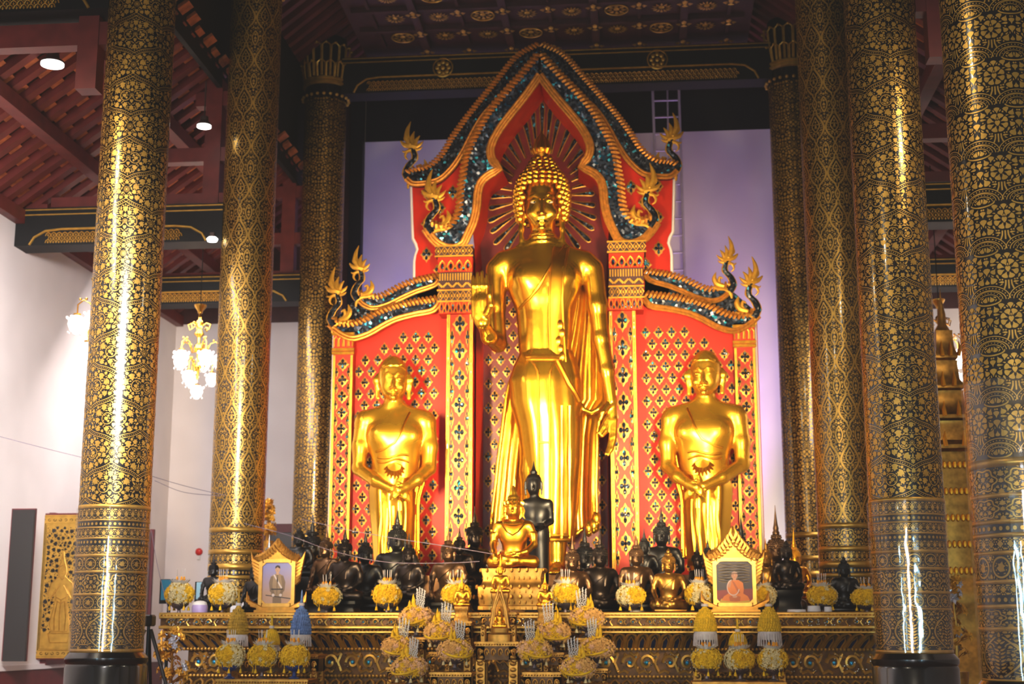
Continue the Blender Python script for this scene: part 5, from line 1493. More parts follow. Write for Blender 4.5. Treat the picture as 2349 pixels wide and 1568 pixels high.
c = T(1240, 1206, -0.24); MB().lathe([(0, -0.06), (0.05, -0.05), (0.075, 0.0), (0.06, 0.04), (0.05, 0.045), (0, 0.045)], c, 16).build('bowl', M_black, st)
MB().box((T(1215, 1300)[0] - 0.05, YT - 0.25, Tz), (T(1262, 1300)[0] + 0.05, YT + 0.2, Tz + 0.2), 0.02).build('pedestal', M_black, st)
# ------------------------------------------------------------------ the stepped altar
M_gem = mat('blue_glass_stud', (40, 150, 205), 0.6, 0.12, 0.3, 30)
M_inlay = mat('blue_inlay', (26, 44, 84), 0.3, 0.25, 0.4, 12)
M_darkgold = mat('dark_gilding', (84, 56, 28), 0.7, 0.45, 0.35, 14)  # darker gold ground behind the carving
M_yellow = mat('yellow_blossom', (244, 184, 10), 0, 0.75, 0.25, 18)
M_cream = mat('cream_blossom', (226, 206, 150), 0, 0.8, 0.15, 18)
M_pink = mat('pink_orange_blossom', (240, 176, 96), 0, 0.8, 0.3, 22)
M_palepink = mat('pale_pink_blossom', (242, 186, 142), 0, 0.8, 0.2, 14)
M_whitepetal = mat('white_petal', (222, 218, 212), 0, 0.8, 0.06, 10)
M_candle = mat('orange_candle', (240, 160, 22), 0, 0.6, 0.1, 10)
M_stick = mat('white_incense_stick', (220, 215, 210), 0, 0.6, 0.05, 10)
M_bowl = mat('worn_silver_bowl', (128, 118, 124), 0.8, 0.35, 0.25, 14)
M_bluebowl = mat('blue_enamel_bowl', (52, 74, 140), 0.3, 0.25, 0.25, 10)

YF = 19.3
def zy(y, Y, px=1200): return at(px, y, Y).z
XAL = at(367, 1425, YF).x; XAR = 2 * XC - XAL
altar = thing('stepped_altar', (XC, YF, 0), 'long gilded altar of carved steps with beads, petals and blue glass studs', 'altar')
def bead_row(mb, x0, x1, y, z, r, step):
    n = int((x1 - x0) / step)
    for i in range(n + 1): mb.ball((x0 + (x1 - x0) * i / n, y, z), r, 6, 4)
def scroll_row(mb, gem, x0, x1, y, z0, z1, step):
    n = int((x1 - x0) / step); h = z1 - z0; w = (x1 - x0) / n
    for i in range(n):
        c = x0 + (i + 0.5) * w; s = 1 if i % 2 else -1; zc = (z0 + z1) / 2
        P = []
        for k in range(15):
            a = k / 14 * 4.6 * PI / 2.2; r = h * 0.36 * (1 - k / 19)
            P.append((c - w * 0.08 * s + s * math.cos(a) * r * 0.9, y, zc + math.sin(a) * r))
        mb.tube(P, h * 0.085, 5)
        mb.tube([(c + w * 0.5, y, zc - s * h * 0.4), (c + w * 0.32, y, zc), (c + w * 0.5, y, zc + s * h * 0.4)], h * 0.08, 5)
        mb.tube([(c - w * 0.5, y, z0 + h * 0.05), (c - w * 0.2, y - 0.01, z0 + h * 0.16), (c, y, z0 + h * 0.06)], h * 0.07, 5)
        mb.tube([(c + w * 0.1, y, z1 - h * 0.04), (c + w * 0.3, y - 0.01, z1 - h * 0.17), (c + w * 0.5, y, z1 - h * 0.06)], h * 0.07, 5)
        for t_, sg in ((0.9, 1), (2.6, -1), (3.6, 1), (5.2, -1)):
            r = h * 0.40; pc = (c - w * 0.08 * s + s * math.cos(t_) * r, zc + math.sin(t_) * r)
            mb.tube([(pc[0], y, pc[1]), (pc[0] + s * math.cos(t_ + sg) * h * 0.12, y - 0.01, pc[1] + math.sin(t_ + sg) * h * 0.10), (pc[0] + s * math.cos(t_ + sg * 1.6) * h * 0.2, y, pc[1] + math.sin(t_ + sg * 1.6) * h * 0.05)], (h * 0.05, h * 0.06, h * 0.01), 5)
        gem.ball((c - w * 0.08 * s, y - 0.012, zc), (h * 0.1, 0.02, h * 0.1), 8, 5)
        gem.ball((c + w * 0.42, y - 0.008, zc + h * 0.25), (h * 0.06, 0.015, h * 0.06), 6, 4)
def petal_row(mb, inl, x0, x1, y0, z0, y1, z1, step, xb0=None, xb1=None):
    """Arched petals leaning in from the upper edge (y1, z1) to the lower (y0, z0)."""
    n = int((x1 - x0) / step); w = (x1 - x0) / n; xb0 = x0 if xb0 is None else xb0; xb1 = x1 if xb1 is None else xb1; wb = (xb1 - xb0) / n
    for i in range(n):
        ct, cb = x0 + (i + 0.5) * w, xb0 + (i + 0.5) * wb
        L = lambda u, v: (cb + (ct - cb) * v + u * (wb + (w - wb) * v), y0 + (y1 - y0) * v ** 1.6 - 0.03 * math.sin(PI * v), z0 + (z1 - z0) * v)
        mb.tube([L(-0.44, 0.0), L(-0.44, 0.5), L(-0.34, 0.82), L(0, 0.97), L(0.34, 0.82), L(0.44, 0.5), L(0.44, 0.0)], w * 0.12, 5)
        mb.tube([L(-0.24, 0.0), L(-0.24, 0.45), L(0, 0.72), L(0.24, 0.45), L(0.24, 0.0)], w * 0.075, 5)
        inl.grid([[L(-0.2, 0), L(0, 0), L(0.2, 0)], [L(-0.2, 0.4), L(0, 0.45), L(0.2, 0.4)], [L(-0.02, 0.66), L(0, 0.68), L(0.02, 0.66)]])
core = MB(); bead = MB(); scr = MB(); gem = MB(); pet = MB(); inl = MB(); edge = MB()
z = lambda y, Y=YF: zy(y, Y)
Y2 = YF + 0.30
XB0 = at(415, 1490, Y2).x; XB1 = 2 * XC - XB0; XP0 = at(428, 1515, Y2).x; XP1 = 2 * XC - XP0
YDEEP = 20.42
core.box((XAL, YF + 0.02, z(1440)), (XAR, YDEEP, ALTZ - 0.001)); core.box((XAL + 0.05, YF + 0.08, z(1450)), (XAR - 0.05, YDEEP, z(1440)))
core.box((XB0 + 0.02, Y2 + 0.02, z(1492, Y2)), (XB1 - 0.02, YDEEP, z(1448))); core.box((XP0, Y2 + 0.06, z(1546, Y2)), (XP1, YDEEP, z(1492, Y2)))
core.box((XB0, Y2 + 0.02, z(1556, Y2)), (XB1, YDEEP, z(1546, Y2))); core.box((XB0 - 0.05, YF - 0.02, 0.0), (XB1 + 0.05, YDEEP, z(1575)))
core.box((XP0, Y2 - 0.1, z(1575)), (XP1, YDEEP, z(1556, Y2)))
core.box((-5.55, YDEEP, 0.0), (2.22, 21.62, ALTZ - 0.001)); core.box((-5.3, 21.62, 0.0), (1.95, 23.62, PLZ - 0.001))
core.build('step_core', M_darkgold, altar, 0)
for yy in (1407, 1414, 1438): edge.tube([(XAL - 0.01, YF, z(yy)), (XAR + 0.01, YF, z(yy))], 0.022, 6)
for yy in (1449, ): edge.tube([(XAL + 0.05, YF + 0.05, z(yy)), (XAR - 0.05, YF + 0.05, z(yy))], 0.015, 6)
for a0, a1, yb_, zb_, rb_, st in ((XAL, XAR, YF, z(1410.5), 0.021, 0.048), (XAL + 0.05, XAR - 0.05, YF + 0.06, z(1444), 0.026, 0.052), (XB0, XB1, Y2, z(1488.5, Y2), 0.024, 0.05), (XB0, XB1, Y2, z(1551, Y2), 0.026, 0.052)):
    bead = MB(); bead_row(bead, a0, a1, yb_, zb_, rb_, st); bead.build('bead_pattern', M_leaf, altar)
for a0, a1, ys_, z0_, z1_, st in ((XAL + 0.02, XAR - 0.02, YF + 0.005, z(1437), z(1415), 0.19), (XP0, XP1, Y2 + 0.045, z(1545, Y2), z(1493, Y2), 0.27)):
    scr = MB(); gem = MB(); scroll_row(scr, gem, a0, a1, ys_, z0_, z1_, st); mir = MB(); rs = random.Random(9)
    for k in range(int((a1 - a0) / 0.035)):
        mir.ball((a0 + 0.05 + (a1 - a0 - 0.1) * rs.random(), ys_ - 0.012, z0_ + (z1_ - z0_) * rs.uniform(0.1, 0.9)), (0.013, 0.013, 0.013), 5, 4)
    build_multi('scroll_pattern', [(scr, M_leaf), (gem, M_gem), (mir, M_silver)], altar, 50)
for args in ((XAL + 0.08, XAR - 0.08, Y2 + 0.0, z(1485, Y2), YF + 0.06, z(1450), 0.155, XB0, XB1), (XB0 - 0.05, XB1 + 0.05, YF - 0.03, z(1600), Y2 - 0.12, z(1557, Y2), 0.155)):
    pet = MB(); inl = MB(); petal_row(pet, inl, *args); build_multi('petal_pattern', [(pet, M_leaf), (inl, M_inlay)], altar, 50)
edge.build('edge_moulding_pattern', M_leaf, altar)

# ------------------------------------------------------------------ flower bowls
def blossom_ball(rx, rz, n, size, seed, zc, three=False):
    rnd = random.Random(seed); groups = [MB(), MB(), MB()]
    for i in range(n):
        t = (i + 0.5) / n; ph = math.acos(1 - 1.75 * t); th = i * 2.39996 + rnd.uniform(-0.15, 0.15); q = rnd.uniform(0.90, 1.06)
        d = Vector((math.sin(ph) * math.cos(th), math.sin(ph) * math.sin(th), math.cos(ph)))
        c = Vector((d.x * rx * q, d.y * rx * q, zc + d.z * rz * q)); nn = Vector((d.x / rx, d.y / rx, d.z / rz)).normalized()
        t1 = nn.orthogonal().normalized(); t2 = nn.cross(t1); s = size * rnd.uniform(0.8, 1.2); a0 = rnd.uniform(0, 6)
        mb = groups[1 if (math.sin(th * 1.0 + seed) > 0.72 or rnd.random() < 0.10) else 0]
        if three:
            mb = groups[1] if abs(d.x + 0.25 * d.z - 0.1) < 0.2 else groups[2 if rnd.random() < 0.35 else (1 if rnd.random() < 0.2 else 0)]
        b = len(mb.v); mb.v.append(tuple(c + nn * s * 0.25))
        for k in range(10):
            a = a0 + 2 * PI * k / 10; r = s * (1.0 if k % 2 == 0 else 0.55); mb.v.append(tuple(c + (t1 * math.cos(a) + t2 * math.sin(a)) * r + nn * (s * 0.35 if k % 2 == 0 else -s * 0.1)))
        mb.f.extend([(b, b + 1 + k, b + 1 + (k + 1) % 10) for k in range(10)])
    core = MB(); core.ball((0, 0, zc), (rx * 0.93, rx * 0.93, rz * 0.93), 16, 10); groups[0].v and None
    b = len(groups[0].v); groups[0].add(core.v, core.f)
    return groups
def flower_bowl(name, label, group, m1, m2, mbowl, pink, seed):
    """A bowl heaped with blossoms, a ring of white petals and a few candles; local unit: half width 0.21."""
    root = thing(name, (0, 0, 0), label, 'flower offering', group)
    bw = MB(); bw.lathe([(0, 0), (0.075, 0), (0.08, 0.01), (0.03, 0.03), (0.022, 0.06), (0.03, 0.075), (0.09, 0.09), (0.135, 0.125), (0.14, 0.14), (0, 0.14)], (0, 0, 0), 20); bw.build('bowl', mbowl, root, 40, True)
    g = blossom_ball(0.20, 0.128, 170, 0.036, seed, 0.235) if not pink else blossom_ball(0.20, 0.135, 105, 0.05, seed, 0.23, True)
    g[0].build('blossoms', m1, root, 0, True); g[1].build('blossoms', m2, root, 0, True)
    if pink: g[2].build('blossoms', M_palepink, root, 0, True)
    if not pink:
        p = MB(); rnd = random.Random(seed)
        for k in range(34):
            a = 2 * PI * k / 34; e = rnd.uniform(0.5, 0.95); L = rnd.uniform(0.07, 0.10); r0 = 0.09
            d = Vector((math.cos(a) * e, math.sin(a) * e, 1.0 - e * 0.55)).normalized()
            c = Vector((math.cos(a) * r0, math.sin(a) * r0, 0.345)); q = Vector((-math.sin(a), math.cos(a), 0)) * 0.011
            p.add([c - q, c + q, c + d * L * 0.6 + q * 1.3, c + d * L, c + d * L * 0.6 - q * 1.3], [(0, 1, 2, 3, 4)])
        p.build('white_petals', M_whitepetal, root, 0, True)
        for k in range(5):
            a = 2 * PI * k / 5 + 0.3; c = (math.cos(a) * 0.055, math.sin(a) * 0.055)
            MB().lathe([(0, 0.34), (0.018, 0.345), (0.022, 0.385), (0.012, 0.42), (0, 0.43)], (c[0], c[1], 0), 8).build('candle', M_candle, root, 60, True)
            MB().tube([(c[0], c[1], 0.42), (c[0] * 1.15, c[1] * 1.15, 0.51)], 0.004, 5).build('incense_stick', M_stick, root, 60, True)
    else:
        for k, (x, h) in enumerate(((-0.05, 0.20), (-0.02, 0.16), (-0.075, 0.12))):
            MB().lathe([(0, 0.33), (0.012, 0.335), (0.024, 0.33 + h * 0.4), (0.014, 0.33 + h * 0.75), (0, 0.33 + h)], (x, -0.02 * k, 0), 8).build('yellow_bud', M_yellow, root, 60, True)
        for k in range(4):
            x = 0.01 + 0.028 * k; p = MB(); rnd = random.Random(seed + k); H = 0.28 - 0.02 * abs(k - 1)
            for j in range(26):
                a = j * 2.4; zz = 0.33 + H * j / 26; r = 0.014 * (1 - j / 40)
                p.ball((x + 0.02 * k * (j / 26) * 0.6 + math.cos(a) * r, math.sin(a) * r, zz), (0.007, 0.007, 0.012), 5, 4)
            p.build('white_grass_plume', M_stick, root, 0, True)
        g = MB(); g.tube([(0.19 * math.cos(a), -0.03 + 0.19 * math.sin(a), 0.235 - 0.10 * math.cos((a + PI / 2) * 1.0) * 0.8) for a in np.linspace(-PI * 0.95, -0.05, 18)], 0.014, 6); g.build('garland', M_yellow, root, 60, True)
    for k in range(4):
        a = 2 * PI * k / 4 + PI / 4; t = MB(); c = (math.cos(a) * 0.15, math.sin(a) * 0.15)
        t.tube([(c[0], c[1], 0.15), (c[0], c[1], 0.10)], 0.004, 4).lathe([(0, 0.06), (0.022, 0.06), (0.012, 0.10), (0, 0.105)], (c[0], c[1], 0), 7)
        t.build('tassel', M_cream if pink else M_yellow, root, 60, True)
    return root
yb = flower_bowl('flower_bowl', 'x', 'yellow flower bowls along the altar', M_yellow, M_cream, M_bowl, False, 3)
def place_bowl(proto, used, px, py, hw, Y, label, z=None, rz=0.0):
    o = proto if not used else dup(proto)
    c = at(px, py, Y); S = hw * Y / 3262.0 / 0.205
    z0 = c.z - 0.235 * S
    if z is not None: S2 = (c.z - z) / 0.235; z0 = z; o.scale = (S, S, S2)
    else: o.scale = (S, S, S)
    o.location = (c.x, Y, z0); o.rotation_euler = (0, 0, rz); o['label'] = label
    return o
YROW = 19.58
rowY = [(412, 1362, 'yellow flower bowl at the window end of the altar, beside the round lidded jar'), (511, 1362, 'yellow flower bowl between the round lidded jar and the standing portrait frame'), (750, 1368, 'first yellow flower bowl past the standing portrait frame, on the altar top'), (888, 1363, 'yellow flower bowl on the altar top below the gilded attendant beside the window side'), (1047, 1363, 'yellow flower bowl on the altar half behind a tiny golden figure'), (1297, 1362, 'yellow flower bowl just past the golden throne, below the towering statue ankles'), (1447, 1366, 'yellow flower bowl beside the old gold seated figure in the front row'), (1605, 1362, 'yellow flower bowl between the front old gold figure and the monk picture frame'), (1750, 1366, 'yellow flower bowl half hidden behind the monk picture frame'), (1886, 1366, 'yellow flower bowl beside the lone black seated figure'), (1987, 1370, 'yellow flower bowl cut off by the vine column')]
for i, (px, py, lb) in enumerate(rowY):
    place_bowl(yb, i > 0, px, py, 33 if i != 8 else 30, YROW + (0.2 if i in (7, 8) else 0.0), lb, ALTZ, i * 0.9)
for i, (px, py, lb) in enumerate(((528, 1504, 'yellow flower bowl on the low table, under the gold cone offering'), (602, 1504, 'middle yellow flower bowl of the low table below the standing portrait'), (676, 1504, 'yellow flower bowl on the low table, under the blue cone offering'), (1621, 1512, 'yellow flower bowl on the low table below the monk picture, nearest the throne'), (1697, 1512, 'middle yellow flower bowl of the low table below the monk picture'), (1773, 1512, 'yellow flower bowl on the low table below the monk picture, farthest from the throne'))):
    o = place_bowl(yb, True, px, py, 33.5, 17.75, lb, zy(1556 if px < 1000 else 1562, 17.75, px), 1.0 + i)
    for ch in o.children:
        if ch.name.startswith('bowl') and i in (0, 2): set_mat(ch, M_bluebowl)
pk = flower_bowl('bouquet_bowl', 'x', 'pink and yellow bouquets on the centre tables', M_pink, M_yellow, M_bowl, True, 5)
PK = [(955, 1416, 18.75, 'topmost pink and yellow bouquet on the standing portrait side of the centre tables'), (1012, 1449, 18.55, 'pink bouquet in the second step nearest the small central table, standing portrait side'), (914, 1484, 18.40, 'outermost pink bouquet on the standing portrait side of the centre tables'), (1044, 1491, 18.0, 'pink bouquet standing right beside the dark table opening, standing portrait side'), (939, 1530, 17.75, 'lowest pink bouquet on the standing portrait side of the centre tables'),
      (1346, 1417, 18.75, 'topmost pink and yellow bouquet on the monk picture side of the centre tables'), (1270, 1450, 18.55, 'pink bouquet in the second step nearest the small central table, monk picture side'), (1226, 1491, 18.0, 'pink bouquet standing right beside the dark table opening, monk picture side'), (1369, 1486, 18.40, 'outermost pink bouquet on the monk picture side of the centre tables'), (1327, 1531, 17.75, 'lowest pink bouquet on the monk picture side of the centre tables')]
pk_base = []
for i, (px, py, Y, lb) in enumerate(PK):
    o = place_bowl(pk, i > 0, px, py, 38, Y, lb, None, 0.35 * (i % 4) - 0.5)
    if i >= 5: o.scale = (-o.scale[0], o.scale[1], o.scale[2])
    pk_base.append((px, Y, o.location.z, o.location.x))

# ------------------------------------------------------------------ carved offering tables
def carved_table(label, x0, x1, y0, y1, zt, zb, group=None, apron=0.16, leg=0.085, mats=None):
    cx, cy = (x0 + x1) / 2, (y0 + y1) / 2
    root = thing('offering_table', (cx, cy, zb), label, 'table', group)
    top = MB(); top.box((x0, y0, zt - 0.03), (x1, y1, zt), 0.01); top.box((x0 + 0.02, y0 + 0.02, zt - 0.055), (x1 - 0.02, y1 - 0.02, zt - 0.03)); top.build('table_top', M_gilt, root, 0)
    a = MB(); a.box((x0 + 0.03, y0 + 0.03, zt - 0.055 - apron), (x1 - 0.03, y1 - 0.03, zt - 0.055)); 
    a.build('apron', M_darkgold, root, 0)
    s = MB(); n = max(3, int((x1 - x0) / 0.09)); w = (x1 - x0 - 0.06) / n; zc = zt - 0.055 - apron / 2
    for i in range(n):
        c = x0 + 0.03 + (i + 0.5) * w
        s.tube([(c + math.cos(t) * w * 0.36 * (1 - t / 9), y0 + 0.022, zc + math.sin(t) * apron * 0.36 * (1 - t / 9)) for t in np.linspace(0, 7, 12)], 0.011, 5)
        s.tube([(c - w * 0.5, y0 + 0.022, zt - 0.06 - apron), (c, y0 + 0.02, zt - 0.075 - apron - 0.02), (c + w * 0.5, y0 + 0.022, zt - 0.06 - apron)], 0.01, 5)
    for i in range(int((x1 - x0) / 0.035)): s.ball((x0 + 0.02 + i * 0.035, y0, zt - 0.035), 0.012, 5, 4)
    s.build('carving_pattern', M_gilt, root)
    for lx in (x0 + 0.03 + leg / 2, x1 - 0.03 - leg / 2):
        for ly in (y0 + 0.03 + leg / 2, y1 - 0.03 - leg / 2):
            l = MB(); l.box((lx - leg / 2, ly - leg / 2, zb), (lx + leg / 2, ly + leg / 2, zt - 0.05)); 
            k = 0
            while zb + 0.05 + k * 0.075 < zt - 0.1 and k < 14:
                l.ball((lx, ly - leg / 2, zt - 0.12 - k * 0.075), (leg * 0.4, 0.014, 0.03), 6, 4); k += 1
            l.build('leg', M_gilt, root, 40)
    return root
TG = 'carved gilt offering tables in front of the altar'
def tb(p0, p1, yt, Y, depth, label, zb=0.0, apron=0.16, leg=0.085):
    a = at(p0, yt, Y); b = at(p1, yt, Y); return carved_table(label, a.x, b.x, Y, Y + depth, a.z, zb, TG, apron, leg)
T1z = zy(1471, 18.2, 1140)
tb(1086, 1192, 1471, 18.2, 0.45, 'tall carved table with the dark opening in the very middle', 0, 0.17, 0.11)
tb(1097, 1187, 1404, 18.36, 0.28, 'small carved table set on top of the middle table', T1z, 0.10, 0.05)
tb(982, 1084, 1541, 17.85, 0.4, 'carved table under the bouquet beside the dark opening, standing portrait side')
tb(1196, 1290, 1541, 17.85, 0.4, 'carved table under the bouquet beside the dark opening, monk picture side')
tb(885, 976, 1569, 17.55, 0.42, 'lowest carved table at the standing portrait end of the centre tables')
tb(1296, 1398, 1569, 17.55, 0.42, 'lowest carved table at the monk picture end of the centre tables')
tb(492, 708, 1557, 17.55, 0.5, 'low carved table holding three yellow flower bowls below the standing portrait')
tb(1586, 1806, 1563, 17.55, 0.5, 'low carved table holding three yellow flower bowls below the monk picture')
tb(508, 732, 1500, 18.35, 0.5, 'taller carved table with cone offerings below the standing portrait')
tb(1586, 1806, 1500, 18.35, 0.5, 'taller carved table with cone offerings below the monk picture')
# small stands under the raised bouquets
for i, (px, Y, z0, x) in enumerate(pk_base):
    if i in (0, 1, 2, 5, 6, 8):
        side = 'standing portrait side' if i < 5 else 'monk picture side'
        step = {0: 'topmost', 1: 'second', 2: 'outermost', 5: 'topmost', 6: 'second', 8: 'outermost'}[i]
        carved_table(f'narrow carved stand under the {step} bouquet, {side}', x - 0.15, x + 0.15, Y - 0.13, Y + 0.13, z0, 0.0, TG, 0.1, 0.05)
tb(1020, 1084, 1424, 18.72, 0.36, 'narrow carved table under the tiny golden figure on the standing portrait side')
tb(1222, 1272, 1424, 18.72, 0.36, 'narrow carved table under the tiny golden figure on the monk picture side')

# tiny golden figures on the centre tables
SM = 'tiny golden figures before the throne'
for px, py, hw, Y, zs, lb in ((1060, 1312, 13, 18.9, zy(1424, 18.72, 1050), 'tiny golden seated figure before a yellow flower bowl, standing portrait side'), (1250, 1312, 13, 18.9, zy(1424, 18.72, 1250), 'tiny golden seated figure at the throne corner, monk picture side'), (1148, 1270, 15, 18.46, zy(1404, 18.3, 1140), 'small golden seated figure with a spire, on the small central table before the throne')):
    o = seated(px, py, hw, Y, M_gold_soft, 0, 'spire', lb, zs, m2=M_gilt); o['group'] = SM
ar = thing('arched_shrine', (at(1146, 1440, 18.22).x, 18.25, T1z), 'tiny pointed golden arch with a seated figure inside, on the middle table', 'shrine')
ar.location.y = 18.235
c0 = at(1146, 1471, 18.235); wz = lambda y: at(1146, y, 18.235).z
mb = MB()
for k, (hw, top) in enumerate(((17, 1340), (13, 1362))):
    u = 18.235 / 3262.0
    mb.tube([(c0.x + sx * hw * u * f, 18.235, wz(yy)) for sx, f, yy in ((-1, 1.2, 1440), (-1, 1.0, 1415), (-1, 0.8, 1392), (-1, 0.35, 1375 - 10 * (1 - k)), (0, 0, top), (1, 0.35, 1375 - 10 * (1 - k)), (1, 0.8, 1392), (1, 1.0, 1415), (1, 1.2, 1440))], 0.018 - 0.005 * k, 6)
mb.build('arch', M_gilt, ar)
mb = MB(); mb.lathe([(0, T1z), (0.15, T1z), (0.15, wz(1455)), (0.11, wz(1450)), (0.12, wz(1440)), (0, wz(1440))], (c0.x, 18.25, 0), 20, 1, 0.6, 0, 0.6).build('base', M_gilt, ar)
b = Body((c0.x - 0.13, 18.15, wz(1442)), (c0.x + 0.13, 18.37, wz(1385)), 0.006)
q = lambda x, y, z: (c0.x + x, 18.25 + y, wz(1440) + z)
b.limb(q(-0.07, -0.02, 0.025), q(0.07, -0.02, 0.025), 0.03, 0.03, 0.02).limb(q(0, 0, 0.03), q(0, 0, 0.12), 0.04, 0.05, 0.03).blob(q(0, 0, 0.19), (0.032, 0.034, 0.045), 0.01).limb(q(0, 0, 0.21), q(0, 0, 0.27), 0.02, 0.004, 0.01)
for s in (-1, 1): b.chain([q(s * 0.055, 0, 0.13), q(s * 0.07, -0.01, 0.075), q(s * 0.03, -0.05, 0.05)], [0.017, 0.014, 0.011], 0.01)
b.build('figure', M_gold_soft, ar)

# cone offerings ---------------------------------------------------------------------
M_blueweave = mat('blue_woven_thread', (92, 122, 178), 0, 0.7, 0.35, 20, bump=0.5, bscale=60)
M_goldweave = mat('gold_woven_thread', (176, 138, 40), 0.2, 0.6, 0.3, 20, bump=0.5, bscale=60)
M_yelweave = mat('yellow_flower_weave', (228, 182, 16), 0, 0.7, 0.2, 24, bump=0.6, bscale=70)
M_lace = mat('white_lace', (205, 196, 196), 0, 0.8, 0.1, 16)
def cone(px, ytop, ybase, ybot, hw, Y, m, label, spire, zsup):
    u = Y / 3262.0; c = at(px, ybase, Y); Z = lambda y: at(px, y, Y).z
    root = thing('cone_offering', (c.x, Y, zsup), label, 'cone offering', 'cone offerings on the taller tables')
    r = hw * u; zt, zb = Z(ytop), Z(ybase); h = zt - zb
    MB().lathe([(0, zb), (r * 1.05, zb), (r * 1.08, zb + h * 0.08), (r * 0.98, zb + h * 0.2), (r * 1.0, zb + h * 0.24), (r * 1.0, zb + h * 0.32), (r * 0.9, zb + h * 0.36), (r * 0.93, zb + h * 0.42), (r * 0.82, zb + h * 0.6), (r * 0.6, zb + h * 0.78), (r * 0.33, zb + h * 0.92), (r * 0.2, zt), (0, zt)], (c.x, Y, 0), 28).build('cone', m, root)
    w = MB(); rnd = random.Random(3)
    for j in range(9):
        zz = zb + h * (0.06 + 0.095 * j); f = np.interp((zz - zb) / h, [0, 0.1, 0.32, 0.42, 0.6, 0.78, 0.92, 1], [1.06, 1.06, 1.0, 0.93, 0.82, 0.6, 0.33, 0.2]); n = max(8, int(26 * f))
        for k in range(n): a = 2 * PI * (k + 0.5 * (j % 2)) / n; w.ball((c.x + math.cos(a) * r * f, Y + math.sin(a) * r * f, zz), (0.016, 0.016, 0.02), 5, 4)
    w.build('bud_pattern', m, root, 0)
    MB().lathe([(0, zt - 0.01), (r * 0.34, zt), (r * 0.34, zt + 0.03), (0, zt + 0.035)], (c.x, Y, 0), 14).build('collar', M_lace, root)
    if spire: MB().lathe([(0, zt + 0.03), (r * 0.2, zt + 0.03), (r * 0.13, zt + 0.09), (0.012, zt + 0.16), (0.004, Z(spire))], (c.x, Y, 0), 10).build('spire', m, root)
    MB().lathe([(0, Z(ybot - 14)), (r * 1.0, Z(ybot - 14)), (r * 1.1, zb - 0.015), (r * 1.1, zb), (0, zb)], (c.x, Y, 0), 28).build('lace_band', M_lace, root)
    f = MB()
    for k in range(26): a = 2 * PI * k / 26; f.tube([(c.x + math.cos(a) * r * 1.08, Y + math.sin(a) * r * 1.08, zb - 0.02), (c.x + math.cos(a) * r * 1.14, Y + math.sin(a) * r * 1.14, Z(ybot))], (0.006, 0.009), 4)
    f.build('fringe', M_lace, root)
    MB().lathe([(0, zsup), (r * 0.7, zsup), (r * 0.3, zsup + 0.03), (r * 0.3, (zsup + Z(ybot - 14)) / 2), (r * 0.9, Z(ybot - 14)), (0, Z(ybot - 14))], (c.x, Y, 0), 20).build('foot', M_bowl, root)
    return root
zs1 = zy(1500, 18.35, 620); zs2 = zy(1500, 18.35, 1690)
cone(545, 1388, 1455, 1482, 21, 18.55, M_goldweave, 'gold woven cone offering beside the standing portrait frame', 1352, zs1)
cone(690, 1388, 1455, 1482, 21, 18.55, M_blueweave, 'blue woven cone offering below the standing portrait frame', 1352, zs1)
cone(622, 1440, 1478, 1492, 17, 18.5, M_yelweave, 'small yellow cone offering between the gold and the blue one', 1418, zs1)
cone(1618, 1390, 1448, 1481, 23, 18.55, M_yelweave, 'yellow cone offering below the monk picture, nearer the throne', 0, zs2)
cone(1765, 1390, 1448, 1481, 23, 18.55, M_yelweave, 'yellow cone offering below the monk picture, farther from the throne', 0, zs2)
cone(1693, 1448, 1480, 1492, 18, 18.5, M_yelweave, 'small yellow cone offering between the two big yellow ones', 1418, zs2)

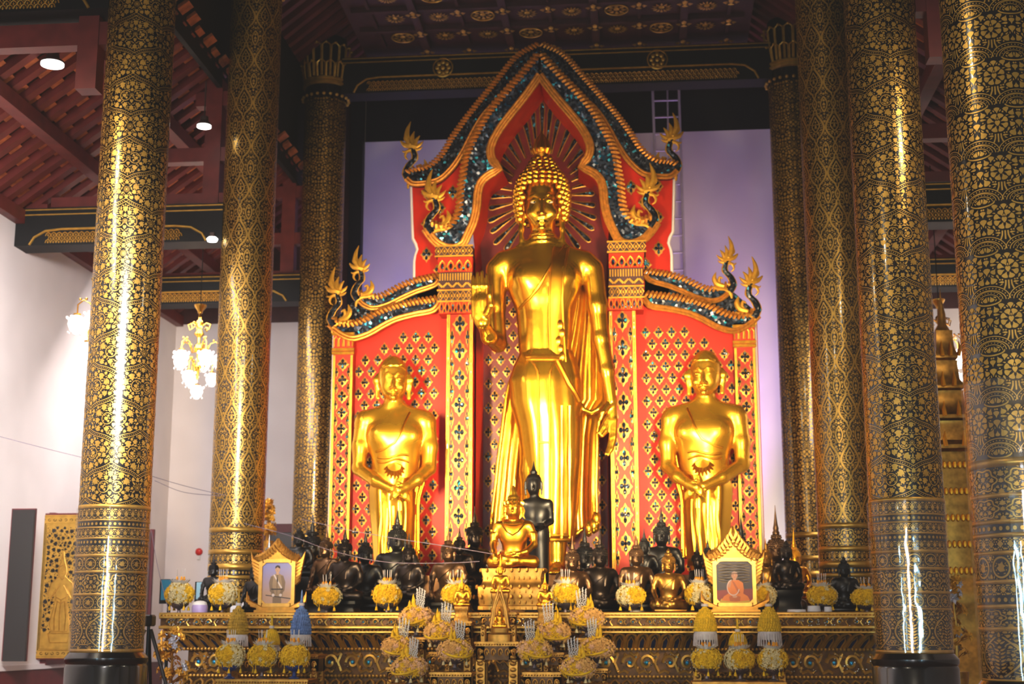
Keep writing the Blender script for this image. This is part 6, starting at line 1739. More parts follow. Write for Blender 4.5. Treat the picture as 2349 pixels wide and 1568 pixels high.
# ------------------------------------------------------------------ framed pictures
def colour(name, rgb, rough=0.5): return mat(name, rgb, 0, rough, 0.08, 5)
M_framegold = mat('frame_gilding', (196, 150, 74), 0.8, 0.38, 0.15, 12)
def ornate_frame(label, px0, px1, py0, py1, peak, Y, pic):
    a = at(px0, py1, Y); b = at(px1, py0, Y); x0, x1, z0, z1 = a.x, b.x, a.z, b.z; w = x1 - x0; cx = (x0 + x1) / 2; t = 0.05
    root = thing('picture_frame', (cx, Y, ALTZ), label, 'framed picture')
    fr = MB()
    for lo, hi in (((x0 - t, z0 - t), (x0, z1 + t)), ((x1, z0 - t), (x1 + t, z1 + t)), ((x0, z0 - t), (x1, z0)), ((x0, z1), (x1, z1 + t))): fr.box((lo[0], Y - 0.04, lo[1]), (hi[0], Y + 0.03, hi[1]), 0.012)
    for sx in (0, 1):
        for sz_ in (0, 1):
            xx = x0 if sx == 0 else x1; zz = z0 if sz_ == 0 else z1; dx = 0.05 * (1 if sx == 0 else -1); dz = 0.05 * (1 if sz_ == 0 else -1)
            fr.prism([(xx, zz), (xx + dx, zz), (xx, zz + dz)] if dx * dz > 0 else [(xx, zz), (xx, zz + dz), (xx + dx, zz)], Y - 0.03, Y - 0.005)
    fix_normals(fr.build('frame', M_framegold, root, 30))
    zp = at(cx, peak, Y).z; zp = at((px0 + px1) / 2, peak, Y).z; H = zp - z1 - t; cr = MB(); cz = z1 + t
    cr.prism([(x0 - t, cz), (x1 + t, cz), (x1 + t * 0.6, cz + H * 0.12), (cx + w * 0.34, cz + H * 0.2), (cx + w * 0.2, cz + H * 0.32), (cx + w * 0.08, cz + H * 0.5), (cx, cz + H * 0.7), (cx - w * 0.08, cz + H * 0.5), (cx - w * 0.2, cz + H * 0.32), (cx - w * 0.34, cz + H * 0.2), (x0 - t * 0.6, cz + H * 0.12)], Y - 0.02, Y + 0.02)
    rnd = random.Random(6)
    for s in (-1, 1):
        for k in range(9):
            u = k / 8; bx = cx + s * (w * 0.55 + t) * u; bz = cz + H * (0.66 * (1 - u) ** 1.7 + 0.12); L = H * (0.30 - 0.10 * u)
            cr.tube([(bx, Y - 0.02, bz - L * 0.7), (bx + s * L * 0.35, Y - 0.03, bz - L * 0.1), (bx + s * L * 0.12, Y - 0.02, bz + L * 0.7)], (0.03, 0.034, 0.004), 6)
            cr.tube([(bx + math.cos(a) * L * 0.28, Y - 0.035, bz - L * 0.8 + math.sin(a) * L * 0.28) for a in np.linspace(0, 5.5, 9)], 0.012, 5)
    cr.lathe([(0.05, zp - H * 0.3), (0.06, zp - H * 0.22), (0.03, zp - H * 0.1), (0.003, zp)], (cx, Y, 0), 10)
    cr.build('crest_ornament', M_gilt, root)
    for s in (-1, 1):
        fl = MB(); xe = cx + s * (w / 2 + t)
        for k in range(7):
            bz = z1 + t * 0.8 - k * (z1 - z0) * 0.085; L = 0.14 - 0.012 * k
            fl.tube([(xe, Y, bz - 0.05), (xe + s * L * 0.7, Y - 0.01, bz), (xe + s * L * 0.9, Y, bz + L * 0.8)], (0.028, 0.03, 0.003), 6)
            fl.tube([(xe + s * L * 0.4 + math.cos(a) * 0.03, Y - 0.02, bz + math.sin(a) * 0.03) for a in np.linspace(0, 5.5, 8)], 0.01, 5)
        for k in range(3):
            fl.tube([(xe - s * 0.05, Y - 0.03, z0 - t * 1.3), (xe + s * (0.09 + 0.03 * k), Y - 0.03, z0 - t * 0.6 + 0.03 * k), (xe + s * (0.12 + 0.02 * k), Y - 0.02, z0 + 0.06 + 0.05 * k)], (0.03, 0.03, 0.004), 6)
        fl.build('side_ornament', M_gilt, root)
    bs = MB()
    for k, (d, hh) in enumerate(((0.02, 0.35), (0.05, 0.7), (0.09, 1.0))):
        zb_ = ALTZ; H2 = z0 - t - zb_
        bs.box((x0 - t - d, Y - 0.05 - d * 0.5, zb_ if k == 2 else zb_ + H2 * (1 - 0.0 - hh * 0.0) * 0.0), (x1 + t + d, Y + 0.05 + d * 0.5, zb_ + max(0.02, H2 * (1 - 0.33 * k))), 0.01)
    bs.build('base', M_gilt, root, 30)
    pb = MB().box((x0, Y - 0.004, z0), (x1, Y + 0.02, z1)); 
    pic(root, x0, x1, z0, z1, Y - 0.005)
    return root
def poly(root, name, m, pts, x0, x1, z0, z1, y, k):
    P = [(x0 + u * (x1 - x0), z0 + v * (z1 - z0)) for u, v in pts]
    mb = MB(); b = len(mb.v); mb.v = [(p[0], y - 0.0015 * k, p[1]) for p in P]; c = (sum(p[0] for p in P) / len(P), y - 0.0015 * k, sum(p[1] for p in P) / len(P))
    mb.v.append(c); n = len(P); mb.f = [(n, (i + 1) % n, i) for i in range(n)]; return mb.build(name, m, root, 0)
def ell(cx, cy, rx, ry, n=18): return [(cx + rx * math.cos(2 * PI * i / n), cy + ry * math.sin(2 * PI * i / n)) for i in range(n)]
def grad(name, c0, c1):
    m = bpy.data.materials.new(name); m.use_nodes = True; N = m.node_tree.nodes; L = m.node_tree.links; b = N['Principled BSDF']; b.inputs['Roughness'].default_value = 0.35
    tc = N.new('ShaderNodeTexCoord'); sp = N.new('ShaderNodeSeparateXYZ'); rp = N.new('ShaderNodeValToRGB'); rp.color_ramp.elements[0].color = (*lin(c0), 1); rp.color_ramp.elements[1].color = (*lin(c1), 1); rp.color_ramp.elements[0].position = 0.25; rp.color_ramp.elements[1].position = 0.9
    L.new(tc.outputs['Generated'], sp.inputs[0]); L.new(sp.outputs['Z'], rp.inputs['Fac']); L.new(rp.outputs['Color'], b.inputs['Base Color']); return m
def pic_standing(root, x0, x1, z0, z1, y):
    a = (x0, x1, z0, z1, y)
    poly(root, 'picture_ground', grad('portrait_backdrop', (176, 140, 118), (128, 128, 190)), [(0, 0), (1, 0), (1, 1), (0, 1)], *a, 0)
    tan = colour('tan_uniform', (150, 122, 92)); tan2 = colour('tan_uniform_shade', (118, 94, 72)); skin = colour('printed_skin', (190, 148, 120)); hair = colour('printed_hair', (48, 38, 40)); whi = colour('printed_white', (214, 196, 190))
    poly(root, 'trousers', tan2, [(0.36, 0), (0.66, 0), (0.64, 0.22), (0.36, 0.22)], *a, 1)
    poly(root, 'tunic', tan, [(0.30, 0.16), (0.70, 0.16), (0.72, 0.40), (0.76, 0.56), (0.70, 0.68), (0.56, 0.73), (0.42, 0.72), (0.28, 0.66), (0.24, 0.54), (0.30, 0.38)], *a, 2)
    for s, P in ((-1, [(0.28, 0.66), (0.22, 0.50), (0.26, 0.30), (0.38, 0.20), (0.42, 0.24), (0.34, 0.34), (0.33, 0.5), (0.36, 0.66)]), (1, [(0.70, 0.68), (0.78, 0.52), (0.76, 0.32), (0.64, 0.20), (0.60, 0.24), (0.67, 0.36), (0.67, 0.5), (0.62, 0.68)])): poly(root, 'sleeve', tan2, P, *a, 3)
    poly(root, 'neck', skin, [(0.46, 0.70), (0.55, 0.70), (0.55, 0.80), (0.46, 0.80)], *a, 3); poly(root, 'face', skin, ell(0.505, 0.84, 0.085, 0.085), *a, 4)
    poly(root, 'hair', hair, [(0.42, 0.85), (0.43, 0.91), (0.50, 0.945), (0.58, 0.92), (0.595, 0.85), (0.57, 0.89), (0.50, 0.905), (0.44, 0.885)], *a, 5)
    for x in (0.475, 0.535): poly(root, 'eye', hair, ell(x, 0.845, 0.013, 0.006, 8), *a, 5)
    poly(root, 'mouth', tan2, ell(0.505, 0.80, 0.025, 0.006, 8), *a, 5); poly(root, 'shirt_front', tan2, [(0.49, 0.2), (0.51, 0.2), (0.53, 0.70), (0.48, 0.70)], *a, 4)
    for x in (0.38, 0.63): poly(root, 'hand', whi, ell(x, 0.20, 0.05, 0.035), *a, 6)
    poly(root, 'belt', hair, [(0.30, 0.33), (0.71, 0.33), (0.71, 0.36), (0.30, 0.36)], *a, 4); poly(root, 'sash', whi, [(0.36, 0.70), (0.41, 0.71), (0.68, 0.38), (0.64, 0.36)], *a, 4)
    poly(root, 'sword', hair, [(0.12, 0.19), (0.98, 0.10), (0.98, 0.125), (0.12, 0.21)], *a, 5)
def pic_monk(root, x0, x1, z0, z1, y):
    a = (x0, x1, z0, z1, y)
    poly(root, 'picture_ground', colour('purple_backdrop', (44, 36, 58)), [(0, 0), (1, 0), (1, 1), (0, 1)], *a, 0); poly(root, 'red_carpet', colour('printed_red', (130, 34, 40)), [(0, 0), (1, 0), (1, 0.34), (0, 0.30)], *a, 1)
    gold = colour('printed_gold', (120, 98, 66)); rnd = random.Random(2)
    for k in range(7):
        yy = 0.50 + 0.068 * k; P = [(u, yy + 0.012 * math.sin(u * 21 + k)) for u in np.linspace(0.06, 0.94, 24)]; poly(root, 'backdrop_carving', gold, P + [(u, v + 0.018) for u, v in P[::-1]], *a, 1)
    orange = colour('printed_orange_robe', (204, 104, 28)); orange2 = colour('printed_orange_shade', (164, 76, 24)); skin = colour('printed_skin_warm', (186, 130, 104)); grey = colour('printed_grey_head', (150, 118, 108)); whi = colour('printed_garland', (206, 176, 176)); yel = colour('printed_yellow_cloth', (190, 150, 40))
    poly(root, 'cushion', yel, [(0.06, 0.0), (0.94, 0.0), (0.88, 0.10), (0.12, 0.10)], *a, 2)
    poly(root, 'robe', orange, [(0.12, 0.06), (0.20, 0.16), (0.32, 0.22), (0.30, 0.36), (0.32, 0.48), (0.44, 0.55), (0.62, 0.55), (0.74, 0.48), (0.76, 0.34), (0.74, 0.22), (0.86, 0.16), (0.92, 0.06), (0.5, 0.02)], *a, 3)
    poly(root, 'bare_shoulder', skin, [(0.33, 0.48), (0.42, 0.54), (0.40, 0.44), (0.37, 0.36), (0.32, 0.38)], *a, 4); poly(root, 'robe_fold', orange2, [(0.42, 0.54), (0.50, 0.50), (0.66, 0.24), (0.60, 0.22)], *a, 4)
    P = ell(0.46, 0.37, 0.18, 0.20, 28); Q = ell(0.46, 0.37, 0.155, 0.175, 28); g = MB()
    for i in range(8, 27): g.add([(x0 + u * (x1 - x0), y - 0.0075, z0 + v * (z1 - z0)) for u, v in (P[i], P[i + 1], Q[i + 1], Q[i])], [(3, 2, 1, 0)])
    g.build('garland', whi, root, 0)
    poly(root, 'lap', orange2, [(0.36, 0.04), (0.64, 0.04), (0.66, 0.15), (0.5, 0.18), (0.34, 0.15)], *a, 5); poly(root, 'hand', skin, ell(0.5, 0.15, 0.07, 0.03), *a, 6)
    poly(root, 'neck', skin, [(0.46, 0.54), (0.55, 0.54), (0.55, 0.60), (0.46, 0.60)], *a, 4); poly(root, 'face', skin, ell(0.505, 0.665, 0.09, 0.09), *a, 5); poly(root, 'shaven_head', grey, [(0.42, 0.68), (0.43, 0.73), (0.50, 0.765), (0.58, 0.735), (0.595, 0.68), (0.56, 0.71), (0.45, 0.71)], *a, 6)
    for x in (0.475, 0.54): poly(root, 'eye', colour('printed_dark', (50, 34, 34)), ell(x, 0.67, 0.014, 0.006, 8), *a, 7)
    poly(root, 'mouth', orange2, ell(0.505, 0.618, 0.028, 0.006, 8), *a, 7)
ornate_frame('gold crested frame around a portrait of a standing person in tan uniform', 601, 671, 1290, 1383, 1234, 19.5, pic_standing)
ornate_frame('gold crested frame around a picture of a seated monk in orange robe', 1645, 1724, 1287, 1382, 1206, 19.5, pic_monk)

# small things on the altar -----------------------------------------------------------
M_lav = mat('lavender_ceramic', (172, 150, 196), 0, 0.4, 0.1, 8); c = at(458, 1405, 19.52)
j = thing('lidded_jar', (c.x, 19.52, ALTZ), 'round lavender lidded jar on the window end of the altar', 'jar'); u = 19.52 / 3262
MB().lathe([(0, ALTZ), (14 * u, ALTZ), (18 * u, ALTZ + 8 * u), (18.5 * u, ALTZ + 20 * u), (17 * u, ALTZ + 25 * u), (0, ALTZ + 25 * u)], (c.x, 19.52, 0), 24).build('jar_body', M_lav, j)
MB().lathe([(0, ALTZ + 25 * u), (17 * u, ALTZ + 25 * u), (15 * u, ALTZ + 31 * u), (8 * u, ALTZ + 34 * u), (0, ALTZ + 35 * u)], (c.x, 19.52, 0), 24).build('lid', M_whitepetal, j)
c = at(540, 1400, 19.5); e = thing('white_figurine', (c.x, 19.5, ALTZ), 'little glossy white elephant figurine by the standing portrait frame', 'figurine')
M_porc = mat('white_porcelain', (225, 222, 226), 0, 0.15, 0.04, 8); b = Body((c.x - 0.13, 19.38, ALTZ), (c.x + 0.13, 19.62, ALTZ + 0.22), 0.006)
b.blob((c.x - 0.01, 19.5, ALTZ + 0.10), (0.065, 0.04, 0.045), 0.01).blob((c.x + 0.06, 19.5, ALTZ + 0.14), (0.036, 0.034, 0.036), 0.02).chain([(c.x + 0.085, 19.5, ALTZ + 0.13), (c.x + 0.105, 19.5, ALTZ + 0.15), (c.x + 0.105, 19.5, ALTZ + 0.18)], [0.015, 0.011, 0.008], 0.01)
for dx in (-0.05, 0.035):
    for dy in (-0.022, 0.022): b.limb((c.x + dx, 19.5 + dy, ALTZ + 0.09), (c.x + dx, 19.5 + dy, ALTZ + 0.012), 0.018, 0.017, 0.01)
for dy in (-0.035, 0.035): b.blob((c.x + 0.045, 19.5 + dy, ALTZ + 0.14), (0.022, 0.008, 0.03), 0.008)
b.build('body', M_porc, e)
for i, (px, w, h) in enumerate(((1826, 22, 12), (1866, 15, 20), (1898, 9, 18))):
    c = at(px, 1405, 19.5); o = MB().lathe([(0, ALTZ), (w * u * 0.5, ALTZ), (w * u, ALTZ + h * u * 0.4), (w * u * 0.9, ALTZ + h * u), (w * u * 0.8, ALTZ + h * u), (w * u * 0.7, ALTZ + h * u * 0.4), (0, ALTZ + h * u * 0.2)], (c.x, 19.42, 0.003), 18).build('white_cup', M_porc)
    tag(o, ('wide low white bowl in front of the small bronze figure plinth', 'round white cup under the yellow flower bowl by the lone black figure', 'narrow white cup next to the round white cup')[i], 'cup')
# ------------------------------------------------------------------ windows and shutters
YW = 20.9
def panel_quad(px0, px1, py0, py1, Y): a = at(px0, py1, Y); b = at(px1, py0, Y); return a.x, b.x, a.z, b.z
sh1 = thing('window_shutter', (at(45, 1515, YW).x, YW, at(45, 1515, YW).z), 'black lacquered shutter leaf standing open against the white wall', 'shutter')
x0, x1, z0, z1 = panel_quad(22, 68, 1168, 1516, YW); x0 = at(17, 1340, YW).x; x1 = at(68, 1340, YW).x
MB().box((x0, YW, z0), (x1, YW + 0.05, z1), 0.004).build('leaf_board', M_lacquer, sh1, 0)
MB().box((x0 - 0.035, YW + 0.05, z0), (x1, YW + 0.09, z1 + 0.02)).build('leaf_edge', M_maroon, sh1, 0)
YG = 22.55
sh2 = thing('window_shutter', (at(130, 1508, YG).x, YG, at(130, 1508, YG).z), 'open shutter leaf with a gold guardian figure in a red edge', 'shutter')
x0, x1, z0, z1 = panel_quad(70, 215, 1180, 1509, YG)
MB().box((x0, YG, z0 - 0.02), (x1, YG + 0.06, z1 + 0.03), 0.01).build('red_frame', M_maroon, sh2, 0)
gx0, gx1 = at(80, 1340, YG).x, at(206, 1340, YG).x
MB().box((gx0, YG - 0.012, z0), (gx1, YG, z1)).build('gold_panel', M_leaf, sh2, 0)
W_, H_ = gx1 - gx0, z1 - z0; rng = random.Random(21)
ins = Tile(W_ * 0.66, H_ * 0.80, 0.004)
fig = [(0.5, 0.97), (0.45, 0.86), (0.40, 0.80), (0.38, 0.74), (0.42, 0.70), (0.20, 0.62), (0.12, 0.50), (0.22, 0.46), (0.34, 0.56), (0.36, 0.46), (0.22, 0.18), (0.28, 0.10), (0.72, 0.10), (0.78, 0.18), (0.64, 0.46), (0.66, 0.56), (0.78, 0.46), (0.88, 0.50), (0.80, 0.62), (0.58, 0.70), (0.62, 0.74), (0.60, 0.80), (0.55, 0.86)]
FP = [(u * ins.W, v * ins.H * 0.80) for u, v in fig]
i_, k_, m_ = ins._mask(FP); ww = ins.occ[np.ix_(i_, k_)] | m_; ins.occ[np.ix_(i_, k_)] = ww
ins.occ[:, :int(ins.nz * 0.07)] = True
for shape, size, tries in ((S_IVY, 0.045, 160), (S_FAN, 0.034, 260), (S_DROP, 0.024, 400), (S_DROP, 0.014, 500), (S_DOT, 0.009, 400)): ins.scatter(shape, size, tries, rng, False)
v, f = ins.arrays(); v3 = np.stack([gx0 + W_ * 0.17 + v[:, 0], np.full(len(v), YG - 0.016), z0 + H_ * 0.12 + v[:, 1]], 1)
ok = (v[:, 0] > -0.001) & (v[:, 0] < ins.W) & (v[:, 1] > 0) & (v[:, 1] < ins.H); f = f[ok[f].all(1)]
mesh_obj('black_scroll_pattern', v3, f[:, ::-1].copy(), M_lacquer, sh2, 0)
bp_ = MB()
def rect_line(a, b, c, d, w):
    P = [(gx0 + a * W_, YG - 0.016, z0 + b * H_), (gx0 + c * W_, YG - 0.016, z0 + b * H_), (gx0 + c * W_, YG - 0.016, z0 + d * H_), (gx0 + a * W_, YG - 0.016, z0 + d * H_)]
    bp_.tube(P, w, 5, True)
rect_line(0.03, 0.012, 0.97, 0.988, 0.005); rect_line(0.13, 0.055, 0.87, 0.94, 0.006); rect_line(0.155, 0.065, 0.845, 0.93, 0.004)
for k in range(30):
    for a in (0.08, 0.92): 
        c = (gx0 + a * W_, z0 + H_ * (0.04 + 0.0317 * k)); bp_.tube([(c[0] + 0.022 * math.cos(t), YG - 0.016, c[1] + 0.022 * math.sin(t)) for t in np.linspace(k, k + 5, 9)], 0.004, 4)
for k in range(9):
    for b in (0.033, 0.964):
        c = (gx0 + (0.1 + 0.1 * k) * W_, z0 + b * H_); bp_.tube([(c[0] + 0.022 * math.cos(t), YG - 0.016, c[1] + 0.018 * math.sin(t)) for t in np.linspace(k, k + 5, 9)], 0.004, 4)
bp_.build('border_pattern', M_lacquer, sh2)
fg = MB(); OX = gx0 + W_ * 0.17; OZ = z0 + H_ * 0.12; U = lambda u, v: (OX + u * ins.W, YG - 0.02, OZ + v * ins.H * 0.80)
def line_(pts, w=0.006): fg.tube([U(*p) for p in pts], w, 5)
line_([(u, v) for u, v in fig] + [fig[0]], 0.005)
line_([(0.42, 0.70), (0.5, 0.66), (0.58, 0.70)]); line_([(0.36, 0.47), (0.5, 0.44), (0.64, 0.47)]); line_([(0.38, 0.43), (0.5, 0.40), (0.62, 0.43)]); line_([(0.5, 0.44), (0.48, 0.28), (0.5, 0.11)]); line_([(0.40, 0.42), (0.34, 0.25), (0.36, 0.11)]); line_([(0.60, 0.42), (0.66, 0.25), (0.64, 0.11)])
line_([(0.41, 0.80), (0.5, 0.82), (0.59, 0.80)]); line_([(0.44, 0.765), (0.48, 0.77)], 0.004); line_([(0.52, 0.77), (0.56, 0.765)], 0.004); line_([(0.47, 0.725), (0.53, 0.725)], 0.004); line_([(0.5, 0.76), (0.5, 0.74)], 0.003)
line_([(0.22, 0.46), (0.30, 0.5), (0.44, 0.6)]); line_([(0.78, 0.46), (0.70, 0.5), (0.56, 0.6)]); line_([(0.2, 0.08), (0.8, 0.08), (0.74, -0.02), (0.26, -0.02), (0.2, 0.08)], 0.005); line_([(0.14, -0.1), (0.86, -0.1)], 0.005)
fg.build('figure_outline_pattern', M_gilt, sh2)
YH = 25.4
sh3 = thing('window_shutter', (at(345, 1418, YH).x, YH, at(345, 1418, YH).z), 'plain maroon shutter leaf behind the vine column, next to the tripod', 'shutter')
x0, x1, z0, z1 = panel_quad(322, 354, 1213, 1420, YH)
MB().box((x0, YH, z0), (x1, YH + 0.06, z1), 0.01).build('leaf_board', M_maroon, sh3, 0)
MB().box((x0 + 0.06, YH - 0.012, z0 + 0.06), (x1 - 0.05, YH, z1 - 0.06), 0.008).build('leaf_panel', M_wood_dark, sh3, 0)
wz0, wz1 = at(45, 1515, YW).z, at(45, 1168, YW).z
w1 = thing('window_1', (X_WALL_L, 24, wz0), None, None, None, 'structure')
fr = MB()
for a, b in (((X_WALL_L, 22.7, wz0 - 0.1), (X_WALL_L + 0.1, 22.8, wz1 + 0.1)), ((X_WALL_L, 25.2, wz0 - 0.1), (X_WALL_L + 0.1, 25.3, wz1 + 0.1)), ((X_WALL_L, 22.8, wz1), (X_WALL_L + 0.1, 25.2, wz1 + 0.1)), ((X_WALL_L, 22.8, wz0 - 0.1), (X_WALL_L + 0.1, 25.2, wz0))): fr.box(a, b)
fr.build('window_frame', M_maroon, w1, 0)
M_sky = mat('bright_daylight_pane', (226, 232, 242), 0, 0.3, 0.03, 2, emit=1.2)
MB().box((X_WALL_L + 0.004, 22.8, wz0), (X_WALL_L + 0.02, 25.2, wz1)).build('pane', M_sky, w1, 0)
x0, x1, z0, z1 = panel_quad(585, 700, 1201, 1420, Y_BACK)
w2 = thing('window_2', ((x0 + x1) / 2, Y_BACK, z0), None, None, None, 'structure'); fr = MB()
t = 0.17
for a, b in (((x0, Y_BACK - 0.08, z0), (x0 + t, Y_BACK - 0.001, z1)), ((x1 - t, Y_BACK - 0.08, z0), (x1, Y_BACK - 0.001, z1)), ((x0, Y_BACK - 0.08, z1 - t), (x1, Y_BACK - 0.001, z1)), ((x0, Y_BACK - 0.08, z0), (x1, Y_BACK - 0.001, z0 + t))): fr.box(a, b)
fr.build('window_frame', M_maroon, w2, 0); MB().box((x0 + t, Y_BACK - 0.03, z0 + t), (x1 - t, Y_BACK - 0.002, z1 - t)).build('pane', M_lacquer, w2, 0)

# ------------------------------------------------------------------ chandeliers and lamps
M_brass = mat('bright_brass', (226, 170, 70), 1.0, 0.25, 0.1, 12)
M_glass = bpy.data.materials.new('frosted_glass'); M_glass.use_nodes = True
_N = M_glass.node_tree.nodes; _L = M_glass.node_tree.links; _b = _N['Principled BSDF']; _b.inputs['Roughness'].default_value = 0.15; _b.inputs['Base Color'].default_value = (0.95, 0.93, 0.92, 1)
_t = _N.new('ShaderNodeBsdfTransparent'); _x = _N.new('ShaderNodeMixShader'); _fr = _N.new('ShaderNodeTexNoise'); _fr.inputs['Scale'].default_value = 40; _mr = _N.new('ShaderNodeMapRange'); _mr.inputs['To Min'].default_value = 0.25; _mr.inputs['To Max'].default_value = 0.65
_L.new(_fr.outputs['Fac'], _mr.inputs['Value']); _L.new(_mr.outputs['Result'], _x.inputs[0]); _L.new(_t.outputs[0], _x.inputs[1]); _L.new(_b.outputs[0], _x.inputs[2]); _L.new(_x.outputs[0], _N['Material Output'].inputs['Surface'])
M_bulb = mat('glowing_bulb', (255, 244, 232), 0, 0.5, 0.0, 2, emit=4.5)
def chandelier(label, ztop):
    """Brass chandelier of eight glass tulips in three tiers; its own origin sits on the ceiling rose."""
    root = thing('chandelier', (0, 0, 0), label, 'chandelier', 'chandeliers of the aisles')
    MB().tube([(0, 0, 0), (0, 0, ztop)], 0.008, 5).build('wire', M_blackwood, root, 60, True)
    b = MB(); b.lathe([(0, 0.02), (0.11, 0.02), (0.10, -0.02), (0.045, -0.09), (0.04, -0.13), (0, -0.13)], (0, 0, 0), 16); b.build('canopy', M_brass, root, 40, True)
    b = MB(); b.lathe([(0, -0.13), (0.022, -0.13), (0.03, -0.24), (0.06, -0.27), (0.07, -0.34), (0.035, -0.40), (0.09, -0.50), (0.03, -0.56), (0.025, -0.66), (0.07, -0.70), (0.09, -0.76), (0.03, -0.84), (0.03, -1.02), (0.07, -1.08), (0.03, -1.14), (0.02, -1.3), (0, -1.3)], (0, 0, 0), 14); b.build('stem', M_brass, root, 40, True)
    for k in range(6):
        a = 2 * PI * k / 6; q = MB(); q.tube([(math.cos(a) * r, math.sin(a) * r, z) for r, z in ((0.04, -0.36), (0.12, -0.30), (0.20, -0.33), (0.17, -0.42), (0.11, -0.38))], 0.012, 5); q.build('scroll', M_brass, root, 60, True)
    def tulip(x, y, z, s):
        g = MB(); g.lathe([(0.03 * s, 0.03 * s), (0.10 * s, -0.02 * s), (0.115 * s, -0.10 * s), (0.085 * s, -0.17 * s), (0.09 * s, -0.18 * s)], (x, y, z), 14)
        for k in range(8): a = 2 * PI * k / 8; g.ball((x + math.cos(a) * 0.12 * s, y + math.sin(a) * 0.12 * s, z - 0.02 * s), 0.022 * s, 6, 4).ball((x + math.cos(a) * 0.10 * s, y + math.sin(a) * 0.10 * s, z - 0.2 * s), 0.014 * s, 5, 4)
        sh = g.build('glass_shade', M_glass, root, 60, True)
        MB().lathe([(0, 0.05 * s), (0.05 * s, 0.04 * s), (0.035 * s, 0.0), (0, 0)], (x, y, z), 10).build('cup', M_brass, sh, 60, True)
        MB().ball((x, y, z - 0.13 * s), (0.07 * s, 0.07 * s, 0.095 * s), 10, 8).build('bulb', M_bulb, sh, 180, True)
    for n, R, zc, zd, s, ph in ((5, 0.36, -0.66, -0.86, 1.1, 0.35), (3, 0.25, -1.0, -1.20, 1.0, 0.2)):
        for k in range(n):
            a = 2 * PI * k / n + ph; c, d = math.cos(a), math.sin(a); q = MB()
            q.tube([(c * r, d * r, z) for r, z in ((0.04, zc - 0.14), (R * 0.35, zc - 0.16), (R * 0.55, zc), (R * 0.8, zc + 0.04), (R, zc - 0.03), (R, zd + 0.04))], 0.011, 6)
            for r, z in ((R * 0.45, zc - 0.05), (R * 0.7, zc + 0.06), (R * 0.92, zc + 0.05)): q.ball((c * r, d * r, z), (0.022, 0.022, 0.02), 6, 4)
            q.build('arm', M_brass, root, 60, True); tulip(c * R, d * R, zd, s)
    tulip(0, 0, -1.42, 1.0)
    return root
c = at(460, 702, 23.6); ch = chandelier('brass chandelier hanging whole between the vine and the ogee columns', 2.5); ch.location = c
c2 = at(248, 590, 18.4); d = dup(ch, c2, 0.6, 'brass chandelier mostly hidden behind the vine column by the window shutters')
c3 = at(2152, 690, 23.4); d = dup(ch, c3, 0.2, 'brass chandelier glimpsed in the gap beside the blossom patterned column')
M_lampwhite = mat('lamp_disc', (255, 252, 246), 0, 0.5, 0.0, 2, emit=7.0)
M_lampgrey = mat('lamp_housing', (70, 52, 48), 0.3, 0.5, 0.1, 5)
for px, py, Y, r, lb in ((120, 150, 17.5, 0.152, 'round white ceiling lamp near the broad beam, the larger of two'), (468, 292, 20.3, 0.108, 'small round white ceiling lamp beside the ogee column')):
    c = at(px, py, Y); l = thing('ceiling_lamp', c, lb, 'lamp')
    MB().lathe([(0, 0.0), (r, 0.0), (r, 0.03), (0, 0.03)], c, 28).build('diffuser', M_lampwhite, l, 40)
    MB().lathe([(0, 0.03), (r * 1.03, 0.03), (r * 1.0, 0.06), (r * 0.6, 0.10), (r * 0.55, 0.17), (0, 0.17)], c, 28).build('housing', M_lampgrey, l, 40)
    MB().tube([(c.x, c.y, c.z + 0.17), (c.x, c.y, c.z + 0.75)], 0.012, 6).build('rod', M_lampgrey, l)
c = at(487, 548, 20.7); l = thing('spot_lamp', c, 'small white spot lamp under the black beam by the ogee column', 'lamp')
MB().lathe([(0, -0.05), (0.06, -0.04), (0.075, 0.0), (0.05, 0.03), (0, 0.04)], c, 16, 1.2).build('lamp_head', M_lampwhite, l, 50); MB().box((c.x - 0.03, c.y - 0.03, c.z + 0.03), (c.x + 0.03, c.y + 0.03, c.z + 0.10)).build('bracket', M_lampgrey, l, 0)

# ------------------------------------------------------------------ ladder, bell, boards, cords
M_alu = mat('white_painted_metal', (196, 186, 196), 0.2, 0.5, 0.06, 6)
YLd = 27.9
lad = thing('ladder', (at(1540, 700, YLd).x, YLd, 0), 'white metal ladder against the purple lit wall behind the gable', 'ladder')
P = lambda x, y: at(x, y, YLd)
rails = [(P(1497, 200), P(1512, 640)), (P(1557, 200), P(1571, 640))]
for a, b in rails:
    d_ = (b - a) / (a.z - b.z); lo = b + d_ * b.z; MB().tube([a, b, lo], 0.028, 6).build('rail', M_alu, lad)
MB().tube([P(1531, 205), P(1534, 420)], 0.018, 6).build('rail', M_alu, lad)
a0, b0 = rails[0]; a1, b1 = rails[1]; zz = a0.z - 0.3; 
while zz > 0.3:
    u0 = (a0.z - zz) / (a0.z - b0.z); u1 = (a1.z - zz) / (a1.z - b1.z)
    MB().tube([a0.lerp(b0, u0), a1.lerp(b1, u1)], 0.02, 6).build('rung', M_alu, lad); zz -= 0.36
M_bell = mat('fire_bell_red', (196, 36, 30), 0, 0.35, 0.06, 8)
c = at(457, 1265, Y_BACK); bl = thing('wall_mounted_alarm_bell', (c.x, Y_BACK - 0.03, c.z), 'small red round alarm bell on the white back wall', 'alarm bell')
mb = MB(); mb.lathe([(0, 0), (0.075, 0.0), (0.075, 0.02), (0.06, 0.05), (0.02, 0.06), (0, 0.06)], (0, 0, 0), 20); mb.v = [(c.x + x, Y_BACK - 0.004 - z, c.z + y) for x, y, z in mb.v]; fix_normals(mb.build('gong', M_bell, bl, 50))
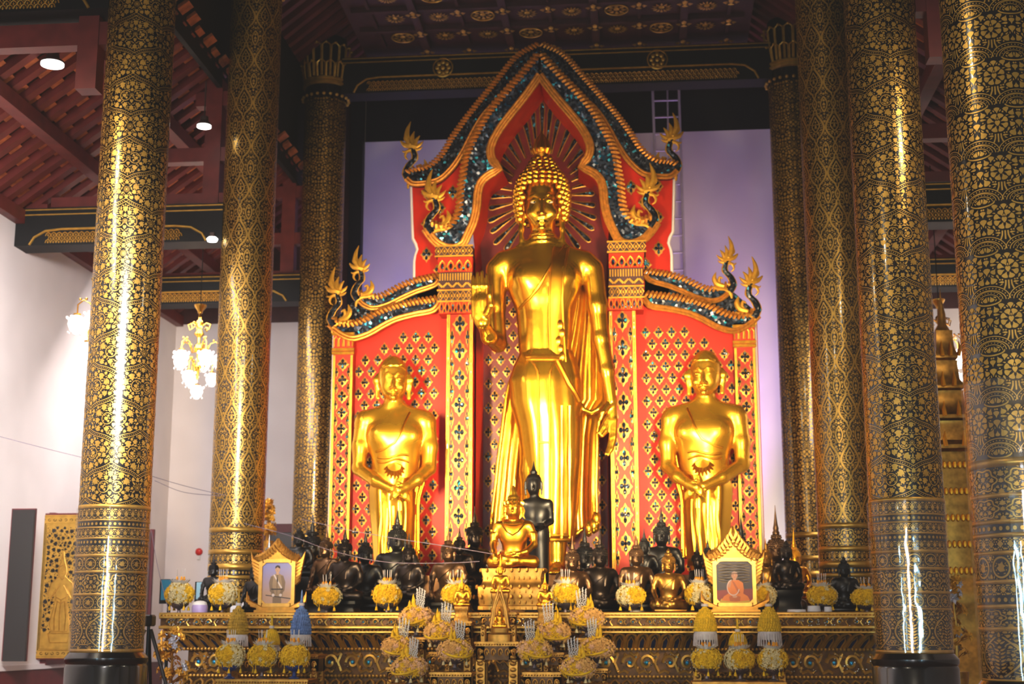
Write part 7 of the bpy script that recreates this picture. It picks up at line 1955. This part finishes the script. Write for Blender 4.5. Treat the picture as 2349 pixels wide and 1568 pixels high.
MB().box((c.x - 0.03, Y_BACK - 0.03, c.z - 0.16), (c.x + 0.03, Y_BACK - 0.002, c.z - 0.07), 0.005).build('box', M_whitepetal, bl, 0)
M_cyan = mat('teal_board', (20, 124, 160), 0, 0.4, 0.15, 3); M_paleblue = mat('pale_blue_board', (150, 196, 214), 0, 0.4, 0.1, 3)
for px0, px1, py0, py1, Y, m, nm in ((368, 402, 1329, 1376, 20.9, M_cyan, 'teal notice board on a black stand behind the end flower bowl'), (449, 464, 1335, 1374, 21.0, M_paleblue, 'pale blue board on a stand behind the slim black figure')):
    x0, x1, z0, z1 = panel_quad(px0, px1, py0, py1, Y); st_ = thing('notice_board', ((x0 + x1) / 2, Y, 0), nm, 'notice board')
    MB().box((x0, Y, z0), (x1, Y + 0.03, z1), 0.006).build('board', m, st_, 0); MB().box((x0 - 0.03, Y + 0.03, z0 - 0.05), (x1 + 0.01, Y + 0.06, z1 + 0.01)).build('backing', M_blackwood, st_, 0)
    MB().box(((x0 + x1) / 2 - 0.02, Y + 0.06, 0), ((x0 + x1) / 2 + 0.02, Y + 0.1, z1 - 0.05)).build('post', M_blackwood, st_, 0)
M_thread = mat('white_thread', (120, 106, 122), 0, 0.7, 0.03, 5)
def cord(label, pts):
    o = MB().tube(spline(pts, 40), 0.005, 5).build('sacred_thread', M_thread); tag(o, label, 'thread'); return o
cord('white thread sagging from the white wall to the ogee column', [at(-30, 993, 20.3), at(100, 1027, 20.35), at(280, 1072, 20.4), at(420, 1113, 20.45), at(518, 1136, 20.42)])
cord('second white thread just below the first, ending at the ogee column', [at(355, 1102, 21.6), at(420, 1128, 21.0), at(505, 1137, 20.40)])
cord('white cord hanging down beside the maroon shutter to the altar end', [at(347, 1216, 22.0), at(362, 1300, 20.6), at(388, 1405, 19.32)])
cord('upper white thread strung across the seated figures toward the throne', [at(560, 1200, 19.85), at(665, 1228, 19.85), at(760, 1262, 19.8), at(880, 1288, 19.75), at(1010, 1291, 19.7), at(1100, 1287, 19.62)])
cord('lower white thread strung across the seated figures toward the throne', [at(690, 1190, 20.0), at(800, 1215, 19.95), at(905, 1234, 19.9), at(1010, 1250, 19.75), at(1130, 1270, 19.6)])

# tripod -----------------------------------------------------------------------------------
YTr = 17.2; c = at(341, 1432, YTr); tri = thing('tripod', (c.x, YTr, 0), 'black camera tripod standing between the vine column and the altar end', 'tripod')
M_blackmetal = mat('black_metal', (22, 21, 22), 0.4, 0.4, 0.1, 8)
MB().box((c.x - 0.06, YTr - 0.08, c.z - 0.02), (c.x + 0.06, YTr + 0.08, c.z + 0.12), 0.02).build('head', M_blackmetal, tri, 30)
MB().tube([(c.x, YTr, c.z - 0.02), (c.x, YTr, c.z - 0.75)], 0.022, 8).build('centre_pole', M_blackmetal, tri)
for a in (-0.45, 1.75, 3.6):
    e = Vector((c.x + math.cos(a) * 0.78, YTr + math.sin(a) * 0.78, 0.015)); s_ = Vector((c.x + math.cos(a) * 0.04, YTr + math.sin(a) * 0.04, c.z - 0.06)); mid = s_.lerp(e, 0.55)
    lg = MB().tube([s_, mid, e], (0.024, 0.02, 0.014), 7).build('leg', M_blackmetal, tri); MB().lathe([(0.022, -0.02), (0.03, -0.03), (0.03, 0.03), (0.022, 0.04)], mid, 10).build('clamp', M_blackmetal, lg)

# gilt flower trees ---------------------------------------------------------------------------
M_silverleaf = mat('silver_leaf', (206, 212, 228), 0.7, 0.25, 0.15, 14)
def flower_tree(label, px, pytop, pybot, Y, hw, seed, silver):
    c = at(px, pybot, Y); zt = at(px, pytop, Y).z; u = Y / 3262.0; r = hw * u; rnd = random.Random(seed)
    root = thing('gilt_flower_tree', (c.x, Y, 0), label, 'ornamental tree', 'gilt flower trees')
    MB().lathe([(0, 0), (r * 0.8, 0), (r * 0.8, 0.08), (r * 0.35, 0.14), (r * 0.3, c.z * 0.6), (r * 0.62, c.z * 0.8), (r * 0.7, c.z), (0, c.z)], (c.x, Y, 0), 20).build('pot', M_gilt, root, 40)
    tr = MB(); tr.tube([(c.x, Y, c.z - 0.02), (c.x + 0.02, Y, (c.z + zt) / 2), (c.x, Y, zt - 0.1)], (0.03, 0.02, 0.008), 6)
    lf = MB(); sv = MB()
    for k in range(46):
        zz = c.z + (zt - c.z) * rnd.uniform(0.12, 1.0); a = k * 2.4; R = r * rnd.uniform(0.5, 1.1) * (1.15 - 0.7 * (zz - c.z) / (zt - c.z)); e = Vector((c.x + math.cos(a) * R, Y + math.sin(a) * R, zz)); s0 = Vector((c.x, Y, zz - R * 0.6 if zz - R * 0.6 > c.z else c.z))
        tr.tube([s0, s0.lerp(e, 0.6) + Vector((0, 0, 0.03)), e], (0.008, 0.006, 0.004), 4)
        tgt = sv if silver and rnd.random() < 0.35 else lf
        n = Vector((math.cos(a), math.sin(a) - 0.6, 0.4)).normalized(); t1 = n.orthogonal().normalized(); t2 = n.cross(t1); s = rnd.uniform(0.05, 0.085)
        for q in range(6):
            b = 2 * PI * q / 6; d1 = t1 * math.cos(b) + t2 * math.sin(b); w = (t1 * -math.sin(b) + t2 * math.cos(b)) * s * 0.3
            tgt.add([e, e + d1 * s * 0.55 + w + n * s * 0.15, e + d1 * s, e + d1 * s * 0.55 - w + n * s * 0.15], [(0, 1, 2, 3)])
        tgt.ball(e + n * 0.012, s * 0.22, 6, 4)
        for q in range(2):
            m = s0.lerp(e, 0.45 + 0.3 * q); d1 = Vector((math.cos(a + q * 2 - 1), math.sin(a + q * 2 - 1), 0.5)); w = d1.cross(Vector((0, 0, 1))).normalized() * 0.02; lf.add([m, m + d1 * 0.05 + w, m + d1 * 0.11, m + d1 * 0.05 - w], [(0, 1, 2, 3)])
    tr.build('stem', M_gilt, root); build_multi('leaves', [(lf, M_naga), (sv, M_silverleaf)], root, 0)
    tr.v and None
    return root
flower_tree('gold and silver flower tree behind the tripod at the altar end', 388, 1440, 1600, 18.75, 46, 3, True)
flower_tree('gold flower tree between the two foremost wrapped columns', 2195, 1325, 1540, 17.6, 36, 5, True)
flower_tree('small gold flower spray in front of the dark rear window', 612, 1148, 1240, 24.2, 24, 9, False)

# gilded pulpit in the far aisle ------------------------------------------------------------------
YP = 20.6; c = at(2197, 1330, YP); Z = lambda y: at(2197, y, YP).z; u = YP / 3262.0
pul = thing('gilded_pulpit', (c.x, YP, 0), 'tall gilded pulpit with stepped roofs seen in the gap between two wrapped columns', 'pulpit')
def sq(mb, prof, n=32): return mb.lathe([(r * u, z) for r, z in prof], (c.x, YP, 0), n, 1, 1, PI / 4, 0.9)
sq(MB(), [(0, 0), (72, 0), (72, Z(1500)), (60, Z(1480)), (56, Z(1420)), (66, Z(1390)), (70, Z(1350)), (62, Z(1335)), (62, Z(1322)), (0, Z(1322))]).build('stepped_base', M_gilt, pul, 40)
bdy = sq(MB(), [(0, Z(1322)), (40, Z(1322)), (40, Z(1040)), (0, Z(1040))])
for sx in (-1, 1):
    for sy in (-1, 1):
        MB().lathe([(6 * u, Z(1322)), (5 * u, Z(1300)), (4.5 * u, Z(1060)), (7 * u, Z(1040))], (c.x + sx * 46 * u, YP + sy * 46 * u, 0), 12).build('post', M_gold_soft, pul, 40)
rf = MB(); y = 1040; r = 60
for k in range(4):
    sq(rf, [(r * 0.8, Z(y)), (r, Z(y - 6)), (r, Z(y - 14)), (r * 0.78, Z(y - 26)), (r * 0.70, Z(y - 62)), (r * 0.72, Z(y - 70))]); y -= 70; r *= 0.76
MB().lathe([(r * 0.9 * u, Z(y)), (r * 0.5 * u, Z(y - 14)), (r * 0.45 * u, Z(y - 40)), (2 * u, Z(y - 75)), (0.5 * u, Z(y - 100))], (c.x, YP, 0), 14).build('spire', M_gilt, pul, 40)
ac = MB(); y = 1040; r = 60
for k in range(4):
    for sx in (-1, -0.33, 0.33, 1):
        for s2 in (-1, 1):
            p = Vector((c.x + sx * r * u, YP + s2 * r * u, Z(y - 10))); ac.tube([p, p + Vector((sx * 0.03, 0, 0.10)), p + Vector((sx * 0.01, 0, 0.22))], (0.035, 0.03, 0.004), 5)
    y -= 70; r *= 0.76
build_multi('stepped_roof', [(rf, M_oldgold), (ac, M_gold_soft)], pul, 40)
fb = MB()
for yy in (1310, 1250, 1190, 1130, 1070):
    for k in range(-3, 4): fb.ball((c.x + k * 11 * u, YP - 40 * u - 0.02, Z(yy)), (5 * u, 0.025, 9 * u), 6, 4)
build_multi('body', [(bdy, M_oldgold), (fb, M_gold_soft)], pul, 30)

for kind, r in list(SEATED.items()):
    for ch in list(r.children): bpy.data.objects.remove(ch)
    bpy.data.objects.remove(r)
# ------------------------------------------------------------------ light
def area(name, loc, target, w, h, power, col, spread=None):
    l = bpy.data.lights.new(name, 'AREA'); l.shape = 'RECTANGLE'; l.size = w; l.size_y = h; l.energy = power; l.color = col
    if spread: l.spread = math.radians(spread)
    o = bpy.data.objects.new(name, l); COL.objects.link(o); o.location = loc
    o.rotation_euler = (Vector(target) - Vector(loc)).to_track_quat('-Z', 'Y').to_euler()
    return o
def spot(name, loc, target, power, col, ang=60, r=0.15, blend=0.6):
    l = bpy.data.lights.new(name, 'SPOT'); l.energy = power; l.color = col; l.spot_size = math.radians(ang); l.spot_blend = blend; l.shadow_soft_size = r
    o = bpy.data.objects.new(name, l); COL.objects.link(o); o.location = loc
    o.rotation_euler = (Vector(target) - Vector(loc)).to_track_quat('-Z', 'Y').to_euler()
    return o
W = bpy.data.worlds.new('world'); SC.world = W; W.use_nodes = True
N = W.node_tree.nodes; L = W.node_tree.links; bg = N['Background']
tc = N.new('ShaderNodeTexCoord'); sp = N.new('ShaderNodeSeparateXYZ'); rp = N.new('ShaderNodeValToRGB'); mr = N.new('ShaderNodeMapRange')
L.new(tc.outputs['Generated'], sp.inputs[0]); mr.inputs['From Min'].default_value = -1; mr.inputs['From Max'].default_value = 1
L.new(sp.outputs['Z'], mr.inputs['Value']); L.new(mr.outputs['Result'], rp.inputs['Fac']); L.new(rp.outputs['Color'], bg.inputs['Color'])
e = rp.color_ramp.elements; e[0].position = 0.40; e[0].color = (0.10, 0.06, 0.035, 1); e[1].position = 0.72; e[1].color = (0.035, 0.026, 0.02, 1)
for p, c in ((0.49, (0.42, 0.30, 0.17, 1)), (0.56, (0.60, 0.45, 0.27, 1)), (0.62, (0.16, 0.11, 0.075, 1))): q = e.new(p); q.color = c
bg.inputs['Strength'].default_value = 1.2
WARM = (1.0, 0.74, 0.40); COOL = (0.80, 0.90, 1.0)
# daylight through the doors behind the camera
area('door_daylight', (-2.2, -2.5, 2.0), (-1.7, 16, 2.5), 2.2, 3.6, 420, (0.92, 0.95, 1.0))
for x in (-7.5, 5.2): area('side_door_daylight', (x, -2.0, 1.6), (x * 0.6, 16, 2.0), 0.5, 2.6, 260, (0.45, 0.80, 1.0))
# added fill lights that brighten the white aisle walls
area('aisle_fill', (-8.0, 12.6, 7.0), (-9.8, 17.0, 1.5), 1.0, 1.6, 150, (1.0, 0.92, 0.90))
area('aisle_fill', (-7.9, 18.4, 7.2), (-9.4, 20.5, 0.5), 0.9, 1.8, 110, (1.0, 0.92, 0.90))
area('aisle_fill', (-7.9, 23.2, 6.6), (-9.0, 27, 3), 1.4, 3.0, 170, (1.0, 0.93, 0.91))
area('aisle_fill', (4.8, 23.5, 6.4), (5.5, 27, 3), 1.4, 3.0, 180, (1.0, 0.93, 0.91))
area('aisle_fill', (-4.2, 8.5, 6.0), (-9.8, 19.5, 3.6), 1.2, 1.2, 260, (1.0, 0.94, 0.92), 50)
# purple wash on the wall behind the screen
area('wall_wash', (-5.3, 27.2, 3.5), (-4.7, 28.5, 7.5), 0.5, 2.5, 72, (0.34, 0.28, 1.0), 60)
area('wall_wash', (1.7, 27.2, 3.5), (1.7, 28.5, 7.5), 0.5, 2.5, 60, (0.52, 0.30, 0.95), 60)
area('wall_wash', (2.3, 27.0, 2.5), (2.3, 28.5, 5.0), 0.4, 2.0, 30, (1.0, 0.92, 0.95))
# warm floods on the statues
area('altar_flood', (XC - 3.6, 13.2, 4.2), (XC - 0.5, 22, 4.8), 0.8, 2.2, 260, WARM, 52)
area('altar_flood', (XC + 3.4, 13.2, 4.2), (XC + 0.5, 22, 4.8), 0.8, 2.2, 260, WARM, 52)
spot('altar_uplight', (-3.15, 21.45, 2.35), (-3.9, 22.3, 4.4), 50, WARM, 120, 0.1)
spot('altar_uplight', (-4.75, 21.45, 2.35), (-4.0, 22.3, 4.4), 50, WARM, 120, 0.1)
spot('altar_uplight', (0.05, 21.45, 2.35), (0.75, 22.3, 4.4), 50, WARM, 120, 0.1)
spot('altar_uplight', (1.55, 21.45, 2.35), (0.85, 22.3, 4.4), 50, WARM, 120, 0.1)
spot('altar_uplight', (-0.75, 21.35, 2.4), (XC + 0.2, 22.3, 5.6), 90, WARM, 110, 0.12)
spot('altar_uplight', (-2.55, 21.35, 2.4), (XC + 0.2, 22.3, 5.6), 90, WARM, 110, 0.12)
spot('altar_flood', (XC - 1.2, 12.0, 5.2), (XC, 22, 8.4), 950, WARM, 24, 0.25)  # pair of spots added to brighten the tall statue's head
spot('altar_flood', (XC + 1.6, 12.0, 5.2), (XC, 22, 8.4), 950, WARM, 24, 0.25)
spot('front_lamp', (XC - 2.5, 10.5, 5.5), (XC, 19, 1.2), 90, (1.0, 0.84, 0.6), 60, 0.3)
spot('front_lamp', (XC + 2.5, 10.5, 5.5), (XC, 19, 1.2), 90, (1.0, 0.84, 0.6), 60, 0.3)
spot('low_fill', (XC - 3.2, 11.0, 2.3), (XC - 2.4, 19.5, 1.3), 90, (1.0, 0.84, 0.6), 60, 0.25)  # low spots added to brighten the altar front and tables
spot('low_fill', (XC + 3.2, 11.0, 2.3), (XC + 2.4, 19.5, 1.3), 90, (1.0, 0.84, 0.6), 60, 0.25)
for x, y in ((XL - 1.5, 13.5), (XR + 1.6, 13.5), (XC, 9)): spot('hall_lamp', (x, y, 7.8), (x * 0.6, y + 4, 2), 190, (1.0, 0.85, 0.62), 150, 0.25)
spot('roof_lamp', (-8.6, 17.2, 7.0), (-8.6, 18.5, 10), 95, (1.0, 0.80, 0.66), 150, 0.2)
spot('roof_lamp', (-7.4, 22.5, 7.4), (-7.6, 23, 10), 75, (1.0, 0.80, 0.66), 150, 0.2)
# ------------------------------------------------------------------ picture tone
SC.view_settings.view_transform = 'Standard'
SC.view_settings.exposure = 0.0
SC.view_settings.use_curve_mapping = True
cm = SC.view_settings.curve_mapping
c = cm.curves[3]
c.points[0].location = (0.0, 0.0); c.points[-1].location = (1.0, 1.0)
cm.black_level = (-0.012, -0.011, -0.010)
cm.update()
SC.cycles.max_bounces = 4; SC.cycles.glossy_bounces = 3; SC.cycles.diffuse_bounces = 2; SC.cycles.transparent_max_bounces = 8
SC.cycles.sample_clamp_indirect = 4.0; SC.cycles.adaptive_threshold = 0.03; SC.cycles.use_light_tree = False
